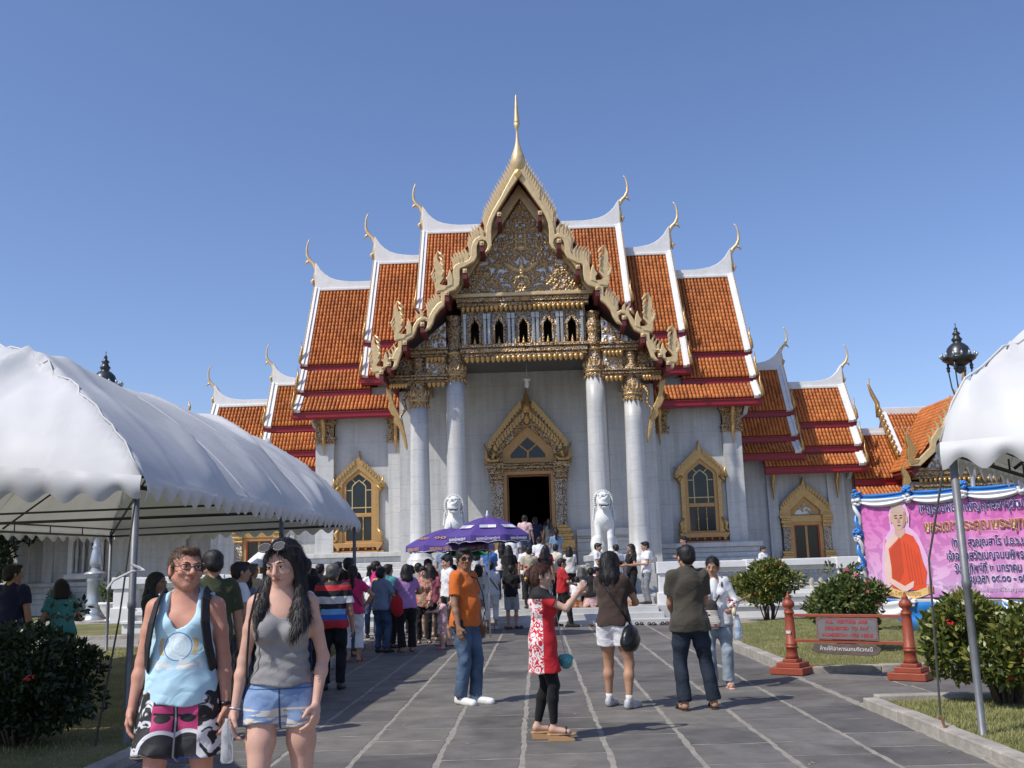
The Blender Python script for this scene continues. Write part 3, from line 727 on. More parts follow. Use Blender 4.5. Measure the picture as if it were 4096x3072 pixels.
# ---- door with gilt surround
DY = 36.1
def temple_door(parent, off, Y, cx=0.0, full=True):
    S = lambda L: [(x+cx, z) for x, z in L]
    fr = MB(); fr.plate([S([(-.93,1.5),(-.93,4.92),(.93,4.92),(.93,1.5)]), S([(-.74,1.49),(-.74,4.73),(.74,4.73),(.74,1.49)])[::-1]], Y-.22, Y+.3)
    D = fr.build('door', GOLD_FRAME, parent, off, bevel=0.02)
    mo = MB(); mo.plate([S([(-.79,1.5),(-.79,4.78),(.79,4.78),(.79,1.5)]), S([(-.75,1.49),(-.75,4.74),(.75,4.74),(.75,1.49)])[::-1]], Y-.25, Y-.2); mo.build('door_moulding', RED_DARK, D, off)
    for sg in (-1,1):
        j = MB(); j.box(min(cx+sg*.93, cx+sg*1.2), max(cx+sg*.93, cx+sg*1.2), Y-.34, Y, 2.9, 4.52)
        j.box(min(cx+sg*1.2, cx+sg*1.36), max(cx+sg*1.2, cx+sg*1.36), Y-.26, Y, 2.9, 4.52)
        J = j.build('jamb_pilaster', MOSAIC_S, D, off, bevel=0.01)
        cpt = MB()
        for z0, z1, o in ((4.5,4.58,.05),(4.58,4.64,.0),(4.64,4.74,.07),(4.74,4.82,.03),(4.82,4.92,.1),(4.92,5.0,.06),(5.0,5.2,.16)):
            cpt.box(min(cx+sg*.9, cx+sg*(1.36+o)), max(cx+sg*.9, cx+sg*(1.36+o)), Y-.34-o, Y, z0, z1)
        cpt.build('jamb_capital', MOSAIC, D, off, bevel=0.015)
        bsx = MB()
        for z0, z1, o in ((1.5,1.78,.34),(1.78,1.98,.2),(1.98,2.1,.26),(2.1,2.4,.3),(2.4,2.5,.2),(2.5,2.62,.24),(2.62,2.7,.12),(2.7,2.82,.16),(2.82,2.94,.05)):
            bsx.box(min(cx+sg*.95, cx+sg*(1.34+o*.8)), max(cx+sg*.95, cx+sg*(1.34+o*.8)), Y-.34-o*.6, Y, z0, z1)
        bsx.build('jamb_base', GOLD_B, D, off, bevel=0.02)
    moulding(D, off, cx-.93, cx+.93, Y-.28, 4.92, 5.17, 'lintel', MOSAIC)
    ar = MB()
    outer = [(-1.6,5.2),(-1.56,5.4),(-1.42,5.62),(-1.38,5.8),(-1.2,6.05),(-.85,6.5),(-.5,6.95),(-.26,7.25),(-.17,7.4),(-.1,7.6),(0,7.95)]
    outer = outer + [(-x, z) for x, z in reversed(outer[:-1])]
    inner = [(-.93,5.2),(-.93,5.6),(-.88,5.78),(-.78,5.88),(-.66,5.9),(-.62,6.0),(-.3,6.3),(0,6.56)]
    inner = inner + [(-x, z) for x, z in reversed(inner[:-1])]
    ar.plate([S(outer), S(inner)[::-1]], Y-.26, Y)
    ar.build('door_arch', MOSAIC, D, off, bevel=0.015)
    ty = MB()
    dia = [(0,6.14),(.28,5.89),(0,5.66),(-.28,5.89)]
    lp = [(-.63,5.4),(-.63,5.53),(-.33,5.85),(-.04,5.61),(-.04,5.4)]
    rp = [(-x, z) for x, z in reversed(lp)]
    ty.plate([S([(-.95,5.2),(-.95,5.7),(-.6,6.05),(0,6.58),(.6,6.05),(.95,5.7),(.95,5.2)]), S(dia)[::-1], S(lp)[::-1], S(rp)[::-1]], Y-.14, Y+.05)
    ty.build('tympanum', GOLD_FRAME, D, off, bevel=0.015)
    for L in (dia, lp, rp):
        g = MB(); g.plate(S(L), Y-.08, Y-.04); g.build('pane', GLASS_D, D, off)
    arch_leaves(D, off, cx, Y-.28, [(1.42,5.7),(1.2,6.02),(.85,6.45),(.5,6.9),(.2,7.25)], 13, LEAF_MID, GOLD_B, 1.0)
    arch_leaves(D, off, cx, Y-.31, [(1.2,5.6),(1.02,5.9),(.7,6.25),(.35,6.62),(.1,6.85)], 11, LEAF_MID, GOLD_B, .95)
    tp = MB(); tp.lathe([(.04,0),(.14,.1),(.17,.25),(.12,.45),(.06,.65),(.03,.85),(.005,1.1)], 10, (cx, Y-.28, 6.95)); tp.lathe([(.04,0),(.1,.1),(.12,.22),(.06,.42),(.01,.6)], 10, (cx, Y-.36, 6.6)); tp.build('arch_finial', GOLD_B, D, off, smooth=True)
    for sg in (-1,1):
        sc = MB()
        sc.tube([(cx+sg*1.0, Y-.3, 5.5), (cx+sg*1.12, Y-.34, 5.3), (cx+sg*1.35, Y-.34, 5.28), (cx+sg*1.5, Y-.32, 5.4), (cx+sg*1.5, Y-.3, 5.65), (cx+sg*1.6, Y-.28, 5.95)], [.05,.1,.11,.1,.06,.01], 8)
        sc.tube([(cx+sg*1.3, Y-.34, 5.35), (cx+sg*1.22, Y-.36, 5.55), (cx+sg*1.34, Y-.33, 5.75)], [.07,.07,.02], 6)
        sc.build('arch_scroll', GOLD_B, D, off, smooth=True)
    return D
temple_door(temple, TOFF, DY)

# ---- columns
for s in (-1, 1):
    column(temple, TOFF, s*2.35, 32.7, 1.5, 7.72, .36, .31, 8.72, upper=10.0)
    column(temple, TOFF, s*3.58, 32.7, 1.5, 6.9, .36, .29, 7.8, upper=8.6)

# ---- gable: pediment, cornices, niches
G = MB(); G.box(-2.1, 2.1, 32.55, 32.9, 8.4, 10.7)
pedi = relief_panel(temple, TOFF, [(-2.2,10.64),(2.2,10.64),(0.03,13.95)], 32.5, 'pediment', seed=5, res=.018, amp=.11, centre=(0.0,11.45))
ir = MB(); ir.plate([[(-2.75,10.5),(2.75,10.5),(0,14.45)], [(-2.2,10.62),(2.2,10.62),(0,13.98)]], 32.25, 32.6); tbuild(ir, 'pediment_rim', GOLD, pedi, bevel=0.02)
cor1 = moulding(temple, TOFF, -2.2, 2.2, 32.42, 10.2, 10.64)
for k in range(26): place(PENDANT, 'pendant', GOLD_B, cor1, TOFF, (-2.1+4.2*(k+.5)/26, 32.36, 10.2), sc=1.05)
NP = [(-.14,8.92),(-.14,9.5),(-.12,9.6),(-.05,9.66),(0,9.78),(.05,9.66),(.12,9.6),(.14,9.5),(.14,8.92)]
fz = MB(); fz.plate([[(-2.1,8.8),(2.1,8.8),(2.1,10.25),(-2.1,10.25)]] + [[(x+.82*k, z) for x, z in reversed(NP)] for k in (-2,-1,0,1,2)], 32.5, 32.75)
fz = tbuild(fz, 'frieze', MOSAIC_S)
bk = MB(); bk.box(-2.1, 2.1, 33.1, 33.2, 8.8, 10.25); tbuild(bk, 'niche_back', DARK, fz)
for k in (-2,-1,0,1,2):
    n = MB(); x = .82*k
    n.plate([[(x-.2,8.92),(x-.2,9.5),(x-.27,9.5),(x-.2,9.62),(x,9.98),(x+.2,9.62),(x+.27,9.5),(x+.2,9.5),(x+.2,8.92)], [(a+x, b) for a, b in reversed(NP)]], 32.44, 32.55)
    tbuild(n, 'niche_frame', MOSAIC, fz, bevel=0.01)
    for sg in (-1,1):
        q = MB(); q.box(x+sg*.34-.045, x+sg*.34+.045, 32.42, 32.52, 8.85, 9.75); q.box(x+sg*.34-.06, x+sg*.34+.06, 32.4, 32.52, 9.75, 9.95); tbuild(q, 'pilaster_strip', M('silver_mirror', (.44,.41,.36), .3, .5, scale=30, var=.35), fz, bevel=.01)
    for dx in (-.27, 0, .27): place(SPIRELET, 'spirelet', GOLD_B, fz, TOFF, (x+dx, 32.36, 8.86), sc=.85 if dx else 1.15)
cor2 = moulding(temple, TOFF, -2.08, 2.08, 32.42, 8.46, 8.86)
for k in range(23): place(PENDANT, 'pendant', GOLD_B, cor2, TOFF, (-2.0+4.0*(k+.5)/23, 32.36, 8.46), sc=1.15)
bm_ = MB(); bm_.box(-2.3, 2.3, 32.55, 32.9, 8.42, 8.9); tbuild(bm_, 'beam', MOSAIC)
for s in (-1, 1):
    # side bays between inner and outer columns
    sl = sorted((s*2.62, s*3.95)); c = moulding(temple, TOFF, sl[0], sl[1], 32.45, 8.52, 8.82)
    for k in range(5): place(PENDANT, 'pendant', GOLD_B, c, TOFF, (s*(2.72+.13*k), 32.4, 8.52), sc=1.05)
    relief_panel(temple, TOFF, sorted([(s*2.62,8.82),(s*3.75,8.82),(s*2.62,9.75)], key=lambda p: p[0]) if s < 0 else [(2.62,8.82),(3.75,8.82),(2.62,9.75)], 32.55, 'side_pediment', seed=8, amp=.07)
    a, b = sorted((s*2.64, s*3.3)); relief_panel(temple, TOFF, [(a,7.86),(b,7.86),(b,8.5),(a,8.5)], 32.55, 'side_panel', seed=9, amp=.07)
    sl = sorted((s*2.64, s*4.5)); c = moulding(temple, TOFF, sl[0], sl[1], 32.45, 7.66, 7.9)
    for k in range(4): place(PENDANT, 'pendant', GOLD_B, c, TOFF, (s*(2.74+.15*k), 32.4, 7.66), sc=1.0)
    for k in range(6): place(PENDANT, 'pendant', GOLD_B, c, TOFF, (s*(3.98+.1*k), 32.4, 7.66), sc=1.0)
    bb = MB(); bb.box(min(s*2.6, s*4.5), max(s*2.6, s*4.5), 32.6, 32.95, 7.66, 8.8); bb.box(min(s*3.4,s*3.75), max(s*3.4,s*3.75), 32.8, 35.8, 7.66, 8.5); bb.box(min(s*2.2,s*2.5), max(s*2.2,s*2.5), 32.9, 36.1, 8.2, 8.62); tbuild(bb, 'beam', MOSAIC)
    rl = MB()
    for k in range(5): rl.tube([(s*(4.0+.13*k),32.45,7.9),(s*(4.0+.13*k),32.4,8.0),(s*(4.02+.13*k),32.42,8.12)], [.05,.06,.01], 6)
    tbuild(rl, 'leaf_row', MOSAIC, smooth=True, kind='stuff')
    # long naga bracket from the outer column to the eave
    br = MB(); bp = [(3.98,5.55),(4.03,5.9),(4.12,6.3),(4.22,6.6),(4.35,6.85),(4.46,7.15),(4.5,7.55),(4.68,7.55),(4.66,7.3),(4.58,7.05),(4.62,6.85),(4.5,6.62),(4.4,6.55),(4.42,6.35),(4.28,6.2),(4.16,5.9),(4.08,5.6),(4.0,5.4)]
    br.plate([(s*x, z) for x, z in bp], 32.62, 32.78); b_ = tbuild(br, 'eave_bracket', GOLD_B, bevel=0.03)
    sc = MB(); sc.tube([(s*3.9,32.6,7.4),(s*4.1,32.6,7.1),(s*4.02,32.6,6.8),(s*4.2,32.58,6.55),(s*4.1,32.58,6.2)], [.06,.07,.05,.06,.02], 6); tbuild(sc, 'bracket_scroll', MOSAIC, b_, smooth=True)

# ---- bargeboards of the front gable
T1o=[(0,14.71),(0.12,14.58),(0.28,14.29),(0.45,13.99),(0.62,13.66),(0.79,13.38),(0.93,13.14),(1.04,12.9),(1.11,12.69),(1.14,12.46),(1.15,12.29),(1.24,12.34),(1.36,12.33),(1.5,12.25),(1.59,12.11),(1.64,11.92),(1.66,11.66),(1.73,11.53),(1.88,11.46),(2.06,11.43),(2.18,11.37),(2.25,11.25),(2.27,11.05),(2.28,10.86),(2.33,10.74),(2.43,10.67),(2.62,10.65),(2.83,10.67),(2.85,10.56),(2.82,10.43)]
T1i=[(0,14.33),(0.27,13.95),(0.48,13.6),(0.63,13.36),(0.75,13.17),(0.86,12.94),(0.93,12.73),(0.96,12.46),(0.95,12.0),(1.04,11.83),(1.2,11.74),(1.11,11.91),(1.09,12.02),(1.13,12.14),(1.25,12.2),(1.37,12.16),(1.44,12.01),(1.45,11.88),(1.45,11.65),(1.53,11.48),(1.66,11.40),(1.85,11.3),(1.97,11.27),(2.03,11.2),(2.03,11.07),(2.03,10.87),(2.06,10.68),(2.18,10.53),(2.41,10.44)]
T2o=[(2.68,10.46),(2.67,10.14),(2.79,10.07),(2.94,9.89),(3.06,9.69),(3.09,9.59),(3.2,9.65),(3.36,9.63),(3.48,9.54),(3.58,9.38),(3.65,9.2),(3.73,9.09),(3.89,9.05),(4.12,9.04),(4.24,9.05),(4.2,8.85)]
T2i=[(2.52,10.46),(2.52,10.25),(2.56,10.0),(2.72,9.86),(2.86,9.66),(2.94,9.42),(3.04,9.25),(3.25,9.14),(3.14,9.33),(3.12,9.46),(3.2,9.52),(3.35,9.48),(3.43,9.36),(3.5,9.17),(3.61,8.97),(3.82,8.85)]
T3o=[(4.09,8.87),(4.1,8.65),(4.19,8.54),(4.26,8.4),(4.29,8.3),(4.37,8.33),(4.45,8.26),(4.5,8.15),(4.56,8.03),(4.68,7.98),(4.84,7.97),(5.0,8.0),(4.98,7.86),(4.85,7.83),(4.82,7.66)]
T3i=[(3.95,8.87),(3.97,8.5),(4.06,8.23),(4.12,8.04),(4.21,7.95),(4.37,7.9),(4.25,8.06),(4.22,8.17),(4.32,8.23),(4.41,8.15),(4.45,8.01),(4.56,7.91),(4.69,7.84),(4.69,7.66)]
NG=[(0.0,-.02),(0.2,0.0),(0.27,0.05),(0.2,0.15),(0.12,0.26),(0.15,0.5),(0.23,0.71),(0.34,0.92),(0.31,1.21),(0.44,0.94),(0.45,0.7),(0.40,0.47),(0.45,0.2),(0.43,-0.1),(0.38,-0.2),(0.1,-.15)]
LF=[(-0.16,0.0),(-0.17,0.22),(-0.12,0.44),(-0.06,0.55),(-0.01,0.35),(0.07,0.22),(0.0,0.13),(0.02,-0.08)]
BY = 31.45
groof = MB()      # sloping roof of the porch behind the boards
for s in (-1, 1):
    for (x0, z0, x1, z1, ex) in ((0,14.62,2.62,10.72,0),(2.45,10.5,4.1,8.95,0),(3.95,8.95,4.85,7.9,0)):
        dx, dz = x1-x0, z1-z0; L = math.hypot(dx, dz); nx, nz = -dz/L*.16, dx/L*.16
        groof.plate([(s*x0, z0), (s*x1, z1), (s*(x1-nx), z1-nz), (s*(x0-nx) if x0 else 0, z0-nz)], BY+.2, 37.6)
groof = tbuild(groof, 'front_roof', RED_DARK)
for s in (-1, 1):
    for (x0, z0, x1, z1) in ((0.02,14.72,2.6,10.85),(2.5,10.6,4.1,9.08),(4.0,9.05,4.85,8.05)):
        p = [(s*x0, BY+.25, z0), (s*x0, 37.4, z0), (s*x1, 37.4, z1), (s*x1, BY+.25, z1)]
        if s > 0: p = [p[1], p[0], p[3], p[2]]
        make_tiles(*p, 'roof_tiles', groof, TOFF)
def closed(o, i): return o + i[::-1]
for s in (-1, 1):
    for (o, i) in ((T1o, T1i), (T2o, T2i), (T3o, T3i)):
        poly = [(s*x, z) for x, z in closed(o, i)]
        b = MB(); b.plate(poly, BY-.1, BY+.1); tbuild(b, 'bargeboard', GOLD, groof, bevel=0.03)
    for (ox, oz, sc, sx) in ((2.43,10.68,1.0,1), (3.8,9.08,.95,1), (4.56,8.02,.9,1)):
        n = MB(); n.plate([(s*(ox+x*sc), oz+z*sc) for x, z in NG], BY-.13, BY+.07)
        for q, (dx, dz, h) in enumerate(((.1,.2,.42),(.02,.14,.32))):
            n.tube([(s*(ox+.42*sc), BY-.1, oz+dz), (s*(ox+(.5+dx*.3)*sc), BY-.12, oz+dz+h*.4), (s*(ox+(.42)*sc), BY-.12, oz+dz+h)], [.05,.045,.01], 6)
        for q in range(4):
            n.tube([(s*(ox+(.2-.03*q)*sc), BY-.15, oz+(.32+.2*q)*sc), (s*(ox+(.12+.03*q)*sc), BY-.16, oz+(.45+.2*q)*sc), (s*(ox+(.22+.03*q)*sc), BY-.14, oz+(.62+.18*q)*sc)], [.035,.05,.01], 6)
        tbuild(n, 'naga_finial', GOLD, groof, bevel=0.015)
        l = MB(); l.plate([(s*(ox+x*sc), oz+z*sc) for x, z in LF], BY-.13, BY+.07); tbuild(l, 'naga_crest', GOLD, groof, bevel=0.02)
    def teeth(line, n, sc, lean):
        P = [Vector(p) for p in line]; seg = [(P[k+1]-P[k]).length for k in range(len(P)-1)]; T = sum(seg)
        for k in range(n):
            d = (k+.5)*T/n; i = 0
            while i < len(seg)-1 and d > seg[i]: d -= seg[i]; i += 1
            q = P[i] + (P[i+1]-P[i])*(d/seg[i])
            place(LEAF_TOOTH, 'tooth', GOLD, groof, TOFF, (s*q.x, BY+random.uniform(-.02,.02), q.y), ry=s*lean, sc=sc*random.uniform(.96,1.04), sx=s)
    teeth([(.1,14.52),(.62,13.6),(1.06,12.8),(1.12,12.4)], 18, 1.0, -.02)
    teeth([(1.2,12.25),(1.45,12.22),(1.62,11.9),(1.66,11.6)], 7, .95, -.05)
    teeth([(1.72,11.5),(2.1,11.38),(2.24,11.2)], 6, .85, -.05)
    teeth([(2.72,10.05),(2.98,9.78),(3.1,9.6)], 6, .85, -.05)
    teeth([(3.25,9.6),(3.5,9.48)], 2, .7, -.05)
    teeth([(4.14,8.5),(4.28,8.25),(4.42,8.2)], 3, .65, -.05)
    for (x, z) in ((0.68,13.06),(1.28,12.07),(1.86,11.15),(2.47,10.41),(3.29,9.39),(3.87,8.79),(4.39,8.1),(4.64,7.84)):
        p = MB(); p.box(s*x-.065, s*x+.065, BY-.12, 32.6, z-.28, z-.06); tbuild(p, 'purlin', RED_DARK, groof)
        e = MB(); e.box(s*x-.07, s*x+.07, BY-.15, BY-.1, z-.08, z+.06); e.lathe([(.06,0),(.03,.03),(.005,.05)], 4, (0,0,0)); 
        vs = e.v[-12:]; e.v[-12:] = [(s*x+p_[0], BY-.15-p_[2], z-.01+p_[1]) for p_ in vs]
        tbuild(e, 'purlin_cap', GOLD, groof, bevel=.008)
ap = MB(); ap.plate([(0,14.62),(.14,14.44),(0,14.26),(-.14,14.44)], BY-.2, BY-.05); tbuild(ap, 'apex_boss', GOLD_B, groof, bevel=.03)
fi = MB()
fi.lathe([(.1,-.25),(.18,-.1),(.23,.05),(.25,.2),(.21,.4),(.14,.6),(.08,.8),(.05,1.0),(.04,1.2),(.04,1.35),(.085,1.4),(.075,1.46),(.11,1.55)], 20, (0,BY+.05,14.78))
fi.lathe([(.11,1.55),(.095,1.62),(.055,2.2),(.03,2.55),(.008,2.62)], 8, (0,BY+.05,14.78))
tbuild(fi, 'spire_finial', GOLD, groof, smooth=True)
# ------------------------------------------------------------------ ground, paving, lawns
def mk_slate(name):
    m, nt, b = new_mat(name); gp = nt.nodes.new('ShaderNodeNewGeometry'); co = gp.outputs['Position']; oi = nt.nodes.new('ShaderNodeObjectInfo')
    n = N(nt, 'ShaderNodeTexNoise', Scale=3.0, Detail=8.0, Roughness=.65); nt.links.new(co, n.inputs[0])
    n3 = N(nt, 'ShaderNodeTexNoise', Scale=90.0, Detail=3.0); nt.links.new(co, n3.inputs[0])
    r = ramp(nt, [(.25,(.092,.086,.077)), (.5,(.135,.126,.112)), (.75,(.18,.166,.146))], n.outputs[0])
    t = ramp(nt, [(0,(.78,.78,.8)), (1,(1.2,1.18,1.14))], oi.outputs['Random'])
    c = mixc(nt, 1, r.outputs[0], t.outputs[0], 'MULTIPLY'); c = mixc(nt, .35, c, n3.outputs[1], 'OVERLAY')
    n5 = N(nt, 'ShaderNodeTexNoise', Scale=.55, Detail=7.0, Roughness=.62, Distortion=.7); nt.links.new(co, n5.inputs[0]); c = mixc(nt, 1, c, ramp(nt, [(.36,(.66,.64,.62)), (.48,(1,1,1)), (.6,(1.05,1.03,1.0)), (.7,(1.3,1.26,1.18))], n5.outputs[0]).outputs[0], 'MULTIPLY')
    vo = N(nt, 'ShaderNodeTexVoronoi', Scale=3.7, Randomness=1.0); nt.links.new(co, vo.inputs[0]); c = mixc(nt, ramp(nt, [(0,(.55,.55,.55)), (.035,(.4,.4,.4)), (.06,(0,0,0))], vo.outputs['Distance']).outputs[0], c, (.045,.042,.04))
    hs = nt.nodes.new('ShaderNodeHueSaturation'); hs.inputs['Saturation'].default_value = .8; nt.links.new(c, hs.inputs['Color'])
    nt.links.new(hs.outputs[0], b.inputs['Base Color']); b.inputs['Roughness'].default_value = .68
    add_bump(nt, b, n.outputs[0], .35, .02); MATS[name] = m; return m
SLATE = mk_slate('slate'); MORTAR = M('mortar', (.27,.25,.215), .9, var=.25, scale=7, bump=.5, bscale=60)
CONC = M('concrete_kerb', (.33,.30,.26), .9, var=.3, scale=5, bump=.5, bscale=40)
def mk_grass(name):
    m, nt, b = new_mat(name); co = coords(nt)
    n = N(nt, 'ShaderNodeTexNoise', Scale=.7, Detail=8.0, Roughness=.7); nt.links.new(co, n.inputs[0])
    n2 = N(nt, 'ShaderNodeTexNoise', Scale=55.0, Detail=4.0); nt.links.new(co, n2.inputs[0])
    r = ramp(nt, [(.3,(.10,.12,.03)), (.5,(.18,.175,.06)), (.7,(.30,.25,.12))], n.outputs[0])
    r2 = ramp(nt, [(.3,(.55,.55,.5)), (.7,(1.25,1.25,1.2))], n2.outputs[0])
    nt.links.new(mixc(nt, 1, r.outputs[0], r2.outputs[0], 'MULTIPLY'), b.inputs['Base Color']); b.inputs['Roughness'].default_value = .9
    add_bump(nt, b, n2.outputs[0], .8, .03); MATS[name] = m; return m
GRASS = mk_grass('lawn_turf'); SOIL = M('dry_ground', (.21,.18,.13), .95, var=.3, scale=2, bump=.5)
BLADE = M('grass_blade', (.13,.16,.04), .7, var=.4, scale=3, col2=(.34,.31,.13))
g = MB(); g.box(-900, 900, -400, 1200, -.6, -.03); struct(g.build('ground', SOIL))
pav = MB(); pav.box(-3.42, 3.36, -3, 25.5, -.2, .0); pav.box(-30, -3.42, 21.8, 25.5, -.2, -.001); pav.box(3.36, 14, 10.95, 13.85, -.2, -.001); pav.box(3.36, 5.5, 19.2, 25.5, -.2, -.002)
pav.box(-30, 30, 25.5, 27.6, -.2, -.003); pav.box(-20,-9,33.6,38.6,-.2,-.002)
PAV = struct(pav.build('pavement', MORTAR))
SLABS = []
for k in range(6):
    mb = MB(); w, l = .345, .5; ring = []
    for (x0, y0, x1, y1, n) in ((-w,-l,w,-l,5),(w,-l,w,l,6),(w,l,-w,l,5),(-w,l,-w,-l,6)):
        for q_ in range(n): t = q_/n; ring.append((x0+(x1-x0)*t+random.uniform(-.011,.011), y0+(y1-y0)*t+random.uniform(-.016,.016)))
    n = len(ring); mb.add([(x, y, 0) for x, y in ring]+[(x, y, -.05) for x, y in ring], [tuple(range(n))]+[(i, (i+1) % n, n+(i+1) % n, n+i) for i in range(n)])
    SLABS.append(mb.mesh('slab'))
nsl = 0
edges = [-3.40,-2.93,-2.23,-1.56,-.86,-.17,.54,1.24,1.94,2.65,3.34]
for i in range(len(edges)-1):
    a, b = edges[i], edges[i+1]; y = 6.3+random.uniform(-.4,.4)
    while y < 25.45:
        L = random.uniform(.58,.92); y1 = min(y+L, 25.46)
        if 25.46-y1 < .4: y1 = 25.46
        gj = random.uniform(.03,.05); o = obj('slab', SLABS[nsl % 6], SLATE, PAV, loc=((a+b)/2, (y+y1)/2, .0035+random.uniform(-.001,.001)), rot=(random.uniform(-.0008,.0008), random.uniform(-.001,.001), 0), scale=((b-a-random.uniform(.03,.055))/.70, (y1-y-gj)/1.0, 1)); nsl += 1; y = y1
for row in range(4):
    x = 3.40
    while x < 9.5:
        L = random.uniform(.9,1.3); obj('slab', SLABS[nsl % 6], SLATE, PAV, loc=(x+L/2, 11.33+row*.715, .0035+random.uniform(-.001,.001)), rot=(0,0,math.pi/2), scale=(.96, (L-.04), 1)); nsl += 1; x += L
# kerb stones round the lawns
kb = MB(); kb.box(3.36,3.44,6,10.95,-.1,.02); kerb = struct(kb.build('kerb', CONC))
def kerb_run(p, q, w=.16, h=.1):
    p = Vector(p); q = Vector(q); d = (q-p); L = d.length; d.normalize(); n = max(1, round(L/1.0)); a = math.atan2(d.y, d.x)
    for k in range(n):
        c = p+d*((k+.5)*L/n); mb = MB(); mb.box(-L/n/2+.004, L/n/2-.004, -w/2, w/2, -.1, h+random.uniform(-.008,.008))
        o = mb.build('kerb_stone', CONC, kerb, bevel=.012); o.location = (c.x, c.y, 0); o.rotation_euler = (0, 0, a+random.uniform(-.006,.006))
kerb_run((3.47,5.0),(3.42,10.8)); kerb_run((3.5,10.88),(9.5,10.9)); kerb_run((3.5,14.0),(3.52,19.2)); kerb_run((3.6,13.95),(9.5,13.93))
kerb_run((3.52,19.2),(3.9,22)); kerb_run((3.9,22),(4.7,24.2)); kerb_run((-3.52,4),(-3.52,21.6)); kerb_run((-3.6,21.7),(-14,21.7)); kerb_run((-3.52,25.6),(-14,25.6))
lawns = []
def lawn(poly, z, name='lawn'):
    mb = MB(); tri = tessellate_polygon([[Vector((x,y,0)) for x, y in poly]]); mb.add([(x,y,z) for x, y in poly], tri)
    n = len(poly); mb.add([(x,y,z) for x, y in poly]+[(x,y,-.2) for x, y in poly], [(i,(i+1)%n,n+(i+1)%n,n+i) for i in range(n)])
    o = struct(mb.build(name, GRASS)); lawns.append(o); return o
L1 = [(3.6,14.05),(3.6,19.2),(3.95,21.9),(4.7,24.1),(6.2,25.6),(9,26.1),(30,26.4),(30,14.05)]
L2 = [(3.52,3),(3.50,10.8),(30,10.8),(30,3)]
L3 = [(-3.6,2),(-30,2),(-30,21.6),(-3.6,21.6)]
L4 = [(-3.8,25.7),(-30,25.7),(-30,33.5),(-9.2,33.5),(-9.2,27.4),(-4.2,27.2)]
L5 = [(-30,38.7),(-9,38.7),(-9,42.3),(-30,42.3)]
for L in (L1, L2, L3): lawn(L, .05)
lawn(L4, .03); lawn(L5, .05); lawn([(9.6,33.5),(30,33.5),(30,40),(9.6,40)], .04)
def grass_blades(name, poly, n, z, hmin, hmax):
    xs = [p[0] for p in poly]; ys = [p[1] for p in poly]; V = np.empty((0,2)); rg = np.random.default_rng(len(poly)+n)
    while len(V) < n:
        c = np.stack([rg.uniform(min(xs), max(xs), n*2), rg.uniform(min(ys), max(ys), n*2)], 1); ins = np.zeros(len(c), bool)
        for i in range(len(poly)):
            x1, y1 = poly[i]; x2, y2 = poly[(i+1) % len(poly)]
            if y1 == y2: continue
            ins ^= ((y1 > c[:,1]) != (y2 > c[:,1])) & (c[:,0] < (x2-x1)*(c[:,1]-y1)/(y2-y1)+x1)
        V = np.concatenate([V, c[ins]])
    V = V[:n]; a = rg.uniform(0, 6.28, n); h = rg.uniform(hmin, hmax, n); w = .0045
    p0 = np.stack([V[:,0]-w*np.cos(a), V[:,1]-w*np.sin(a), np.full(n, z)], 1); p1 = np.stack([V[:,0]+w*np.cos(a), V[:,1]+w*np.sin(a), np.full(n, z)], 1)
    l = rg.uniform(0, .6, n)*h; b = rg.uniform(0, 6.28, n); p2 = np.stack([V[:,0]+l*np.cos(b), V[:,1]+l*np.sin(b), z+h], 1)
    P = np.stack([p0, p1, p2], 1).reshape(-1,3); me = bpy.data.meshes.new(name); me.from_pydata(P.tolist(), [], np.arange(3*n).reshape(-1,3).tolist())
    o = obj(name, me, BLADE, kind='stuff'); tag(o, 'short patchy green and dry grass growing on the lawn by the path', 'grass'); return o
o = grass_blades('grass', [(3.55,7.2),(3.55,10.75),(6.5,10.75),(5.2,7.2)], 26000, .05, .015, .045)
o['label'] = 'short dry grass on the near lawn at the right of the path'
o = grass_blades('grass', [(3.62,14.1),(3.62,19.2),(4.0,21.9),(4.7,24.0),(6.2,25.4),(9,25.4),(8,14.1)], 34000, .05, .015, .045)
o['label'] = 'short sunlit grass on the lawn behind the admission sign'
o = grass_blades('grass', [(-3.65,7.6),(-3.65,21.5),(-14,21.5),(-9,7.6)], 26000, .05, .015, .05)
o['label'] = 'short grass on the shaded lawn under the left tent'

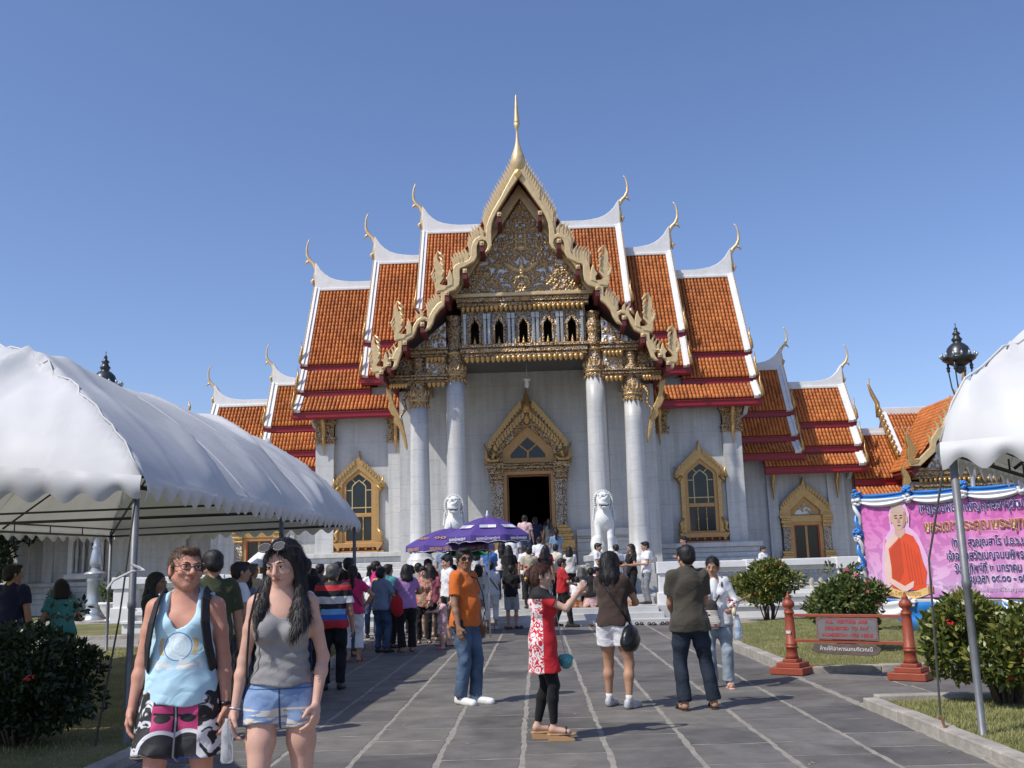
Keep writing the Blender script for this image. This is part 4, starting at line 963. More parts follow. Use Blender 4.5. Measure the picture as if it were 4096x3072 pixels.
# ------------------------------------------------------------------ terrace, steps, balustrades
tr = MB(); tr.box(X0-11.2, X0+13.5, 27.6, 52, -.2, .6); tr.box(X0-3.6, X0+3.6, 26.3, 27.6, -.2, .42)
TER = struct(tr.build('terrace', MARBLE_GREY))
for k in range(3):
    st = MB(); st.box(X0-3.5+k*.1, X0+3.5-k*.1, 25.5+.32*k, 26.5, .14*k-.1, .14*(k+1)); st.build('step', MARBLE_GREY, TER, bevel=.015)
for k in range(6):
    st = MB(); st.box(X0-1.65, X0+1.65, 29.7+.32*k, 31.75, .42, .6+.15*(k+1)-.002); st.build('stair_step', MARBLE, TER, bevel=.015)
for k in range(2):
    st = MB(); st.box(X0-3.4, X0+3.4, 28.2+.35*k, 30, .4, .5+.1*(k)+.002); st.build('step', MARBLE_GREY, TER, bevel=.015)
def balustrade(label, xa, xb, Y, z0, ztop, npan, post_first=True):
    T = thing('balustrade', label, 'balustrade', ((xa+xb)/2, Y, 0), group='white balustrades beside the temple steps'); off = ((xa+xb)/2, Y, 0)
    p = MB()
    for a, b, o in ((z0,.28,.14),(.28,.36,.2),(.36,.5,.08),(.5,.62,.16),(.62,.7,.1)): p.box(xa, xb, Y-o-.1, Y+o+.1, a, b)
    p.build('plinth', WHITE, T, off, bevel=.012)
    r = MB()
    for a, b, o in ((ztop-.3,ztop-.24,.1),(ztop-.24,ztop-.18,.16),(ztop-.18,ztop-.02,.24),(ztop-.02,ztop,.2)): r.box(xa-.05, xb+.05, Y-o, Y+o, a, b)
    r.build('rail', WHITE, T, off, bevel=.012)
    W = (xb-xa)/npan
    bm = MB(); bm.lathe([(.07,0),(.075,.05),(.05,.07),(.06,.1),(.085,.2),(.075,.28),(.05,.36),(.062,.38),(.05,.4),(.075,.47),(.065,.5)], 10); bme = bm.mesh('baluster', smooth=True)
    for k in range(npan+1):
        x = xa+W*k; q = MB(); q.box(x-.28, x+.28, Y-.22, Y+.22, .7, ztop-.3); q.box(x-.32, x+.32, Y-.27, Y+.27, ztop-.3, ztop+.015); q.box(x-.33, x+.33, Y-.27, Y+.27, .3, .72); q.build('post', WHITE, T, off, bevel=.015)
        if k < npan:
            n = int((W-.7)/.24)
            for j in range(n):
                obj('baluster', bme, GLAZE, T, loc=(x+.35+(j+.5)*(W-.7)/n-off[0], 0, .7), scale=(1,1,(ztop-.3-.7)/.5))
    return T
GLAZE = M('glazed_baluster', (.50,.46,.38), .35, var=.1)
balustrade('white balustrade with urn shaped balusters right of the temple steps', X0+3.75, X0+13.4, 27.5, -.05, 1.52, 4)
balustrade('white balustrade with urn shaped balusters left of the temple steps', X0-11.1, X0-3.75, 27.5, -.05, 1.52, 3)
for s in (-1, 1):
    pd = MB(); x = X0+s*2.27
    for a, b, o in ((.5,.75,.1),(.75,.85,.04),(.85,1.5,.0),(1.5,1.6,.05),(1.6,1.78,.1)): pd.box(x-.5-o, x+.5+o, 29.75-o, 31.6+o, a, b)
    t = pd.build('lion_pedestal', MARBLE, TER, bevel=.02)

# ------------------------------------------------------------------ galleries beside the hall, pavilions at their ends
def gallery_door(parent, off, cx, Y, zb=1.45, open_=False):
    d = zb-1.45; S = lambda L: [(x+cx, z+d) for x, z in L]
    fr = MB(); fr.plate([S([(-.66,1.45),(-.66,2.95),(.66,2.95),(.66,1.45)]), S([(-.5,1.44),(-.5,2.82),(.5,2.82),(.5,1.44)])[::-1]], Y-.2, Y+.0)
    D = fr.build('door', GOLD_FRAME, parent, off, bevel=.015)
    rd = MB(); rd.plate([S([(-.51,1.45),(-.51,2.83),(.51,2.83),(.51,1.45)]), S([(-.46,1.44),(-.46,2.79),(.46,2.79),(.46,1.44)])[::-1]], Y-.14, Y-.05); rd.build('inner_frame', RED_GLASS, D, off)
    for sg in (-1,1):
        l = MB(); l.box(min(cx+sg*.05,cx+sg*.46), max(cx+sg*.05,cx+sg*.46), Y-.08, Y-.04, 1.45+d, 2.8+d); l.build('door_leaf', GLASS_D, D, off)
        j = MB(); j.box(min(cx+sg*.66,cx+sg*.95), max(cx+sg*.66,cx+sg*.95), Y-.26, Y, 1.8+d, 2.75+d); j.build('jamb_pilaster', MOSAIC_S, D, off, bevel=.01)
        c = MB()
        for z0, z1, o in ((1.45,1.62,.14),(1.62,1.7,.06),(1.7,1.8,.1)): c.box(min(cx+sg*.63,cx+sg*(.95+o)), max(cx+sg*.63,cx+sg*(.95+o)), Y-.28-o, Y, z0+d, z1+d)
        c.build('jamb_base', GOLD_B, D, off, bevel=.012); c = MB()
        for z0, z1, o in ((2.75,2.83,.05),(2.83,2.9,.02),(2.9,3.0,.08),(3.0,3.1,.05),(3.1,3.22,.12)): c.box(min(cx+sg*.63,cx+sg*(.95+o)), max(cx+sg*.63,cx+sg*(.95+o)), Y-.28-o, Y, z0+d, z1+d)
        c.build('jamb_capital', GOLD_B, D, off, bevel=.012)
    mb = MB(); mb.box(cx-.045, cx+.045, Y-.12, Y-.03, 1.45+d, 2.82+d); mb.build('door_mullion', GOLD_FRAME, D, off)
    a = MB(); out = [(-1.05,3.2),(-1.0,3.45),(-.85,3.6),(-.6,3.85),(-.3,4.12),(-.12,4.3),(-.07,4.45),(0,4.75)]; out = out+[(-x,z) for x, z in reversed(out[:-1])]
    inn = [(-.6,3.2),(-.6,3.4),(-.5,3.5),(0,3.95),(.5,3.5),(.6,3.4),(.6,3.2)]
    a.plate([S(out), S(inn)[::-1]], Y-.22, Y); a.box(cx-.66, cx+.66, Y-.24, Y, 2.95+d, 3.2+d); a.build('door_arch', GOLD_B, D, off, bevel=.015)
    t = MB(); t.plate(S([(-.62,3.18),(-.62,3.42),(0,3.98),(.62,3.42),(.62,3.18)]), Y-.1, Y); t.build('tympanum', GOLD_FRAME, D, off)
    relief_panel(D.parent, off, S([(-.42,3.25),(.42,3.25),(.36,3.38),(0,3.72),(-.36,3.38)]), Y-.11, 'tympanum_carving', seed=4, amp=.04)
    arch_leaves(D, off, cx, Y-.24, [(.98,3.4+d),(.8,3.65+d),(.5,3.95+d),(.12,4.25+d)], 9, LEAF_SMALL, GOLD_B, .95)
    return D
def gallery(s, label):
    T = thing('gallery_wing', label, 'building', (X0+s*11, 41, 0), group='lower side wings of the temple'); off = (s*11, 41, 0)
    D_T = [(41.4,9.45,40.32,7.5,.2),(40.34,7.15,39.88,6.42,.2),(39.92,6.05,39.5,5.68,.2)]
    E_T = [(41.4,8.6,40.32,6.98,.2),(40.34,6.64,39.88,5.95,.2),(39.92,5.55,39.5,5.12,.2)]
    roof_segment(T, off, s, 7.95, 10.82, 41.4, 9.6, D_T, chofa=.8, ridge_h=.28, spikes=True, rake_w=.26)
    roof_segment(T, off, s, 10.4, 13.32, 41.4, 8.85, E_T, chofa=.8, ridge_h=.28, rake_w=.26, xin_tiers=[10.4,10.4,9.4])
    w = MB(); w.box(min(s*7.9,s*13.1), max(s*7.9,s*13.1), 40.6, 43, .5, 6); w.build('wall', MARBLE, T, off)
    for xa, xb in ((9.62,10.05),(12.05,12.75)):
        p = MB(); p.box(min(s*xa,s*xb), max(s*xa,s*xb), 40.42, 40.62, 1.2, 5.2); P_ = p.build('pilaster', MARBLE, T, off, bevel=.015)
        b = MB(); xm = s*(xa+xb)/2; b.tube([(xm,39.9,5.1),(xm,40.1,4.8),(xm,40.3,4.5),(xm,40.24,4.25),(xm,40.36,3.85)], [.05,.09,.08,.06,.01], 7); b.build('eave_bracket', GOLD_B, P_, off, smooth=True)
    pl = MB()
    for a, b, o in ((.5,.9,.4),(.9,1.05,.3),(1.05,1.25,.2),(1.25,1.4,.26)): pl.box(min(s*8.6,s*(13.1+o)), max(s*8.6,s*(13.1+o)), 40.5-o, 43, a, b)
    pl.build('plinth', MARBLE, T, off, bevel=.02)
    gallery_door(T, off, s*11.07, 40.6)
    return T
gallery(1, 'lower right temple wing with two stepped orange roofs and a gilded door')
gallery(-1, 'lower left temple wing with two stepped orange roofs behind the white tent')
def pavilion(s, label, porch=True):
    T = thing('end_pavilion', label, 'building', (X0+s*17, 41, 0), group='end pavilions of the temple wings'); off = (s*17, 41, 0)
    F_T = [(41.4,6.55,39.85,4.55,.2),(39.9,4.2,39.4,3.85,.2)]
    G_T = [(41.9,7.35,40.1,5.1,.2)]
    roof_segment(T, off, s, 13.0, 24.0, 41.4, 6.8, F_T, rake=False, chofa=0, ridge_h=.26)
    # upper roof with a gilded verge towards the hall
    r = roof_segment(T, off, -1 if s > 0 else 1, -22.0, -15.1, 41.9, 7.6, G_T, chofa=.75, ridge_h=.26, gable=False, spikes=True) if False else None
    up = MB(); up.add([(s*15.0,41.9,7.4),(s*22,41.9,7.4),(s*22,40.05,5.05),(s*15.0,40.05,5.05),(s*15.0,43.8,5.05),(s*22,43.8,5.05)], [(0,1,2,3),(0,1,5,4),(0,3,4)])
    UR = up.build('roof', TILE_UNDER, T, off)
    q = [(s*15.15,41.9,7.42),(s*22,41.9,7.42),(s*22,40.05,5.07),(s*15.15,40.05,5.07)]
    if s < 0: q = [q[1],q[0],q[3],q[2]]
    make_tiles(*q, 'roof_tiles', UR, off)
    v = MB(); v.beam((s*15.05,41.9,7.5),(s*15.05,40.0,5.1),.3,.16,up=(0,-1,1)); v.box(min(s*14.95,s*22), max(s*14.95,s*22), 41.8, 42.05, 7.35, 7.68); v.build('ridge', WHITE, UR, off, bevel=.02)
    gv = MB(); gv.tube([(s*14.9,41.9,7.3),(s*14.9,41.95,7.9),(s*14.72,41.95,8.3),(s*14.6,41.95,8.7),(s*14.66,41.95,9.0)], [.12,.1,.09,.05,.01], 7); gv.beam((s*14.88,41.9,7.6),(s*14.88,39.95,5.15),.1,.22,up=(0,-1,1))
    for k in range(10):
        t = (k+.5)/10; gv.tube([(s*14.86,41.9-1.9*t,7.6-2.4*t),(s*14.84,41.8-1.9*t,7.85-2.4*t),(s*14.86,41.86-1.9*t,8.0-2.4*t)], [.06,.06,.01], 5)
    gv.build('gilded_verge', GOLD_B, UR, off, smooth=True)
    rb = MB(); rb.box(min(s*15,s*17.2), max(s*15,s*17.2), 39.9, 40.15, 4.72, 5.0); rb.build('eave_board', RED_LAC, UR, off, bevel=.01)
    cx = s*16.75; YB = 37.6
    if porch:
        # porch gable facing the garden
        pr = MB()
        for sg in (-1,1): pr.plate([(cx,7.5),(cx+sg*2.3,4.6),(cx+sg*2.2,4.45),(cx,7.25)], YB+.1, 42)
        PR = pr.build('porch_roof', RED_DARK, T, off)
        for sg in (-1,1):
            q = [(cx,YB+.1,7.55),(cx,42,7.55),(cx+sg*2.25,42,4.75),(cx+sg*2.25,YB+.1,4.75)]
            if sg > 0: q = [q[1],q[0],q[3],q[2]]
            make_tiles(*q, 'roof_tiles', PR, off)
            b = MB(); b.plate([(cx,7.8),(cx+sg*.4,7.2),(cx+sg*.9,6.6),(cx+sg*1.05,6.25),(cx+sg*1.2,6.2),(cx+sg*1.5,5.8),(cx+sg*1.55,5.5),(cx+sg*2.0,5.1),(cx+sg*2.45,5.05),(cx+sg*2.4,4.8),(cx+sg*2.0,4.8),(cx+sg*1.4,5.3),(cx+sg*1.3,5.7),(cx+sg*.95,6.05),(cx+sg*.8,6.3),(cx+sg*.3,6.95),(cx,7.35)], YB-.08, YB+.1); b.build('bargeboard', GOLD, PR, off, bevel=.02)
            n = MB(); n.plate([(cx+sg*(2.0+x), 5.05+z) for x, z in NG], YB-.1, YB+.08); n.build('naga_finial', GOLD_B, PR, off, bevel=.02)
            for t in range(9): place(LEAF_TOOTH, 'tooth', GOLD_B, PR, off, (cx+sg*(.15+.17*t), YB, 7.55-.24*t), ry=0, sc=.7, sx=sg)
            n = MB(); n.plate([(cx+sg*(2.3+x*.9), 4.0+z*.8) for x, z in NG], YB-.1, YB+.08); n.build('naga_finial', GOLD_B, PR, off, bevel=.02)
        f = MB(); f.tube([(cx,YB,7.6),(cx,YB,8.1),(cx+.05,YB-.1,8.5),(cx,YB,9.0)], [.1,.09,.05,.01], 7); f.build('ridge_finial', GOLD_B, PR, off, smooth=True)
        relief_panel(T, off, [(cx-1.6,4.75),(cx+1.6,4.75),(cx,6.9)], YB+.4, 'pediment', seed=6, amp=.08, res=.03)
        c1 = moulding(T, off, cx-2.1, cx+2.1, YB+.35, 4.35, 4.75); c2 = moulding(T, off, cx-2.1, cx+2.1, YB+.35, 3.8, 4.1)
        for k in range(22): place(PENDANT, 'pendant', GOLD_B, c1, off, (cx-2.0+4*(k+.5)/22, YB+.28, 4.35), sc=.9)
    w = MB(); w.box(min(s*13.1,s*24), max(s*13.1,s*24), 42.2, 46, -.1, 5.4); porch and w.box(min(cx-1.9,cx+1.9), max(cx-1.9,cx+1.9), YB+1.2, 42.2, -.1, 4.3); w.build('wall', MARBLE, T, off)
    for x in (13.3,14.6,18.1,20.3,21.3):
        p = MB(); p.box(min(s*x,s*(x+.42)), max(s*x,s*(x+.42)), 42.0, 42.22, .1, 5.2); p.build('pilaster', MARBLE, T, off, bevel=.015)
    pl = MB()
    for a, b, o in ((-.1,.5,.5),(.5,.7,.36),(.7,.95,.26),(.95,1.2,.18),(1.2,1.38,.28)): pl.box(min(s*13.2,s*24), max(s*13.2,s*24), 42.1-o, 43, a, b)
    pl.build('plinth', MARBLE, T, off, bevel=.02)
    wf = MB(); wf.plate([[(s*18.85-.75,1.5),(s*18.85-.75,4.6),(s*18.85+.75,4.6),(s*18.85+.75,1.5)], [(s*18.85-.55,1.75),(s*18.85+.55,1.75),(s*18.85+.55,4.4),(s*18.85-.55,4.4)]], 41.9, 42.15); wf.box(s*18.85-.85, s*18.85+.85, 41.8, 42.1, 1.5, 1.7)
    WF = wf.build('window', WHITE, T, off, bevel=.02)
    wp = MB(); wp.box(s*18.85-.56, s*18.85+.56, 42.16, 42.19, 1.7, 4.42); wp.build('window_back', M('window_shade', (.3,.3,.31), .6), WF, off)
    for k in range(4):
        m = MB(); m.lathe([(.08,0),(.06,.2),(.05,.6),(.09,.7),(.07,.8),(.09,.95),(.05,1.2),(.06,1.8),(.09,1.95),(.05,2.1),(.08,2.7)], 10, (s*18.85-.42+.28*k, 42.05, 1.72)); m.build('baluster', MARBLE, WF, off, smooth=True)
    return T
pavilion(1, 'right end pavilion with gilded porch gable behind the pink banner')
pavilion(-1, 'left end pavilion with white walls seen below the tent', porch=False)
# ------------------------------------------------------------------ guardian lions
def make_lion(label, x, y, z):
    T = thing('lion_statue', label, 'statue', (x, y, z), group='white stone guardian lions')
    S = SDF()
    # haunches, chest, straight forelegs, raised head
    S.ell((0,.55,.42), (.30,.36,.40), k=.08); S.cone((0,.5,.55), (0,.08,1.0), .27, .27, k=.1); S.ell((0,-.05,1.08), (.30,.25,.30), k=.08)
    for s in (-1,1):
        S.cone((s*.19,-.02,.95), (s*.19,-.1,.5), .14, .105, k=.06); S.cone((s*.19,-.1,.5), (s*.18,-.1,.1), .105, .095, k=.04); S.ell((s*.18,-.2,.08), (.12,.19,.08), k=.04)
        S.ell((s*.3,.42,.3), (.15,.32,.28), k=.06); S.ell((s*.32,.1,.07), (.1,.24,.07), k=.05)
        S.ell((s*.26,.06,1.6), (.06,.1,.12), k=.04)
    S.cone((0,-.02,1.25), (0,-.06,1.55), .21, .2, k=.08)
    S.ell((0,-.08,1.66), (.23,.24,.24), k=.05); S.ell((0,-.28,1.56), (.17,.15,.14), k=.05); S.ell((0,-.36,1.66), (.10,.09,.07), k=.04)
    S.ell((0,-.36,1.43), (.14,.10,.05), k=.03); S.ell((0,-.05,1.84), (.14,.16,.09), k=.05)
    for s in (-1,1): S.ell((s*.1,-.31,1.74), (.05,.05,.045), k=.02); S.cone((s*.04,-.34,1.81), (s*.19,-.24,1.83), .035, .03, k=.03)
    S.cone((-.13,-.44,1.5), (.13,-.44,1.5), .022, .022, k=.015, op='s')
    def post(D, X, Y, Z):
        ch = np.clip(1-((Z-1.05)/.22)**2-(X/.26)**2, 0, 1)*(Y < .02)
        return D + (ch*.010*(np.sin(Z*75)*np.cos(X*62))).astype(np.float32)
    obj('statue_body', S.mesh('lion', .016, post), M('lion_stone', (.70,.70,.67), .6, var=.06, scale=4, bump=.2, bscale=40), T)
    m = MB()
    for k in range(30):
        a = R(-150+300*k/29)-math.pi/2; r0, r1 = .27, .345
        cx, cz = math.cos(a+math.pi), math.sin(a+math.pi)
        zz = 1.62+ (-cz)*.0
        px, pz = math.sin(R(-150+300*k/29)), math.cos(R(-150+300*k/29))
        st = 1.0 if pz > 0 else 1.0+.55*(-pz)
        p0 = (px*r0, -.02, 1.64+pz*r0*st); p1 = (px*r1, -.05, 1.64+pz*r1*st+.01)
        m.tube([p0, ((p0[0]+p1[0])/2, -.08, (p0[2]+p1[2])/2), p1], [.034,.03,.008], 5)
    for s in (-1,1):
        for k in range(9):
            z_ = 1.42-.045*k; m.tube([(s*(.27+.004*k),.0,z_), (s*(.32+.006*k),-.03,z_-.01), (s*(.345+.006*k),-.02,z_-.03)], [.03,.028,.008], 5)
    m.build('mane_curls', MATS['lion_stone'], T, smooth=True, kind='stuff')
    t = MB(); t.box(-.15,.15,-.455,-.41,1.47,1.53); tt = t.build('mouth', M('mouth_dark', (.05,.045,.045), .8), T)
    teeth_ = MB()
    for k in range(7): teeth_.box(-.12+.036*k, -.12+.036*k+.024, -.47, -.44, 1.5, 1.535)
    teeth_.build('teeth', MATS['lion_stone'], T, kind='stuff')
    b = MB(); b.box(-.5,.5,-.5,1.0,-.08,.02); b.build('statue_base', MATS['lion_stone'], T, bevel=.015)
    T.scale = (.92,.92,.985)
    return T
make_lion('white stone lion statue right of the temple steps', X0+2.27, 30.3, 1.79)
make_lion('white stone lion statue left of the steps, partly behind the purple umbrellas', X0-2.27, 30.3, 1.79)

# ------------------------------------------------------------------ tall lamps
IRON = M('dark_bronze', (.06,.066,.07), .35, .6, var=.2, scale=8); SILVER = M('silver_paint', (.42,.45,.48), .35, .5, var=.1, scale=4)
def lamp_post(label, x, y):
    T = thing('lamp_post', label, 'lamp post', (x, y, 0), group='tall lamp posts beside the temple')
    b = MB(); b.lathe([(.42,-.05),(.42,.1),(.36,.14),(.34,.2),(.3,.26),(.33,.32),(.29,.36),(.275,.5),(.27,.56),(.3,.6),(.27,.66),(.265,1.4),(.3,1.44),(.27,1.5),(.3,1.62),(.42,1.68),(.36,1.74),(.2,1.78),(.15,1.9)], 24); b.build('base', SILVER, T, smooth=True)
    v = MB(); v.lathe([(.15,1.9),(.2,1.98),(.22,2.1),(.16,2.5),(.13,2.58),(.16,2.64),(.12,2.7),(.11,2.9),(.13,2.95),(.09,3.0),(.075,4.5),(.06,6.9),(.09,6.95),(.06,7.0),(.05,7.1)], 18); v.build('post', SILVER, T, smooth=True)
    f = MB()
    for k in range(4):
        a = math.pi/4+k*math.pi/2; c, s_ = math.cos(a), math.sin(a)
        f.tube([(.05*c,.05*s_,7.0),(.25*c,.25*s_,7.1),(.36*c,.36*s_,7.5),(.42*c,.42*s_,8.1),(.43*c,.43*s_,8.5)], [.03,.03,.025,.025,.03], 6)
        f.lathe([(.03,0),(.07,.05),(.05,.1),(.08,.16),(.04,.22),(.05,.32)], 8, (.42*c,.42*s_,8.1))
    f.build('frame_arm', IRON, T, smooth=True)
    cn = MB(); cn.lathe([(.2,8.28),(.3,8.34),(.5,8.46),(.58,8.52),(.6,8.6),(.52,8.64),(.45,8.68),(.43,8.8),(.36,8.98),(.24,9.1),(.14,9.16),(.16,9.22),(.2,9.28),(.13,9.36),(.1,9.44),(.15,9.5),(.09,9.56),(.05,9.62),(.07,9.68),(.02,9.76),(.015,9.9)], 20); cn.build('canopy', IRON, T, smooth=True)
    gl = MB(); gl.lathe([(.04,8.0),(.16,8.08),(.2,8.2),(.18,8.32)], 14); gl.build('light_globe', M('lamp_glass_dark', (.06,.06,.065), .15), T, smooth=True)
    cr = MB()
    for k in range(14):
        a = 2*math.pi*k/14; c, s_ = math.cos(a), math.sin(a); cr.tube([(.58*c,.58*s_,8.6),(.63*c,.63*s_,8.7),(.58*c,.58*s_,8.78)], [.05,.05,.01], 5)
    cr.build('canopy_crest', SILVER, T, smooth=True, kind='stuff')
    return T
lamp_post('tall silver lamp post with bronze crown behind the left tent', -15.95, 36.0)
lamp_post('tall lamp post with bronze crown above the right tent', 15.75, 36.0)

# ------------------------------------------------------------------ marquee tents
def mk_canvas(name):
    m, nt, b = new_mat(name); co = coords(nt)
    n = N(nt, 'ShaderNodeTexNoise', Scale=1.4, Detail=6.0); nt.links.new(co, n.inputs[0])
    r = ramp(nt, [(.3,(.58,.585,.59)), (.7,(.70,.70,.70))], n.outputs[0]); nt.links.new(r.outputs[0], b.inputs['Base Color']); b.inputs['Roughness'].default_value = .55
    n2 = N(nt, 'ShaderNodeTexNoise', Scale=2.0, Detail=3.0, Distortion=.6); nt.links.new(co, n2.inputs[0]); add_bump(nt, b, n2.outputs[0], .2, .04)
    tr = nt.nodes.new('ShaderNodeBsdfTranslucent'); tr.inputs[0].default_value = (.75,.72,.62,1)
    mx = nt.nodes.new('ShaderNodeMixShader'); mx.inputs[0].default_value = .16; out = nt.nodes['Material Output']
    nt.links.new(b.outputs[0], mx.inputs[1]); nt.links.new(tr.outputs[0], mx.inputs[2]); nt.links.new(mx.outputs[0], out.inputs[0])
    MATS[name] = m; return m
CANVAS = mk_canvas('white_tent_canvas'); STEEL = M('galvanised_steel', (.17,.175,.185), .5, .3, var=.15, scale=12); STEEL_D = M('dark_steel', (.05,.06,.055), .5, .3)
ROPE = M('dark_rope', (.06,.06,.055), .9)
def tent(label, NR, FR, FL, NL, ze, rise, hipY, seed, group, front_arch=0.0, pw=.85, scal=.035):
    """corner points (x, y) in plan: near right, far right, far left, near left"""
    cx = (NR[0]+FL[0])/2; cy = (NR[1]+FL[1])/2
    T = thing('marquee_tent', label, 'tent', (cx, cy, 0), group=group); off = (cx, cy, 0)
    Q = [np.array(p, float) for p in (NL, NR, FR, FL)]
    def plan(u, v): return (Q[0]*(1-u)+Q[1]*u)*(1-v)+(Q[3]*(1-u)+Q[2]*u)*v     # u: left->right, v: near->far
    W = np.linalg.norm(Q[1]-Q[0]); L = np.linalg.norm(Q[2]-Q[1])
    rg = np.random.default_rng(seed); NU, NV = 110, 180
    P = np.zeros((NV+1, NU+1, 3)); ph = rg.uniform(0, 6.28, 8)
    def crease(s_, t, dg, o):     # taut diagonal folds, sharp on one side
        a_ = s_*1.25+dg*t*(2.9+1.1*math.sin(s_*.9+ph[o]))+.5*math.sin(s_*2.7)+ph[o]; b_ = s_*2.2-dg*t*3.4+1.7*math.sin(s_*.7)+ph[o+1]
        f1 = (a_/math.pi) % 1.0; f2 = (b_/math.pi) % 1.0
        return .17*(max(0, 1-abs(f1-.25)*6)**1.3 - .6*max(0, 1-abs(f1-.55)*3.0))*(.55+.45*math.sin(s_*1.3+ph[o+2]))+.07*max(0, 1-abs(f2-.5)*5)*(.5+.5*math.sin(s_*2.1+ph[o+3]))
    for j in range(NV+1):
        for i in range(NU+1):
            u, v = i/NU, j/NV; xy = plan(u, v)
            du = min(u, 1-u)*W; dv = min(v, 1-v)*L; hw = W/2
            a = min(du/hw, 1); b_ = min(dv/hipY, 1); t = min(a, b_)
            z = ze + rise*math.sin(t*math.pi/2)**pw
            # slack canvas: scallops between the ribs, diagonal pulls to the corners
            env = (1-t)**.7*t**.25
            if a < b_: s_ = v*L; z -= .05*env*abs(math.sin(s_*math.pi/2.4+.3)) ; w = crease(s_, t, 1 if v < .5 else -1, 0)
            else: s_ = u*W; z -= .05*env*abs(math.sin(s_*math.pi/1.45)); w = crease(s_, t, 1 if u < .5 else -1, 2)
            z += w*env*1.5 + .006*math.sin(s_*19+t*23+ph[4])*env
            if front_arch and v < .2: z += front_arch*math.sin(math.pi*u)*max(0, 1-v/.2)*(1-t)
            P[j, i] = (xy[0], xy[1], z)
    c = MB(); c.grid(P); C_ = c.build('canopy', CANVAS, T, off, smooth=True)
    sm = MB()     # stitched seams over the hips and ribs
    def onsurf(u, v): q_ = P[int(round(v*NV)), int(round(u*NU))]; return (q_[0], q_[1], q_[2]+.006)
    hv = hipY/L
    for (u0, v0, v1) in ((0,0,hv),(1,0,hv),(0,1,1-hv),(1,1,1-hv)): sm.tube([onsurf(u0+(.5-u0)*k/30, v0+(v1-v0)*k/30) for k in range(31)], .011, 5)
    for vv in (.33,.5,.67):
        sm.tube([onsurf(k/60, vv) for k in range(61)], .007, 5)
    sm.build('seams', CANVAS, C_, off, smooth=True, kind='stuff')
    # valance with scalloped edge on each side
    ring = [P[0, i] for i in range(NU+1)]; sides = [np.array(ring), np.array([P[j, NU] for j in range(NV+1)]), np.array([P[NV, NU-i] for i in range(NU+1)]), np.array([P[NV-j, 0] for j in range(NV+1)])]
    for si, S_ in enumerate(sides):
        d = np.cumsum(np.r_[0, np.linalg.norm(np.diff(S_[:, :2], axis=0), axis=1)]); n = int(d[-1]/.035)
        t = np.linspace(0, d[-1], n+1); p = np.stack([np.interp(t, d, S_[:, k]) for k in range(3)], 1)
        tx, ty = S_[-1,0]-S_[0,0], S_[-1,1]-S_[0,1]; nl = math.hypot(tx, ty); nx, ny = ty/nl, -tx/nl
        rows = []
        sc = .34
        for r_ in range(6):
            f = r_/5; zb = ze-.19-scal*np.cos(2*np.pi*t/sc)-.012*np.sin(t*5.3+si)
            zz = p[:,2]*(1-f)+zb*f; bul = .035*np.sin(f*math.pi)+.014*np.sin(t*7.3+si)*f+.010*np.sin(t*18+si*2)*f
            rows.append(np.stack([p[:,0]+nx*(bul+.012), p[:,1]+ny*(bul+.012), zz], 1))
        v_ = MB(); v_.grid(np.array(rows)); v_.build('valance', CANVAS, C_, off, smooth=True)
    # frame and legs
    npole = 3; fr = MB(); zf = ze-.1
    inset = lambda u, v: plan(.012+u*.976, .008+v*.984)
    def seg(a, b, za, zb, r=.022): fr.tube([(a[0],a[1],za),(b[0],b[1],zb)], r, 8)
    for u in (0,1): seg(inset(u,0), inset(u,1), zf, zf)
    for u in (.02,.98): seg(inset(u,.0), inset(u,1), zf+.14, zf+.14, .016)
    for v in (0,.5,1): seg(inset(0,v), inset(1,v), zf, zf); seg(inset(0,v), inset(1,v), zf+.14, zf+.14, .016)
    for u in (0,1):
        for k in range(12):
            a = inset(u, k/11); fr.tube([(a[0],a[1],zf),(a[0],a[1],zf+.14)], .012, 6)
    hy = hipY/L
    for (u, v, vv) in ((0,0,hy),(1,0,hy),(0,1,1-hy),(1,1,1-hy)): seg(inset(u,v), inset(.5,vv), zf+.02, ze+rise-.12)
    for v in (.3,.4,.5,.6,.7):
        for u in (0,1): seg(inset(u,v), inset(.5,v), zf+.05, ze+rise-.14, .018)
    seg(inset(.5,hy), inset(.5,1-hy), ze+rise-.12, ze+rise-.12)
    fr.build('frame', STEEL_D, T, off, smooth=True)
    for u in (0,1):
        for v in (0,.5,1):
            a = inset(u, v); p = MB(); p.lathe([(.045,-.06),(.045,.0),(.032,.01),(.032,1.2),(.04,1.21),(.04,1.26),(.034,1.27),(.034,zf+.05)], 12, (a[0],a[1],.05)); p.build('leg', STEEL, T, off, smooth=True)
    return T, plan, off
TL, planL, offL = tent('long white tent with scalloped edge along the left of the path', (-3.76,9.4), (-3.42,19.2), (-9.1,21.2), (-10.6,9.2), 2.5, 1.88, 2.1, 3, 'white tents beside the path', front_arch=.22, pw=.78, scal=.048)
tent('white tent beyond the left edge that shades the dark shrub', (-3.45,5.0), (-5.08,8.85), (-10.7,8.85), (-9.1,5.0), 2.5, 1.7, 1.7, 8, 'white tents beside the path', pw=.62)
TR, planR, offR = tent('white tent corner at the right edge, in front of the pink banner', (8.47,5.25), (14.2,13.4), (9.25,16.9), (3.55,8.67), 2.5, 2.1, 3.6, 5, 'white tents beside the path', front_arch=.0, pw=.62, scal=.055)
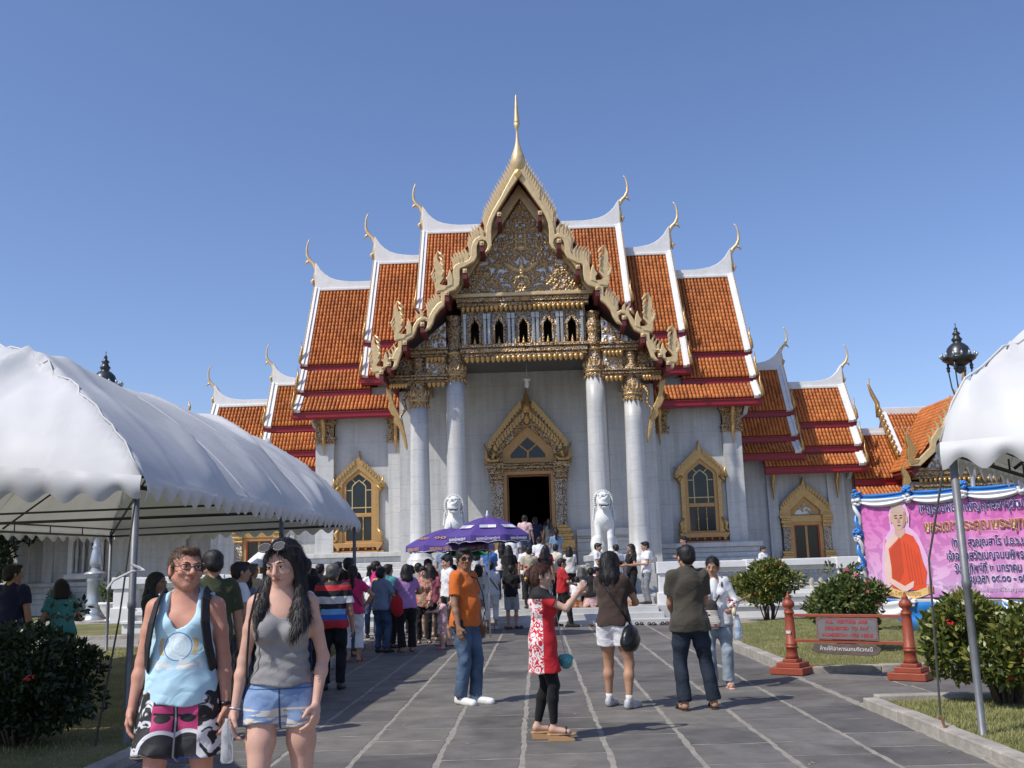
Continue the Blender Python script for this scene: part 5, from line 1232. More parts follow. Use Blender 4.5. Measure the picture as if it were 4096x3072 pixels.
# guy ropes and ties on the near poles
rp = MB(); rp.tube([(3.55,8.67,2.25),(3.40,8.8,1.5),(3.38,8.85,.16)], .010, 6); tag(rp.build('guy_rope', ROPE), 'thin dark guy rope hanging beside the right tent pole', 'rope')
st = MB(); st.tube([(3.38,8.85,.2),(3.40,8.83,.1),(3.43,8.8,.03)], .012, 6); tag(st.build('tent_peg', M('rust', (.2,.09,.04), .8)), 'rusty tent peg at the foot of the right guy rope', 'peg')
for k, (a, b) in enumerate((((-3.82,9.42,2.3),(-4.05,9.3,.05)), ((-3.85,9.5,2.3),(-4.3,9.9,.05)))):
    rp = MB(); m = [(a[i]+b[i])/2+(.03 if i == 0 else 0) for i in range(3)]; rp.tube([a, m, b], .009, 6)
    tag(rp.build('guy_rope', ROPE), ('dark guy rope running down close to the left tent pole', 'dark guy rope slanting into the lawn left of the tent pole')[k], 'rope')
tr_ = MB(); tr_.tube([(-3.72,9.36,1.62),(-3.80,9.34,1.66),(-3.78,9.44,1.64),(-3.70,9.4,1.6),(-3.8,9.36,1.6),(-3.95,9.3,1.52),(-4.0,9.28,1.44)], .012, 6); tag(tr_.build('tie_ribbon', M('ribbon', (.6,.6,.62), .5)), 'pale plastic ribbon tied round the left tent pole', 'ribbon')

# ------------------------------------------------------------------ shrubs and trees
def mk_leafmat(name, c1, c2, c3):
    m, nt, b = new_mat(name); g_ = nt.nodes.new('ShaderNodeNewGeometry')
    r = ramp(nt, [(0,c1),(.55,c2),(1,c3)], g_.outputs['Random Per Island']); nt.links.new(r.outputs[0], b.inputs['Base Color']); b.inputs['Roughness'].default_value = .42
    tr = nt.nodes.new('ShaderNodeBsdfTranslucent'); nt.links.new(r.outputs[0], tr.inputs[0]); mx = nt.nodes.new('ShaderNodeMixShader'); mx.inputs[0].default_value = .22
    out = nt.nodes['Material Output']; nt.links.new(b.outputs[0], mx.inputs[1]); nt.links.new(tr.outputs[0], mx.inputs[2]); nt.links.new(mx.outputs[0], out.inputs[0]); MATS[name] = m; return m
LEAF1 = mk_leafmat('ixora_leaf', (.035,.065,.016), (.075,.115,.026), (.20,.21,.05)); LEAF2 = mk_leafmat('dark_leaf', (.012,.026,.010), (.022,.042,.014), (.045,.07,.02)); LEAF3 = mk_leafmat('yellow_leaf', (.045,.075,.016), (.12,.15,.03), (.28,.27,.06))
BARK = M('bark', (.09,.065,.045), .9, var=.3, scale=20, bump=.6, bscale=30); FLOWER_R = M('red_flower', (.5,.025,.02), .5, var=.25, scale=30); FLOWER_P = M('pink_flower', (.62,.10,.12), .5, var=.25, scale=30)
def leaf_cloud(centres, radii, n, lsz, seed, shell=.55, up=.35):
    """leaf-sized bent quads through the volume of several overlapping clumps"""
    rg = np.random.default_rng(seed); C = np.array(centres); Rr = np.array(radii); vol = Rr.prod(1)**.75; pick = rg.choice(len(C), n, p=vol/vol.sum())
    d = rg.normal(size=(n,3)); d /= np.linalg.norm(d, axis=1)[:,None]; rad = (shell+(1-shell)*rg.random(n))**(1/2.2); rad = np.where(rg.random(n) < .3, rad*rg.uniform(.5,1,n), rad)
    p = C[pick]+d*Rr[pick]*rad[:,None]
    ax = d*.6+rg.normal(size=(n,3))*.55+np.array([0,0,up]); ax /= np.linalg.norm(ax, axis=1)[:,None]
    sd = np.cross(ax, rg.normal(size=(n,3))); sd /= np.linalg.norm(sd, axis=1)[:,None]; nm = np.cross(ax, sd)
    L = lsz*rg.uniform(.65,1.3,n)[:,None]; w = L*.21
    v = np.stack([p, p+ax*L*.35+sd*w, p+ax*L*.7+sd*w*.75+nm*L*.05, p+ax*L+nm*L*.12, p+ax*L*.7-sd*w*.75+nm*L*.05, p+ax*L*.35-sd*w], 1)
    me = bpy.data.meshes.new('foliage'); k = np.arange(n)[:,None]*6
    F = np.concatenate([k+np.array([[0,1,5]]), k+np.array([[2,3,4]])]).tolist()+np.concatenate([k+np.array([[1,2,4,5]])]).tolist()
    me.from_pydata(v.reshape(-1,3).tolist(), [], F); return me, p
def bush(label, x, y, w, dpt, h, stem_h, leaf, n, seed, lsz=.085, flowers=None, nf=0, clumps=26, z=.05, group='flowering shrubs around the lawns', sprigs=0):
    T = thing('flowering_shrub' if flowers else 'shrub', label, 'shrub', (x, y, z), group=group); rg = np.random.default_rng(seed)
    cs, rs = [], []
    hc = stem_h+(h-stem_h)/2
    for k in range(clumps):
        d = rg.normal(size=3); d /= np.linalg.norm(d); f = rg.uniform(.45,.82)
        c = np.array([d[0]*w/2*f, d[1]*dpt/2*f, hc+d[2]*(h-stem_h)/2*f]); r = rg.uniform(.26,.42); cs.append(c); rs.append((w/2*r, dpt/2*r, (h-stem_h)/2*r*1.05))
    for k in range(sprigs):
        a = rg.uniform(0, 6.28); c = np.array([math.cos(a)*w*.33*rg.random()**.5, math.sin(a)*dpt*.33, h-.02+rg.uniform(0,.1)]); cs.append(c); rs.append((.05,.05,.09))
    me, p = leaf_cloud(cs, rs, n, lsz, seed); obj('foliage', me, leaf, T, kind='stuff')
    st = MB()
    for k in range(22):
        a = rg.uniform(0, 6.28); r = rg.uniform(.2,.85); c = cs[k % clumps]
        st.tube([(math.cos(a)*.06*w,math.sin(a)*.06*dpt,-.05),(math.cos(a)*w*.2*r,math.sin(a)*dpt*.2*r,stem_h*.6+.1),(c[0]*.8,c[1]*.8,c[2])], [.018,.014,.006], 5)
    st.build('stems', BARK, T, smooth=True)
    if flowers:
        rr = rg.permutation(len(p))
        out = [q for q in rr if (p[q][1] < .1*dpt or p[q][2] > h*.7) and ((p[q][0]/(w/2))**2+(p[q][1]/(dpt/2))**2+((p[q][2]-hc)/((h-stem_h)/2))**2) > .62][:nf]
        for q in out:
            f = MB(); c = p[q]*1.03
            f_r = rg.uniform(.032,.05)
            for i in range(16):
                d = rg.normal(size=3); d[2] = abs(d[2]); d[1] -= .3; d /= np.linalg.norm(d); s_ = np.cross(d, rg.normal(size=3)); s_ /= np.linalg.norm(s_); t_ = np.cross(d, s_); b0 = c+d*f_r; u = .014
                f.add([b0-s_*u, b0-t_*u, b0+s_*u, b0+t_*u, b0+d*.012], [(0,1,4),(1,2,4),(2,3,4),(3,0,4)])
            f.build('flower', flowers, T)
    return T
bush('round ixora shrub with red flowers by the white jacketed woman, against the balustrade', 5.75, 25.5, 1.75, 1.6, 1.47, .35, LEAF3, 7600, 21, .115, FLOWER_R, 12)
bush('dark green ixora shrub with pink flowers behind the admission sign', 4.93, 16.4, 1.3, 1.2, 1.24, .12, LEAF1, 8500, 22, .085, FLOWER_P, 26, sprigs=7)
bush('large leafy shrub with red blooms under the right tent', 4.62, 10.35, 1.5, 1.15, 1.15, .15, LEAF3, 11000, 23, .085, FLOWER_R, 10)
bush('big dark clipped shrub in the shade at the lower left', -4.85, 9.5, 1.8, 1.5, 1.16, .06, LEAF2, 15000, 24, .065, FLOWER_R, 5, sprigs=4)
bush('small round green shrub before the left pavilion plinth', -19.7, 41.2, 1.15, 1.1, 1.1, .1, LEAF1, 2200, 25, .12)
# potted plant on its paved ring by the left lamp
T = thing('flower_pot', 'large white urn of leafy plants beside the left lamp post', 'plant pot', (-15.0, 35.6, 0))
b = MB(); b.lathe([(.42,0),(.42,.05),(.3,.09),(.28,.14),(.4,.28),(.5,.45),(.54,.58),(.58,.62),(.58,.68),(.5,.68),(.44,.6)], 20); b.build('urn', WHITE, T, smooth=True)
rg = np.random.default_rng(5); me, p = leaf_cloud([(rg.uniform(-.45,.45), rg.uniform(-.4,.4), rg.uniform(.85,1.45)) for _ in range(14)], [(.22,.22,.22)]*14, 1700, .15, 5); obj('foliage', me, LEAF1, T, kind='stuff')
pb = MB(); pb.lathe([(1.1,-.02),(1.1,.05),(1.0,.06)], 24, (-15.5,35.8,0)); struct(pb.build('paved_ring', CONC))
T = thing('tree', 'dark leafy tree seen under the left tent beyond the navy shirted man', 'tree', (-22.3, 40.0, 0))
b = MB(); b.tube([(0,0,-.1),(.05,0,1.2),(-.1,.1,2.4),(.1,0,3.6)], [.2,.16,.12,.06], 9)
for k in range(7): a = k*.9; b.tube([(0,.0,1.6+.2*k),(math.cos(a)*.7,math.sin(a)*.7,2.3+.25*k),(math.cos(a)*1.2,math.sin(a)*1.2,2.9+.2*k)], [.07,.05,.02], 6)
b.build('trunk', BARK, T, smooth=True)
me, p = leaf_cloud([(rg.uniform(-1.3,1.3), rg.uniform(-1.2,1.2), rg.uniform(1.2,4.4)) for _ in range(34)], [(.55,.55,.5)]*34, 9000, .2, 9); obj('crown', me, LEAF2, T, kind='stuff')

# ------------------------------------------------------------------ lettering
def text_mesh(body, size, depth=.002, bold=.0):
    c = bpy.data.curves.new('t', 'FONT'); c.body = body; c.size = size; c.align_x = 'CENTER'; c.align_y = 'CENTER'; c.extrude = depth; c.offset = bold
    o = bpy.data.objects.new('t', c); me = bpy.data.meshes.new_from_object(o); bpy.data.objects.remove(o); return me
def lettering(body, size, mat, parent, loc, width=None, rot=(math.pi/2,0,0), depth=.002, bold=0.0, name='lettering'):
    me = text_mesh(body, size, depth, bold); xs = [v.co.x for v in me.vertices]; k = 1.0
    if width and xs: k = width/(max(xs)-min(xs)); cx = (max(xs)+min(xs))/2
    else: cx = 0
    for v in me.vertices: v.co.x = (v.co.x-cx)*k
    o = obj(name, me, mat, parent, loc=loc, rot=rot); return o

# ------------------------------------------------------------------ admission sign
SIGN_R = M('terracotta_paint', (.27,.055,.026), .5, var=.14, scale=9, bump=.2, bscale=30); SIGN_G = M('sign_grey', (.14,.14,.14), .7, var=.18, scale=6); SIGN_TXT = M('sign_red_text', (.33,.045,.055), .6, var=.35, scale=40); SIGN_B = M('old_board', (.10,.075,.065), .85, var=.35, scale=7, bump=.4); SIGN_W = M('sign_white', (.55,.52,.5), .7, var=.25, scale=30)
pA = Vector((3.42,13.95,0)); pB = Vector((4.66,12.98,0)); mid = (pA+pB)/2; dirv = (pB-pA); Ls = dirv.length; ang = math.atan2(dirv.y, dirv.x)
T = thing('admission_sign', 'terracotta sign frame asking visitors to pay admission, on the paving', 'sign', mid, ang); T.scale = (1,1,.775)
for s in (-1,1):
    x = s*Ls/2
    b = MB(); b.box(x-.235,x+.235,-.235,.235,.012,.125); b.box(x-.165,x+.165,-.165,.165,.125,.205); b.box(x-.1,x+.1,-.1,.1,.205,.26); b.build('foot', SIGN_R, T, bevel=.008)
    p = MB(); p.lathe([(.095,.25),(.075,.32),(.072,.44),(.085,.45),(.085,.475),(.07,.485),(.08,.5),(.08,.52),(.068,.535),(.062,.95),(.058,1.02),(.07,1.035),(.07,1.06),(.055,1.07),(.068,1.085),(.04,1.11),(.075,1.15),(.085,1.19),(.07,1.24),(.035,1.28),(.045,1.295),(.02,1.33),(.008,1.39)], 16, (x,0,0)); p.build('post', SIGN_R, T, smooth=True)
for z in (.57,1.0):
    r = MB(); r.box(-Ls/2,Ls/2,-.02,.02,z-.025,z+.025); r.build('rail', SIGN_R, T, bevel=.005)
pl = MB()
def rrect(x0,x1,z0,z1,r,n=5):
    L = []
    for cx,cz,a0 in ((x1-r,z0+r,-90),(x1-r,z1-r,0),(x0+r,z1-r,90),(x0+r,z0+r,180)):
        for k in range(n+1): a = R(a0+90*k/n); L.append((cx+r*math.cos(a), cz+r*math.sin(a)))
    return L
pl.plate(rrect(-.4,.42,.605,.965,.03), -.035, -.005); PN = pl.build('panel', SIGN_G, T)
bd = MB(); bd.plate([rrect(-.39,.41,.613,.957,.05), rrect(-.382,.402,.621,.949,.05)[::-1]], -.038, -.034); bd.build('border', SIGN_TXT, PN)
for body, z, w in (('ALL  VISITORS  ARE', .90, .56), ('REQUESTED  TO  PAY', .79, .58), ('ADMISSION - FEE  HERE', .68, .68)): lettering(body, .075, SIGN_TXT, PN, (.01,-.037,z), w, bold=.0035)
lb = MB(); lb.plate([(-.5,.42),(-.47,.47),(-.46,.535),(.36,.535),(.4,.5),(.44,.47),(.42,.42),(.38,.37),(.3,.345),(-.3,.36),(-.44,.38)], -.03, .0); LB = lb.build('lower_board', SIGN_B, T, bevel=.006); lettering('ห้ามให้อาหารนกบริเวณนี้', .085, SIGN_W, LB, (-.02,-.033,.45), .7, bold=.001)
sk = MB(); sk.box(-Ls/2-.03,-Ls/2+.035,-.073,-.069,.69,.74); sk.build('paper_label', SIGN_W, T)

# ------------------------------------------------------------------ pink banner
bA = Vector((6.82,21.0,0)); bDir = Vector((.70,-.714,0)); bLen = 5.4; bang = math.atan2(bDir.y, bDir.x)
T = thing('banner', 'big pink birthday banner of a monk with blue and white draping', 'banner', bA, bang)
def mk_banner(name):
    m, nt, b = new_mat(name); co = coords(nt); sp = nt.nodes.new('ShaderNodeSeparateXYZ'); nt.links.new(co, sp.inputs[0])
    gz = math_n(nt, 'DIVIDE', math_n(nt, 'SUBTRACT', sp.outputs[2], .6), 2.2)
    n = N(nt, 'ShaderNodeTexNoise', Scale=2.6, Detail=3.0, Distortion=2.5); nt.links.new(co, n.inputs[0])
    r = ramp(nt, [(0,(.55,.13,.42)), (.12,(.68,.48,.68)), (.4,(.67,.32,.55)), (.7,(.65,.19,.46)), (1,(.58,.13,.40))], gz)
    f = ramp(nt, [(.48,(1,1,1)), (.53,(.8,.66,.82))], n.outputs[0]); nt.links.new(mixc(nt, 1, r.outputs[0], f.outputs[0], 'MULTIPLY'), b.inputs['Base Color']); b.inputs['Roughness'].default_value = .4; MATS[name] = m; return m
bz0, bz1 = .70, 2.66
def face(u, z, y=-.012): return (u, y, z)
bp = MB(); NX = 60
Pg = np.array([[(u, .015*math.sin(u*3.1+z*2)+.008*math.sin(u*9), z) for u in np.linspace(0, bLen, NX)] for z in np.linspace(bz0, bz1, 16)]); bp.grid(Pg); SH = bp.build('printed_sheet', mk_banner('banner_print'), T, smooth=True)
bk_ = MB(); bk_.box(-.03,bLen,.04,.07,bz0-.03,bz0+.03); bk_.box(-.03,bLen,.04,.07,bz1-.03,bz1+.03)
for u in (0,1.35,2.7,4.05,5.4): bk_.box(u-.03,u+.03,.045,.1,0,bz1)
bk_.build('support_frame', M('timber', (.25,.16,.09), .8), T)
FLAT = lambda n, c: M(n, c, .45, var=.06, scale=5)
def flat(poly, mat, name, y, parent=SH): mb = MB(); mb.plate(poly, y-.002, y); return mb.build(name, mat, parent)
def ovl(cx, cz, rx, rz, n=20, rot=0): return [(cx+rx*math.cos(a)*math.cos(rot)-rz*math.sin(a)*math.sin(rot), cz+rx*math.cos(a)*math.sin(rot)+rz*math.sin(a)*math.cos(rot)) for a in [2*math.pi*k/n for k in range(n)]]
# printed figure of a monk (a plain generic figure, flat like the print)
SK = FLAT('print_skin', (.55,.36,.27)); SKP = FLAT('print_skin_pale', (.68,.49,.42)); RB = FLAT('print_robe', (.66,.075,.025)); RB2 = FLAT('print_robe_dark', (.5,.06,.02)); GLW = FLAT('print_glow', (.70,.42,.64)); DK = FLAT('print_dark', (.12,.06,.05)); GD = FLAT('print_gold', (.66,.46,.18)); GD2 = FLAT('print_gold_dark', (.4,.2,.07))
mx_ = .80; KX = .66
flat([(mx_+KX*x,z) for x, z in ((-.72,.95),(-.66,1.5),(-.55,1.85),(-.3,2.05),(-.32,2.35),(-.2,2.56),(0,2.62),(.24,2.55),(.34,2.35),(.3,2.08),(.55,1.92),(.72,1.6),(.86,1.3),(.82,.95))], GLW, 'print_halo', -.018)
flat([(mx_+KX*x,z) for x, z in ((-.56,.88),(-.6,1.2),(-.58,1.5),(-.5,1.78),(-.28,1.95),(-.1,2.0),(.12,2.0),(.36,1.92),(.5,1.75),(.4,1.3),(-.3,1.0))], SKP, 'print_shoulder', -.022)
flat([(mx_+KX*x,z) for x, z in ((.06,2.0),(.4,1.9),(.55,1.7),(.62,1.4),(.72,1.2),(.66,1.0),(.64,.84),(-.42,.84),(-.38,1.3),(-.42,1.66),(-.1,1.85))], RB, 'print_robe', -.026)
flat([(mx_+KX*x,z) for x, z in ((-.38,1.62),(-.02,1.88),(.0,1.2),(-.3,.86),(-.36,.86))], RB2, 'print_fold', -.029)
for k in range(5): flat([(mx_+KX*x,z) for x, z in ((.08+.1*k,1.8-.06*k),(.1+.1*k,1.8-.06*k),(.2+.09*k,.95),(.17+.09*k,.95))], RB2, 'print_fold', -.030)
flat([(mx_+KX*x,z) for x, z in ((-.56,1.15),(-.46,1.1),(.0,.92),(.22,1.0),(.3,1.02),(.26,.9),(.05,.82),(-.1,.82),(-.5,1.0))], SKP, 'print_arms', -.033)
flat([(mx_+KX*x,z) for x, z in ((-.16,1.95),(-.15,2.12),(.13,2.12),(.16,1.96),(.0,1.86))], SK, 'print_neck', -.031)
flat([(mx_+x*1.12, z) for x, z in ((-.05,2.05),(-.09,2.09),(-.125,2.17),(-.14,2.28),(-.14,2.38),(-.12,2.47),(-.07,2.53),(0,2.55),(.07,2.53),(.12,2.47),(.14,2.38),(.14,2.28),(.125,2.17),(.09,2.09),(.05,2.05),(0,2.035))], SK, 'print_head', -.034); flat([(mx_+x*1.12, z) for x, z in ((.03,2.05),(.09,2.09),(.125,2.17),(.14,2.28),(.14,2.38),(.1,2.4),(.09,2.25),(.06,2.12))], FLAT('print_skin_shade', (.40,.24,.17)), 'print_shade', -.0355); flat(ovl(mx_-.165, 2.25, .024, .075), SK, 'print_ear', -.033); flat(ovl(mx_+.165, 2.25, .024, .075), SK, 'print_ear', -.033)
flat([(mx_+.155*math.cos(a), 2.36+.19*math.sin(a)) for a in [R(8+164*k/14) for k in range(15)]], FLAT('print_scalp', (.50,.36,.29)), 'print_scalp', -.036)
for s in (-1,1): flat(ovl(mx_+s*.08*KX, 2.275, .03, .014), DK, 'print_eye', -.039); flat(ovl(mx_+s*.085*KX, 2.325, .04, .012, rot=-s*.15), DK, 'print_brow', -.039)
flat([(mx_-.012,2.27),(mx_+.015,2.27),(mx_+.04,2.18),(mx_-.035,2.18)], FLAT('print_shade', (.38,.22,.16)), 'print_nose', -.039); flat(ovl(mx_, 2.125, .04, .012), DK, 'print_mouth', -.039)
flat([(mx_+KX*x,z) for x, z in ((-.66,.9),(-.4,.88),(-.1,.82),(.2,.8),(.5,.86),(.78,.92),(.78,.78),(.5,.71),(.2,.66),(-.1,.67),(-.4,.72),(-.66,.76))], GD, 'print_ribbon', -.036)
flat([(mx_+KX*x,z) for x, z in ((-.72,.93),(-.6,.9),(-.6,.75),(-.72,.78))], GD2, 'print_ribbon_end', -.039); flat([(mx_+KX*x,z) for x, z in ((.7,.91),(.86,.95),(.86,.8),(.7,.77))], GD2, 'print_ribbon_end', -.039)
NAVY = FLAT('print_navy', (.035,.03,.16)); PWH = FLAT('print_white', (.74,.70,.76)); BRN = FLAT('print_brown', (.30,.11,.035))
def btext(body, size, x0, x1, z, mat, edge=PWH, bold=.006):
    lettering(body, size, edge, SH, ((x0+x1)/2,-.022,z), x1-x0, bold=bold*1.7); lettering(body, size, mat, SH, ((x0+x1)/2,-.030,z), x1-x0, bold=bold*.6)
btext('เชิญร่วมพิธีบำเพ็ญกุศลอายุวัฒนมงคล', .25, 1.24, 3.68, 2.42, NAVY)
btext('พระเดชพระคุณพระพุทธวรญาณ', .30, 1.30, 4.0, 2.07, BRN, FLAT('print_cream', (.75,.62,.42)))
btext('(ทอง สุวณฺณสาโร ป.ธ.๖,น.ธ.เอก)', .22, 1.82, 3.55, 1.74, NAVY)
btext('เจ้าอาวาสวัดเบญจมบพิตรดุสิตวนาราม', .22, 1.70, 3.8, 1.49, NAVY)
btext('วันอาทิตย์ที่ ๒ มกราคม พ.ศ.๒๕๕๔', .22, 1.82, 3.65, 1.25, NAVY)
btext('เริ่มเวลา ๐๙.๐๐ - ๑๒.๓๐ น.', .2, 2.0, 3.5, 1.06, NAVY)
lettering('สอบถามรายละเอียดได้ที่', .11, FLAT('print_grey', (.5,.42,.5)), SH, (1.85,-.024,.93), .62); lettering('สำนักงานเลขานุการเจ้าอาวาสวัดเบญจมบพิตร เขตดุสิต', .11, FLAT('print_grey', (.5,.42,.5)), SH, (2.6,-.024,.85), 1.9); lettering('โทร : ๐-๒๒๘๒-๙๖๘๖', .11, PWH, SH, (2.0,-.024,.765), .85); lettering('๙๑ ปี พระพุทธวรญาณ', .12, GD2, SH, (mx_,-.042,.775), .62)
# draped cloth: swags, rosettes, lower curtain
SAT_B = M('blue_satin', (.01,.17,.50), .28, var=.15, scale=6, sheen=.3); SAT_W = M('white_satin', (.68,.68,.70), .4, var=.06, scale=6)
def swag(u0, u1, z0, drop, mat, h, y, seed, name):
    n, mrow = 34, 12; rg = np.random.default_rng(seed); rows = []
    for r_ in range(mrow):
        f = r_/(mrow-1); row = []
        for i in range(n):
            t = i/(n-1); sag = 4*t*(1-t); z = z0-drop*sag*(.35+.65*f)-h*f*(.35+.65*sag**.6); yy = y-.03*math.sin(f*9.5+t*1.2)*(.4+.6*sag)-.035*sag*math.sin(f*math.pi)
            row.append((u0+(u1-u0)*t, yy, z))
        rows.append(row)
    mb = MB(); mb.grid(np.array(rows)); return mb.build(name, mat, T, smooth=True)
def rosette(u, z, mat, r, seed):
    mb = MB(); rg = np.random.default_rng(seed)
    for k in range(16):
        a = rg.uniform(0, 6.28); el = rg.uniform(-.2,1.2); c = np.array([math.cos(a)*math.cos(el), -abs(math.sin(el))*.8-.1, math.sin(a)*math.cos(el)]); p = np.array([u,-.05,z])+c*r*.6
        mb.lathe([(.01,-.03),(r*.34,-.01),(r*.36,.02),(.02,.035)], 7, tuple(p))
    return mb.build('rosette', mat, T, smooth=True)
for k in range(5):
    u0 = -.05+1.1*k; swag(u0, u0+1.1, bz1+.14, .04, SAT_B, .16, -.03, k, 'blue_swag'); swag(u0, u0+1.1, bz1+.05, .07, SAT_W, .13, -.055, k+9, 'white_swag')
for k in range(6):
    rosette(-.05+1.1*k, bz1+.15, SAT_B, .14, k); rosette(-.05+1.1*k, bz1+.0, SAT_W, .13, k+20)
for k in range(22):
    pass
tw = MB(); tw2 = MB()
for k in range(2):
    mbx = (tw, tw2)[k]; pts = [(-.08+.05*math.cos(i*.55+k*math.pi), -.03+.05*math.sin(i*.55+k*math.pi), bz1-.05-(bz1-bz0)*i/38) for i in range(39)]; mbx.tube(pts, .042, 7)
tw.build('twisted_cloth', SAT_B, T, smooth=True); tw2.build('twisted_cloth', SAT_W, T, smooth=True)
for z in (2.0,1.3): rosette(-.1, z, SAT_B, .13, int(z*10)); rosette(-.1, z-.1, SAT_W, .1, int(z*11))
for k in range(4):
    u0 = -.05+1.35*k; swag(u0, u0+.95, bz0-.02, .18, SAT_W, .26, -.05, 40+k, 'white_swag'); rosette(u0+.95, bz0-.10, SAT_W, .15, 60+k)
    swag(u0+.45, u0+1.8, bz0-.02, .2, SAT_B, .44, -.02, 50+k, 'blue_curtain')

# ------------------------------------------------------------------ umbrellas
PURP = M('purple_fabric', (.085,.048,.23), .5, var=.1, scale=4); PURP_L = M('umbrella_print_white', (.68,.67,.7), .5, var=.06); PURP_G = M('umbrella_print_grey', (.42,.42,.5), .5); UGOLD = M('umbrella_print_gold', (.55,.30,.07), .5); GREENU = M('green_fabric', (.02,.30,.09), .45, var=.15, scale=3)
def umbrella(label, x, y, z0, rad, h, pole, mat, n=8, flap=.18, rot=.2, tilt=(0,0), cat='umbrella', name='parasol', group=None):
    T = thing(name, label, cat, (x, y, z0), 0, group); T.rotation_euler = (tilt[0], tilt[1], 0)
    P = []; nr = 8; sub = 6
    for j in range(nr+1):
        f = j/nr; row = []
        for i in range(n*sub+1):
            a = rot+2*math.pi*i/(n*sub); q = (i % sub)/sub; sag = 1-.055*f*math.sin(math.pi*q)
            r = rad*f*(math.cos(math.pi/n)/math.cos((q-.5)*2*math.pi/n)*.6+.4)*sag; z = pole+h*(1-f**1.7)-.02*f*math.sin(math.pi*q)
            row.append((r*math.cos(a), r*math.sin(a), z))
        P.append(row)
    P = np.array(P); c = MB(); c.grid(P); C_ = c.build('canopy', mat, T, smooth=True)
    if flap:
        base = P[-1]; fl = []
        for j in range(4):
            f = j/3; row = []
            for i in range(n*sub+1):
                q = (i % sub)/sub; d = flap*(.86-.2*abs(math.sin(math.pi*q*2)))*f; p = base[i]; k = 1+.012*f; row.append((p[0]*k, p[1]*k, p[2]-d))
            fl.append(row)
        v = MB(); v.grid(np.array(fl)); v.build('valance', mat, C_, smooth=True)
        e = MB(); e.tube([tuple(p) for p in fl[-1]], .007, 5, cap=False); e.build('edge_trim', PURP_L, C_)
    s = MB(); s.tube([(0,0,0),(0,0,pole+h+.03)], .018, 10); s.lathe([(.05,0),(.045,.04),(.02,.12),(.005,.16)], 10, (0,0,pole+h-.01)); s.build('pole', M('umbrella_pole', (.55,.55,.58), .35, .5), T, smooth=True)
    rb = MB()
    for k in range(n):
        a = rot+2*math.pi*k/n; rb.tube([(0,0,pole+h-.02)]+[tuple(P[j][k*sub]+np.array([0,0,-.012])) for j in (3,6,8)], .006, 5)
        rb.tube([(0,0,pole+h*.1), tuple(P[4][k*sub]+np.array([0,0,-.012]))], .005, 5)
    rb.build('ribs', STEEL_D, T, smooth=True)
    return T, C_
UG = 'purple sun umbrellas by the temple steps'
def umb_print(T, C_, rad, h, pole, rot, k, items, n=8):
    """flat print on one panel: items (kind, body, radial position, size, width, mat)"""
    a = rot+2*math.pi*(k+.5)/n
    for kind, body, f, size, w, mat, lift in items:
        r = rad*f*math.cos(math.pi/n)*.99; z = pole+h*(1-f**1.7); sl = math.atan2(1.7*h*f**.7, rad)
        if kind == 'flap': r = rad*.955; z = pole-.085; sl = math.pi/2-.05
        M_ = Matrix.Translation((r*math.cos(a), r*math.sin(a), z)) @ Matrix.Rotation(a+math.pi/2, 4, 'Z') @ Matrix.Rotation(sl, 4, 'X') @ Matrix.Translation((0,0,.012+lift))
        if kind == 'rect':
            mb = MB(); mb.plate([(-w/2,-size/2),(w/2,-size/2),(w/2,size/2),(-w/2,size/2)], 0, .003, tf=lambda x, y, zz: (x, zz, y)); o = mb.build('print_panel', mat, C_)
        else: o = lettering(body, size, mat, C_, (0,0,0), w, rot=(0,0,0), bold=.002)
        o.matrix_local = M_ @ (Matrix.Translation((body, 0, 0)) if kind == 'rect' and isinstance(body, float) else Matrix.Identity(4))
ux, uy = -1.08, 22.4; rotA = R(-90-22.5+3)
T1, C1 = umbrella('front purple sun umbrella with white bank lettering, near the temple steps', ux, uy, 0, .98, .42, 2.22, PURP, rot=rotA, group=UG)
for k in (-1,0,1):
    umb_print(T1, C1, .98, .42, 2.22, rotA, k, [('rect',0.0,.72,.13,.36,PURP_L,0),('rect',-.09,.72,.13,.18,PURP_G,.003),('flap','ธนาคารไทยพาณิชย์',0,.09,.5,PURP_L,0)])
ux2, uy2 = -2.02, 23.6; rotB = R(-90-22.5-8)
T2, C2 = umbrella('rear purple sun umbrella with gold 100 year lettering, left of the other', ux2, uy2, 0, 1.06, .40, 2.06, PURP, rot=rotB, group=UG)
for k in (-1,0,1):
    umb_print(T2, C2, 1.06, .40, 2.06, rotB, k, [('text','๑๐๐',.74,.22,.42,UGOLD,0),('flap','ครบรอบ 100 ปี',0,.1,.5,UGOLD,0)])
umbrella('small green umbrella among the crowd beside the boy in white', -1.73, 24.6, .55, .58, .2, 1.28, GREENU, flap=0, rot=.1)
umbrella('small white umbrella over the crowd left of the dark haired woman', -5.55, 21.0, .4, .62, .42, 1.28, M('pale_umbrella', (.72,.74,.78), .35), flap=0, rot=.3)
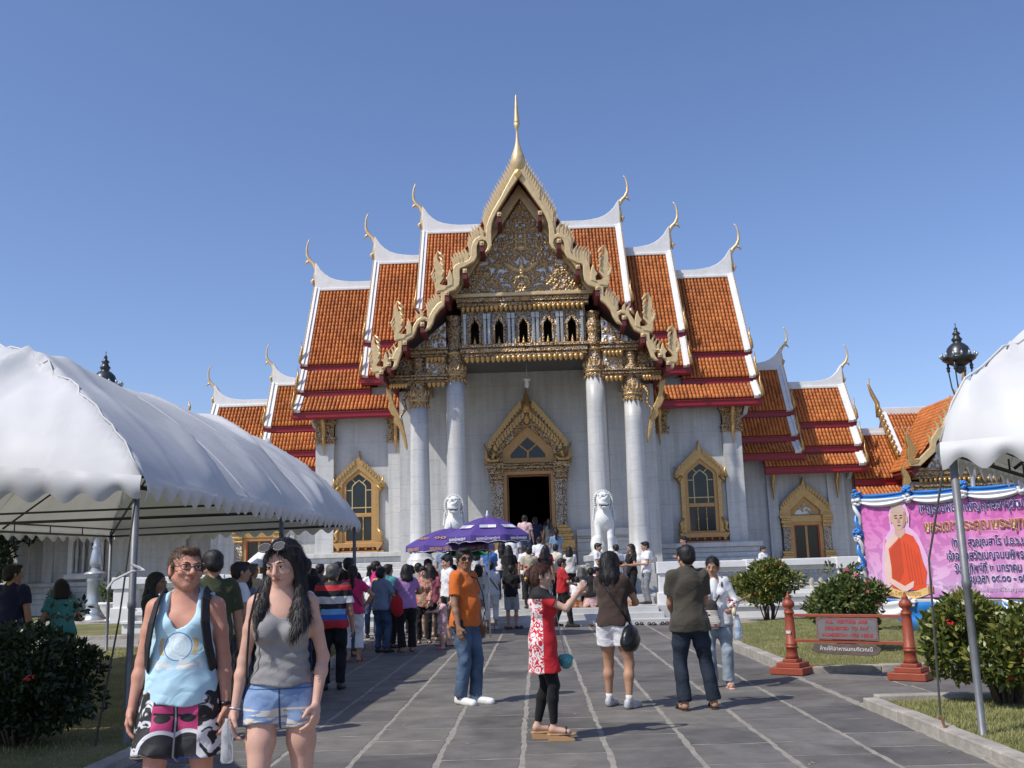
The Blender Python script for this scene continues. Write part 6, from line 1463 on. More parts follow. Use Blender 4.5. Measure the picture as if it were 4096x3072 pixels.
# shoes left at the steps
SHC = [M('shoe_black', (.02,.018,.018), .5), M('shoe_brown', (.12,.06,.03), .6), M('shoe_red', (.35,.03,.05), .5), M('shoe_yellow', (.6,.38,.03), .5), M('shoe_white', (.62,.6,.58), .5)]
def shoe_pair(label, x, y, z, mat, rz):
    T = thing('pair_of_shoes', label, 'shoes', (x, y, z), rz, group='shoes left on the paving before the temple')
    for s in (-1,1):
        b = MB(); b.lathe([(.0,0),(.045,.0),(.05,.012),(.045,.02),(.0,.02)], 12); v = b.v; b.v = [(p[0]*.9+s*.06, p[1]*2.4, p[2]) for p in v]
        b.tube([(s*.06-.045,-.03,.015),(s*.06-.02,-.045,.055),(s*.06+.02,-.045,.055),(s*.06+.045,-.03,.015)], [.014,.016,.016,.014], 6); b.build('shoe', mat, T, smooth=True)
shoe_pair('yellow slippers lying before the balustrade', 4.15, 25.9, 0.0, SHC[3], .9); shoe_pair('dark red slippers lying next to the round shrub', 4.85, 26.4, 0.0, SHC[2], 1.3); shoe_pair('white trainers lying right of the round shrub', 6.6, 26.8, 0.0, SHC[4], .3)
shoe_pair('brown shoes lying beside the yellow slippers', 4.3, 26.6, 0.0, SHC[1], .2)
SHL = ['black shoes at the lowest step beside the red shirted man', 'brown shoes at the lowest step right of the red shirted man', 'black shoes before the step below the kneeling white shirt', 'black shoes left of a brown pair near the right newel', 'brown shoes between two black pairs near the right newel', 'black shoes next to the red slippers at the right step end', 'red slippers at the right end of the lowest step', 'brown shoes behind the feet of the black shirted young man', 'black shoes between the black shirted man and the all white person', 'white shoes at the lowest step beside the all white person']
for k, (x, y, c) in enumerate(((.75,25.2,0),(1.35,25.25,1),(1.7,25.1,0),(2.5,25.3,0),(2.8,25.2,1),(3.1,25.25,0),(3.3,25.1,2),(-.75,25.1,1),(-.5,25.2,0),(-1.1,25.2,4))):
    o = shoe_pair(SHL[k], x, y, .012, SHC[c], random.uniform(-.6,.6))

rg = np.random.default_rng(77); lp = MB()
for k in range(70):
    x, y = rg.uniform(-3.2,3.2), 7.5+17*rg.random()**1.5; a = rg.uniform(0, 6.28); l = rg.uniform(.012,.03); c, s_ = math.cos(a)*l, math.sin(a)*l
    lp.add([(x-c,y-s_,.007),(x+s_*.4,y-c*.4,.009),(x+c,y+s_,.012),(x-s_*.4,y+c*.4,.009)], [(0,1,2,3)])
o = lp.build('fallen_petals', M('dry_petal', (.38,.30,.14), .8, var=.4, scale=60), kind='stuff'); tag(o, 'scattered dry petals and bits of leaf on the paving', 'litter')
# ------------------------------------------------------------------ people
def skin_mat(name, c):
    if name in MATS: return MATS[name]
    m, nt, b = new_mat(name); co = coords(nt)
    n = N(nt, 'ShaderNodeTexNoise', Scale=11.0, Detail=7.0, Roughness=.65); nt.links.new(co, n.inputs[0])
    r = ramp(nt, [(0.3, (c[0]*.91, c[1]*.86, c[2]*.84)), (.5, c), (0.7, (min(1,c[0]*1.07), c[1]*1.07, c[2]*1.06))], n.outputs[0])
    n9 = N(nt, 'ShaderNodeTexNoise', Scale=150.0, Detail=3.0); nt.links.new(co, n9.inputs[0]); cc = mixc(nt, 1.0, r.outputs[0], ramp(nt, [(.36,(.94,.91,.90)), (.5,(1,1,1))], n9.outputs[0]).outputs[0], 'MULTIPLY')
    nt.links.new(cc, b.inputs['Base Color']); b.inputs['Roughness'].default_value = 0.56; b.inputs['Specular IOR Level'].default_value = .35
    n2 = N(nt, 'ShaderNodeTexNoise', Scale=220.0, Detail=2.0); nt.links.new(co, n2.inputs[0]); add_bump(nt, b, n2.outputs[0], .12, .002)
    b.inputs['Subsurface Weight'].default_value = 0.0
    MATS[name] = m; return m
SKIN = {'pale': skin_mat('skin_fair', (.56,.33,.25)), 'red': skin_mat('skin_sunburnt', (.55,.27,.19)), 'tan': skin_mat('skin_tan', (.42,.235,.15)),
        'brown': skin_mat('skin_brown', (.30,.165,.10)), 'light': skin_mat('skin_light', (.52,.33,.24))}
def hair_mat(name, c):
    if name in MATS: return MATS[name]
    m, nt, b = new_mat(name); co = coords(nt, (60,60,5))
    n = N(nt, 'ShaderNodeTexNoise', Scale=1.6, Detail=4.0); nt.links.new(co, n.inputs[0])
    r = ramp(nt, [(.3, tuple(x*.5 for x in c)), (.75, tuple(min(1,x*1.7) for x in c))], n.outputs[0]); nt.links.new(r.outputs[0], b.inputs['Base Color'])
    b.inputs['Roughness'].default_value = .58; add_bump(nt, b, n.outputs[0], .35, .006)
    MATS[name] = m; return m
HAIR = {'black': hair_mat('hair_black', (.011,.009,.009)), 'brown': hair_mat('hair_brown', (.085,.045,.024)), 'grey': hair_mat('hair_grey', (.09,.085,.08)), 'auburn': hair_mat('hair_auburn', (.07,.025,.014))}
def wrinkle(nt, b, co, st=.38, dist=.016):
    n = N(nt, 'ShaderNodeTexNoise', Scale=6.0, Detail=1.5, Roughness=.5, Distortion=.9); mp = nt.nodes.new('ShaderNodeMapping'); mp.inputs['Scale'].default_value = (1,1,1.5); mp.inputs['Rotation'].default_value = (.3,.5,.2)
    nt.links.new(co, mp.inputs[0]); nt.links.new(mp.outputs[0], n.inputs[0])
    rd = math_n(nt, 'ABSOLUTE', math_n(nt, 'SUBTRACT', n.outputs[0], .5))
    n2 = N(nt, 'ShaderNodeTexNoise', Scale=330.0, Detail=1.0); nt.links.new(co, n2.inputs[0])
    hgt = math_n(nt, 'ADD', math_n(nt, 'MULTIPLY', rd, 2.2), math_n(nt, 'MULTIPLY', n2.outputs[0], .06))
    add_bump(nt, b, hgt, st, dist)
def cloth(name, c, rough=.85, var=.08, c2=None, scale=5):
    name = 'cloth_'+name
    if name in MATS: return MATS[name]
    m, nt, b = new_mat(name); co = coords(nt); b.inputs['Roughness'].default_value = rough; b.inputs['Specular IOR Level'].default_value = .2; b.inputs['Sheen Weight'].default_value = .12
    n = N(nt, 'ShaderNodeTexNoise', Scale=scale, Detail=4.0); nt.links.new(co, n.inputs[0])
    r = ramp(nt, [(.3, tuple(x*(1-var) for x in c)), (.7, c2 or tuple(min(1,x*(1+var)) for x in c))], n.outputs[0]); nt.links.new(r.outputs[0], b.inputs['Base Color'])
    wrinkle(nt, b, co); MATS[name] = m; return m
def denim(name, c):
    if name in MATS: return MATS[name]
    m, nt, b = new_mat(name); co = coords(nt)
    n = N(nt, 'ShaderNodeTexNoise', Scale=5.0, Detail=6.0); nt.links.new(co, n.inputs[0])
    n2 = N(nt, 'ShaderNodeTexNoise', Scale=160.0, Detail=2.0); nt.links.new(co, n2.inputs[0])
    r = ramp(nt, [(.3, tuple(x*.6 for x in c)), (.7, tuple(min(1,x*1.45) for x in c))], n.outputs[0])
    c_ = mixc(nt, .25, r.outputs[0], n2.outputs[1], 'OVERLAY'); nt.links.new(c_, b.inputs['Base Color']); b.inputs['Roughness'].default_value = .85
    b.inputs['Specular IOR Level'].default_value = .2
    wrinkle(nt, b, co, .42); MATS[name] = m; return m
def bands(name, stops, axis=2, rough=.85):
    """horizontal or vertical colour bands in the person's own metres: stops = [(height, colour)...] ascending"""
    if name in MATS: return MATS[name]
    m, nt, b = new_mat(name); co = coords(nt); sp = nt.nodes.new('ShaderNodeSeparateXYZ'); nt.links.new(co, sp.inputs[0])
    n = N(nt, 'ShaderNodeTexNoise', Scale=5.0, Detail=2.0); nt.links.new(co, n.inputs[0])
    v = math_n(nt, 'ADD', sp.outputs[axis], math_n(nt, 'MULTIPLY', math_n(nt, 'SUBTRACT', n.outputs[0], .5), .02))
    f = math_n(nt, 'DIVIDE', v, 2.0)
    r = ramp(nt, [(max(0, h/2.0), c) for h, c in stops], f, 'CONSTANT'); nt.links.new(r.outputs[0], b.inputs['Base Color'])
    b.inputs['Roughness'].default_value = rough; wrinkle(nt, b, co); MATS[name] = m; return m
def print_mat(name, base, spots, scale=18, thr=.5, dist=2.0):
    """printed fabric: irregular coloured figures on a ground colour"""
    if name in MATS: return MATS[name]
    m, nt, b = new_mat(name); co = coords(nt)
    c = None
    for i, (col, t, sc) in enumerate(spots):
        n = N(nt, 'ShaderNodeTexNoise', Scale=sc, Detail=2.5, Distortion=dist); mp = nt.nodes.new('ShaderNodeMapping'); mp.inputs['Location'].default_value = (i*3.1, i*1.7, i*.9)
        nt.links.new(co, mp.inputs[0]); nt.links.new(mp.outputs[0], n.inputs[0])
        f = ramp(nt, [(0,(0,0,0)), (t,(0,0,0)), (t+.015,(1,1,1))], n.outputs[0])
        c = mixc(nt, f.outputs[0], c if c is not None else base, col)
    nt.links.new(c, b.inputs['Base Color']); b.inputs['Roughness'].default_value = .8; wrinkle(nt, b, co); MATS[name] = m; return m
EYE_W = M('eye_white', (.72,.7,.66), .25, var=.03); EYE_D = M('eye_dark', (.03,.018,.01), .2); LIP = M('lip', (.42,.14,.12), .4); BROW = M('brow_dark', (.02,.013,.01), .7)
BLACKP = M('black_plastic', (.012,.012,.013), .3); LENS = M('sunglass_lens', (.01,.01,.012), .08, var=.05); STRAP = M('black_strap', (.012,.012,.015), .7, bump=.3, bscale=200)
SHOE_W = M('white_trainer', (.7,.7,.68), .5, var=.15, scale=30, col2=None); SHOE_B = M('dark_shoe', (.025,.02,.018), .5); SHOE_R = M('red_sandal', (.4,.03,.03), .4); SHOE_T = M('tan_wedge', (.42,.24,.11), .6)
WATCH = M('steel', (.6,.6,.6), .25, .9)

def hair_strands(me, parent, mat, n, style, HC, h, HR):
    V = np.empty(len(me.vertices)*3, np.float32); me.vertices.foreach_get('co', V); V = V.reshape(-1,3); Nn = np.empty(len(V)*3, np.float32); me.vertices.foreach_get('normal', Nn); Nn = Nn.reshape(-1,3)
    rg = np.random.default_rng(n); i = rg.integers(0, len(V), n); p = V[i]; nn = Nn[i]
    down = np.array([0,0,-1.0]) if style != 'short' else np.array([0,.3,-.4]); d = down-nn*(nn@down)[:,None]+rg.normal(size=(n,3))*(.10 if style != 'short' else .35)+nn*(.06 if style != 'short' else .22)
    d /= np.linalg.norm(d, axis=1)[:,None]; L = (rg.uniform(.03,.075,n) if style != 'short' else rg.uniform(.006,.015,n))[:,None]; w = np.cross(d, nn); w /= np.linalg.norm(w, axis=1)[:,None]+1e-9; w *= .0011
    ok = np.ones(n, bool)
    if style != 'short':
        q = (p-HC)@np.array(HR)/h; ok = ~((q[:,1] < -.018) & (q[:,2] < .046) & (q[:,2] > -.09) & (np.abs(q[:,0]) < .047)); p, nn, d, L, w = p[ok], nn[ok], d[ok], L[ok], w[ok]; n = len(p)
    p = p+nn*.0005; m = p+d*L*.55+nn*L*.06; e = p+d*L+rg.normal(size=(n,3))*.004
    P = np.stack([p-w, p+w, m+w, m-w, e], 1).reshape(-1,3); k = np.arange(n)[:,None]*5
    me2 = bpy.data.meshes.new('hair_strands'); me2.from_pydata(P.tolist(), [], (k+np.array([[0,1,2,3]])).tolist()+(k+np.array([[3,2,4]])).tolist()); obj('hair_strands', me2, mat, parent, kind='stuff')
def ik(a, b, l1, l2, hint):
    a = np.array(a, float); b = np.array(b, float); d = b-a; L = np.linalg.norm(d); mx = (l1+l2)*.995
    if L > mx: b = a+d/L*mx; d = b-a; L = mx
    u = d/L; x = (l1*l1-l2*l2+L*L)/(2*L); h = math.sqrt(max(l1*l1-x*x, 0))
    hp = np.array(hint, float); hp = hp-u*(hp@u); hp = hp/(np.linalg.norm(hp)+1e-9)
    return a+u*x+hp*h, b

def person(label, x, y, face, H=1.62, sex='m', build=1.0, skin='tan', hair=('short','black'), top=None, bottom=None, shoes=None,
           arms=None, feet=None, lean=0.0, side=0.0, head=(0,0,0), res=.017, z0=0.0, pelvis=None, group='visitors in front of the temple', belly=0.0, fold=.004, twist=0.0, glasses=None, hip_shift=0.0, strands=0):
    """face: heading in degrees, 0 = towards the camera (-Y), 90 = towards +X (right)"""
    T = thing('person', label, 'person', (x, y, z0), R(face), group)
    h = H; f = sex == 'f'
    pv = np.array(pelvis if pelvis is not None else (hip_shift, 0, .525*h))
    RL = rotm(twist, lean, side)
    U = lambda p: pv + RL @ (np.array(p, float)*h - np.array([0,0,.525*h]))     # point of the upright body -> posed
    sw = (.088 if f else .099)*build**.5; bw = build
    hips = {s: pv + np.array([s*.052*h*(1.06 if f else 1), 0, -.005*h]) for s in (-1,1)}
    ft = feet or {-1: (-.06, 0.0), 1: (.06, 0.0)}
    lg = {}
    for s in (-1,1):
        q = ft[s]; an = np.array([q[0]*h, -q[1]*h, .048*h + (q[2]*h if len(q) > 2 else 0)])
        kn, an = ik(hips[s], an, .243*h, .237*h, (q[3] if len(q) > 3 else s*.25, -1, q[4] if len(q) > 4 else 0))
        lg[s] = (kn, an)
    ar = {}
    for s in (-1,1):
        sh = U((s*sw, .004, .808)); a = (arms or {}).get(s, ('down',))
        if a[0] == 'down':
            w = a[1] if len(a) > 1 else (.16, .03, .47)
            hint = a[2] if len(a) > 2 else (s*.6, 1, 0)
            tgt = np.array([s*w[0]*h, -w[1]*h, w[2]*h])
        elif a[0] == 'to':
            w = a[1]; tgt = np.array([w[0]*h, -w[1]*h, w[2]*h]); hint = a[2] if len(a) > 2 else (s*.7, .4, -1)
        el, wr = ik(sh, tgt, .172*h, .150*h, hint)
        ar[s] = (sh, el, wr, a[3] if len(a) > 3 else None)
    HC = U((0, -.008, .930)); HR = RL @ rotm(head[0], head[1], head[2])
    hs_ = 1.07; hp = lambda p: HC + HR @ (np.array(p, float)*h*hs_)
    # ---------------- body
    b = SDF(); g = h
    def torso(S, gr, k=.05):
        S.ell(U((0,.0,.735)), np.array([.098*bw**.6, .064*bw**.6, .095])*g, RL, k=k, grow=gr)
        S.ell(U((0,-.004-.02*belly,.625)), np.array([(.074 if f else .084)*bw, (.058+.03*belly)*bw, .1])*g, RL, k=k, grow=gr)
        S.ell(U((0,.004,.54)), np.array([(.094 if f else .088)*bw**.8, .068*bw**.8, .075])*g, RL, k=k, grow=gr)
        S.cone(U((-sw*.92,.004,.803)), U((sw*.92,.004,.803)), .029*g, .029*g, k=k, grow=gr); S.cone(U((0,.006,.835)), U((-sw*.8,.006,.812)), .026*g, .026*g, k=k, grow=gr*.7); S.cone(U((0,.006,.835)), U((sw*.8,.006,.812)), .026*g, .026*g, k=k, grow=gr*.7)
        S.cone(U((0,.01,.78)), U((0,.004,.845)), .062*g, .036*g, k=k, grow=gr)
        if f:
            for s in (-1,1): S.ell(U((s*.042,-.055,.725)), np.array([.037,.034,.037])*g, RL, k=.03, grow=gr*.7)
        elif bw > .95:
            for s in (-1,1): S.ell(U((s*.045,-.04,.75)), np.array([.045,.028,.035])*g, RL, k=.04, grow=gr*.7)
    torso(b, -.004)
    b.cone(U((0,.006,.82)), U((0,-.006,.885)), .034*g*(.9 if f else 1.05), .031*g*(.88 if f else 1.05), k=.03)
    for s in (-1,1):
        kn, an = lg[s]; hipj = hips[s]
        tb = bw**.7
        mid = hipj*.5+kn*.5
        b.cone(hipj, mid, .053*g*tb, .046*g*tb, k=.04); b.cone(mid, kn, .046*g*tb, .030*g*tb, k=.03)
        cm = kn*.68+an*.32; b.cone(kn, cm+np.array([0,.008*g,0]), .029*g*tb, .031*g*tb, k=.03); b.cone(cm+np.array([0,.008*g,0]), an, .031*g*tb, .0175*g, k=.03)
        b.cone(an+np.array([0,.01*g,-.018*g]), an+np.array([s*.012*g,-.085*g,-.03*g]), .022*g, .018*g, k=.03)
        sh, el, wr, hd = ar[s]; ta = (.82 if f else .92)*bw**.5
        m1 = sh*.55+el*.45
        b.cone(sh, m1, .031*g*ta, .0285*g*ta, k=.03); b.cone(m1, el, .029*g*ta, .023*g*ta, k=.02)
        m2 = el*.7+wr*.3; b.cone(el, m2, .023*g*ta, .0245*g*ta, k=.02); b.cone(m2, wr, .0245*g*ta, .0155*g*ta, k=.02)
        # hand: palm, four fingers, thumb
        d = (wr-el)/np.linalg.norm(wr-el)
        if hd is not None and 'dir' in hd: d = np.array(hd['dir'], float); d /= np.linalg.norm(d)
        n = np.array(hd['n'] if hd is not None and 'n' in hd else (-s, .0, 0.0), float)   # palm normal
        n = n-d*(n@d); n /= np.linalg.norm(n)+1e-9; w_ = np.cross(d, n); 
        if hd is not None and 'thumb' in hd:
            if w_ @ np.array(hd['thumb'], float) < 0: w_ = -w_
        elif w_[1] > 0: w_ = -w_                    # thumb side points forward
        curl = hd.get('curl', .35) if hd is not None else .35
        hl = .105*g; pc = wr+d*hl*.26
        b.cone(wr, wr+d*hl*.12, .0145*g*ta, .016*g, k=.012)
        pf = [wr+d*hl*.42+w_*o*g for o in (.016,.0055,-.0055,-.0155)]
        for q in pf: b.cone(wr+d*hl*.08+(q-wr-d*hl*.42)*.5, q, .0105*g, .0085*g, k=.01)
        for q, ln, r_ in zip(pf, (.9,1.0,.94,.74), (.0062,.0064,.0062,.0054)):
            p0 = q; dd = d.copy()
            for t in range(3):
                ang = curl*(1.0+.35*t); dd = dd*math.cos(ang)+n*math.sin(ang); dd /= np.linalg.norm(dd)
                p1 = p0+dd*hl*ln*(.22,.17,.13)[t]; b.cone(p0, p1, r_*g*(1-.08*t), r_*g*(.92-.08*t), k=.004); p0 = p1
        t0 = wr+d*hl*.1+w_*.014*g; t1 = t0+(d*.6+w_*.7+n*.3)*hl*.24; t2 = t1+(d*.85+w_*.15+n*.45)*hl*.22
        b.cone(t0, t1, .0095*g, .0078*g, k=.01); b.cone(t1, t2, .0076*g, .0062*g, k=.005)
    # head
    gh = g*hs_; fs = .95 if f else 1.0
    b.ell(hp((0,.012,.018)), np.array([.0465*fs,.057,.0485])*gh, HR, k=.02)
    b.ell(hp((0,-.010,-.018)), np.array([.0385*fs,.042,.047])*gh, HR, k=.02)
    b.ell(hp((0,-.033,-.050)), np.array([.018,.016,.014])*gh*(.85 if f else 1.05), HR, k=.018)
    b.cone(hp((-.03*fs,.0,-.03)), hp((-.008,-.03,-.052)), .014*gh, .012*gh, k=.016); b.cone(hp((.03*fs,.0,-.03)), hp((.008,-.03,-.052)), .014*gh, .012*gh, k=.016)
    for s in (-1,1):
        b.ell(hp((s*.0185,-.056,.002)), np.array([.0115,.010,.0075])*gh, HR, k=.008, op='s')
        b.ell(hp((s*.024,-.036,-.014)), np.array([.014,.012,.011])*gh, HR, k=.012)
        b.ell(hp((s*.0475*fs,.006,-.006)), np.array([.0055,.0125,.018])*gh, HR, k=.006)
        b.ell(hp((s*.0185,-.0445,.002)), np.array([.0088,.0075,.0068])*gh, HR, k=.003)
    b.cone(hp((-.022,-.0455,.0125)), hp((.022,-.0455,.0125)), .0062*gh, .0062*gh, k=.01)
    b.cone(hp((0,-.0495,.008)), hp((0,-.0625,-.0145)), .0050*gh, .0082*gh, k=.008)
    for s in (-1,1): b.ell(hp((s*.0075,-.0555,-.0175)), np.array([.0055,.006,.0048])*gh, HR, k=.005)
    b.cone(hp((-.011,-.0475,-.0325)), hp((.011,-.0475,-.0325)), .0058*gh, .0058*gh, k=.006)
    b.cone(hp((-.013,-.0535,-.0335)), hp((.013,-.0535,-.0335)), .0016*gh, .0016*gh, k=.003, op='s')
    me = b.mesh('body', res); obj('body', me, SKIN[skin], T)
    # face details as own little pieces
    for s in (-1,1):
        eb = MB(); eb.tube([hp((s*.008,-.0520,.0135)), hp((s*.018,-.0530,.0168)), hp((s*.028,-.0460,.0145))], [.0016*g,.0026*g,.0012*g], 5)
        eb.build('eyebrow', HAIR[hair[1]] if hair[1] != 'grey' else BROW, T)
    for s in (-1,1):
        e = MB(); me_ = []
        for i in range(7):
            a = math.pi*i/6; me_.append(hp((s*.0185-.0085*math.cos(a), -.0523+.0012*abs(math.cos(a)), .0028+.0030*math.sin(a))))
        for i in range(1,6):
            a = -math.pi*i/6; me_.append(hp((s*.0185+.0085*math.cos(a)*-1*-1, -.0523+.0012*abs(math.cos(a)), .0028+.0026*math.sin(a))))
        e.add(me_, [tuple(range(len(me_)))]); E_ = e.build('eye', EYE_W, T)
        ir = MB(); pp = [hp((s*.0185+.0036*math.cos(2*math.pi*i/10), -.0527, .0030+.0034*math.sin(2*math.pi*i/10))) for i in range(10)]; ir.add(pp, [tuple(range(10))]); ir.build('iris', EYE_D, E_)
        ld = MB(); ld.tube([hp((s*.0185-.0092, -.0515, .0035)), hp((s*.0185, -.0536, .0064)), hp((s*.0185+.0092, -.0515, .0035))], [.0006*g,.0011*g,.0006*g], 4); ld.build('eyelid', BROW, E_)
    lp = MB(); lp.tube([hp((-.0115,-.0515,-.0335)), hp((-.004,-.0548,-.0305)), hp((.004,-.0548,-.0305)), hp((.0115,-.0515,-.0335))], [.0006*g,.0022*g,.0022*g,.0006*g], 6); lp.tube([hp((-.0105,-.0515,-.0345)), hp((0,-.0545,-.0372)), hp((.0105,-.0515,-.0345))], [.0006*g,.0027*g,.0006*g], 6)
    lp.build('lips', LIP, T, smooth=True)
    # ---------------- hair
    hs, hc = hair[0], hair[1]; hl_ = hair[2] if len(hair) > 2 else .7
    if hs != 'none':
        S = SDF()
        S.ell(hp((0,.016,.024)), np.array([.0515*fs,.0605,.0495])*gh, HR, k=.02)
        if hs == 'crop':
            S = SDF(); S.ell(hp((0,.016,.021)), np.array([.0485*fs,.0585,.0475])*gh, HR, k=.02); S.ell(hp((0,.034,-.008)), np.array([.0445*fs,.034,.036])*gh, HR, k=.02); S.ell(hp((0,-.026,.054)), np.array([.030,.022,.012])*gh, HR, k=.02)
            for s in (-1,1): S.cone(hp((s*.0455*fs,-.008,.012)), hp((s*.0455*fs,-.006,-.006)), .005*g, .003*g, k=.01)
        elif hs == 'short':
            S.ell(hp((0,.034,-.008)), np.array([.046*fs,.036,.040])*gh, HR, k=.02)
            for s in (-1,1): S.cone(hp((s*.047*fs,-.008,.012)), hp((s*.047*fs,-.006,-.010)), .006*g, .004*g, k=.01)
            S.ell(hp((0,-.030,.056)), np.array([.034,.026,.014])*gh, HR, k=.02)
        elif hs in ('long', 'bob', 'pony', 'bun'):
            S.ell(hp((0,.030,-.004)), np.array([.050*fs,.042,.050])*gh, HR, k=.02)
            if hs in ('long','bob'):
                Lz = hl_   # fraction of height where the hair ends
                for s in (-1,1):
                    a0 = hp((s*.041,-.008,.02)); a1 = hp((s*.048,.004,-.03)); a2 = U((s*.058,.014 if hs == 'bob' else -.034, max(Lz,.8))); 
                    S.chain([a0,a1,a2], [.016*g,.019*g,.019*g], k=.02)
                    if Lz < .8: [S.chain([a2, U((s*.060+o,-.064-.004*j,(.8+Lz)/2+.01)), U((s*.052+o*1.5,-.090,Lz+.012*j))], [.019*g,(.018 if s > 0 else .009)*g,(.008 if s > 0 else .004)*g], sy=.7, k=.03) for j, o in enumerate((-.010,.0,.010)[:3 if s > 0 else 1])]
                bk = max(Lz, .70); S.chain([hp((0,.045,.0)), U((0,.05,.84)), U((0,.062,bk))], [.045*g,.044*g,.026*g], k=.02)
                for s in (-1,1): S.chain([hp((s*.03,.036,-.01)), U((s*.036,.045,.84)), U((s*.036,.058,bk))], [.03*g,.032*g,.018*g], k=.02)
            elif hs == 'pony':
                S.chain([hp((0,.07,.01)), hp((0,.10,-.01)), U((0,.075,.80)), U((0,.075,hl_))], [.02*g,.026*g,.022*g,.006*g], k=.015)
            elif hs == 'bun':
                S.ell(hp((0,.078,.0)), np.array([.028,.024,.03])*gh, HR, k=.01)
        # keep the face free
        S.ell(hp((0,-.064,-.022 if hs == 'short' else -.012)), np.array([.0405*fs,.043,.058 if hs == 'short' else (.060 if hs == 'crop' else .064)])*gh, HR, k=.008, op='s')
        for s in (-1,1): S.ell(hp((s*.052,-.012,-.03)), np.array([.016,.02,.022])*g, HR, k=.004, op='s') if hs in ('short','crop') else None
        rr = max(res*.8, .006)
        A_ = .0008*g if hs in ('long','bob','pony') else .0014*g
        def hpost(D, X, Y, Z): return D + (A_*(np.sin(X*190+Z*23)*np.cos(Y*170-Z*31)+.6*np.sin(X*71+Y*93+Z*60))).astype(np.float32)
        hm = S.mesh('hair', rr, hpost); ho = obj('hair', hm, HAIR[hc], T)
        if strands: hair_strands(hm, ho, HAIR[hc], strands, 'short' if hs == 'crop' else hs, HC, h, HR)
    # ---------------- clothes
    rc = max(res*.95, .008)
    def folds(amp, zref):
        def post(D, X, Y, Z):
            n = 1.2*(1-2*np.abs(np.sin(Z*13+X*17+np.sin(Y*19+X*9)*1.1))) + .9*(1-2*np.abs(np.sin(Z*16-X*21+Y*11+1.3))) + .5*np.sin(X*40+Y*34+Z*9)
            return D - (amp*.8*n).astype(np.float32)
        return post
    if bottom:
        S = SDF(); kind = bottom['kind']; mt = bottom['mat']; ln = bottom.get('len', .06); ease = bottom.get('ease', .012); flare = bottom.get('flare', 0.0)
        wz = bottom.get('waist', .60)
        S.ell(U((0,.004,.54)), np.array([(.094 if f else .088)*bw**.8, .068*bw**.8, .075])*g, RL, k=.04, grow=ease)
        S.cone(U((0,-.006*belly,.56)), U((0,-.012*belly,wz)), (.084 if f else .086)*bw*g, (.074 if f else .084)*bw*g, sy=.78+.1*belly, k=.03, capb=True, grow=ease*.8)
        if kind in ('pants','shorts','capri','leggings'):
            for s in (-1,1):
                kn, an = lg[s]; hj = hips[s]; tb = bw**.7
                mid = hj*.5+kn*.5
                if ln < .27:
                    t = (kn[2]-ln*h)/max(kn[2]-an[2], .01); t = min(max(t, .05), .97)
                    S.cone(hj, mid, .054*g*tb, .046*g*tb, k=.035, grow=ease); S.cone(mid, kn, .046*g*tb, .033*g*tb, k=.03, grow=ease)
                    e = kn+(an-kn)*t; rb_ = .031*g*tb
                    if kind == 'leggings': cm = kn*.68+an*.32+np.array([0,.008*g,0]); S.cone(kn, cm, .031*g*tb, .0315*g*tb, k=.02, grow=ease); S.cone(cm, e, .0315*g*tb, .0195*g*tb, k=.02, grow=ease, capb=True)
                    else: S.cone(kn, e, .033*g*tb, rb_*.95+flare*g, k=.02, grow=ease, capb=True); S.cone(kn, kn*.6+an*.4+np.array([0,.008*g,0]), .033*g*tb, .033*g*tb, k=.02, grow=ease*.8)
                else:
                    t = (hj[2]-ln*h)/max(hj[2]-kn[2], .01); t = min(max(t, .15), 1.0); e = hj+(kn-hj)*t
                    S.cone(hj, e, .058*g*tb, .052*g*tb+flare*g, k=.035, grow=ease, capb=True)
        else:   # skirt
            zb = ln*h; c0 = pv+np.array([0,0,.02*h]); c1 = np.array([pv[0]*.5+.5*(lg[1][0][0]+lg[-1][0][0])/2, .5*(lg[1][0][1]+lg[-1][0][1])/2, zb])
            S.cone(c0, c1, .092*g*bw, (.10+flare)*g*bw, sy=.8, k=.03, capb=True, grow=ease)
        amp = bottom.get('fold', fold)
        def bpost(D, X, Y, Z):
            n = (1-2*np.abs(np.sin(Z*21+np.sin(X*25)*1.2+Y*16)))+.7*np.sin(Z*47-X*30+Y*25)
            if kind == 'skirt': n = n*.3+2.2*np.sin(np.arctan2(Y, X)*bottom.get('pleats', 14))*np.clip((pv[2]-Z)*2.2, 0, 1)
            return D - (amp*.7*n).astype(np.float32)
        obj(bottom.get('name', {'pants':'trousers','capri':'trousers','leggings':'leggings','shorts':'shorts','skirt':'skirt'}[kind]), S.mesh('trousers', rc, bpost), mt, T)
    if top:
        S = SDF(); kind = top['kind']; ease = top.get('ease', .014); hem = top.get('hem', .5); sl = top.get('sleeve', .55)
        pe = bottom.get('ease', .012) if bottom else 0
        torso(S, ease, .05); S.ell(U((0,.004,.54)), np.array([(.094 if f else .088)*bw**.8, .068*bw**.8, .075])*g, RL, k=.04, grow=max(ease, pe+.009))
        if hem < .5:
            zb = hem*h; cc = pv*1.0; S.cone(U((0,0,.6)), np.array([cc[0], cc[1], zb]), .085*g*bw, (.098+top.get('flare', 0))*g*bw**.8, sy=.78, k=.04, grow=ease*.8, capb=True)
            for s in (-1,1):
                hj = hips[s]; kn = lg[s][0]; tt = min(max((hj[2]-zb)/max(hj[2]-kn[2], .01), .1), 1.0); S.cone(hj, hj+(kn-hj)*tt, .06*g*bw**.7, .058*g*bw**.7, k=.05, grow=ease+pe*.5, capb=True)
        else:
            S.cone(U((0,-.01*belly,.64)), U((0,-.012*belly,.52)), (.078 if f else .086)*bw*g, (.095 if f else .094)*bw*g, sy=.8+.12*belly, k=.04, grow=max(ease, pe+.009))
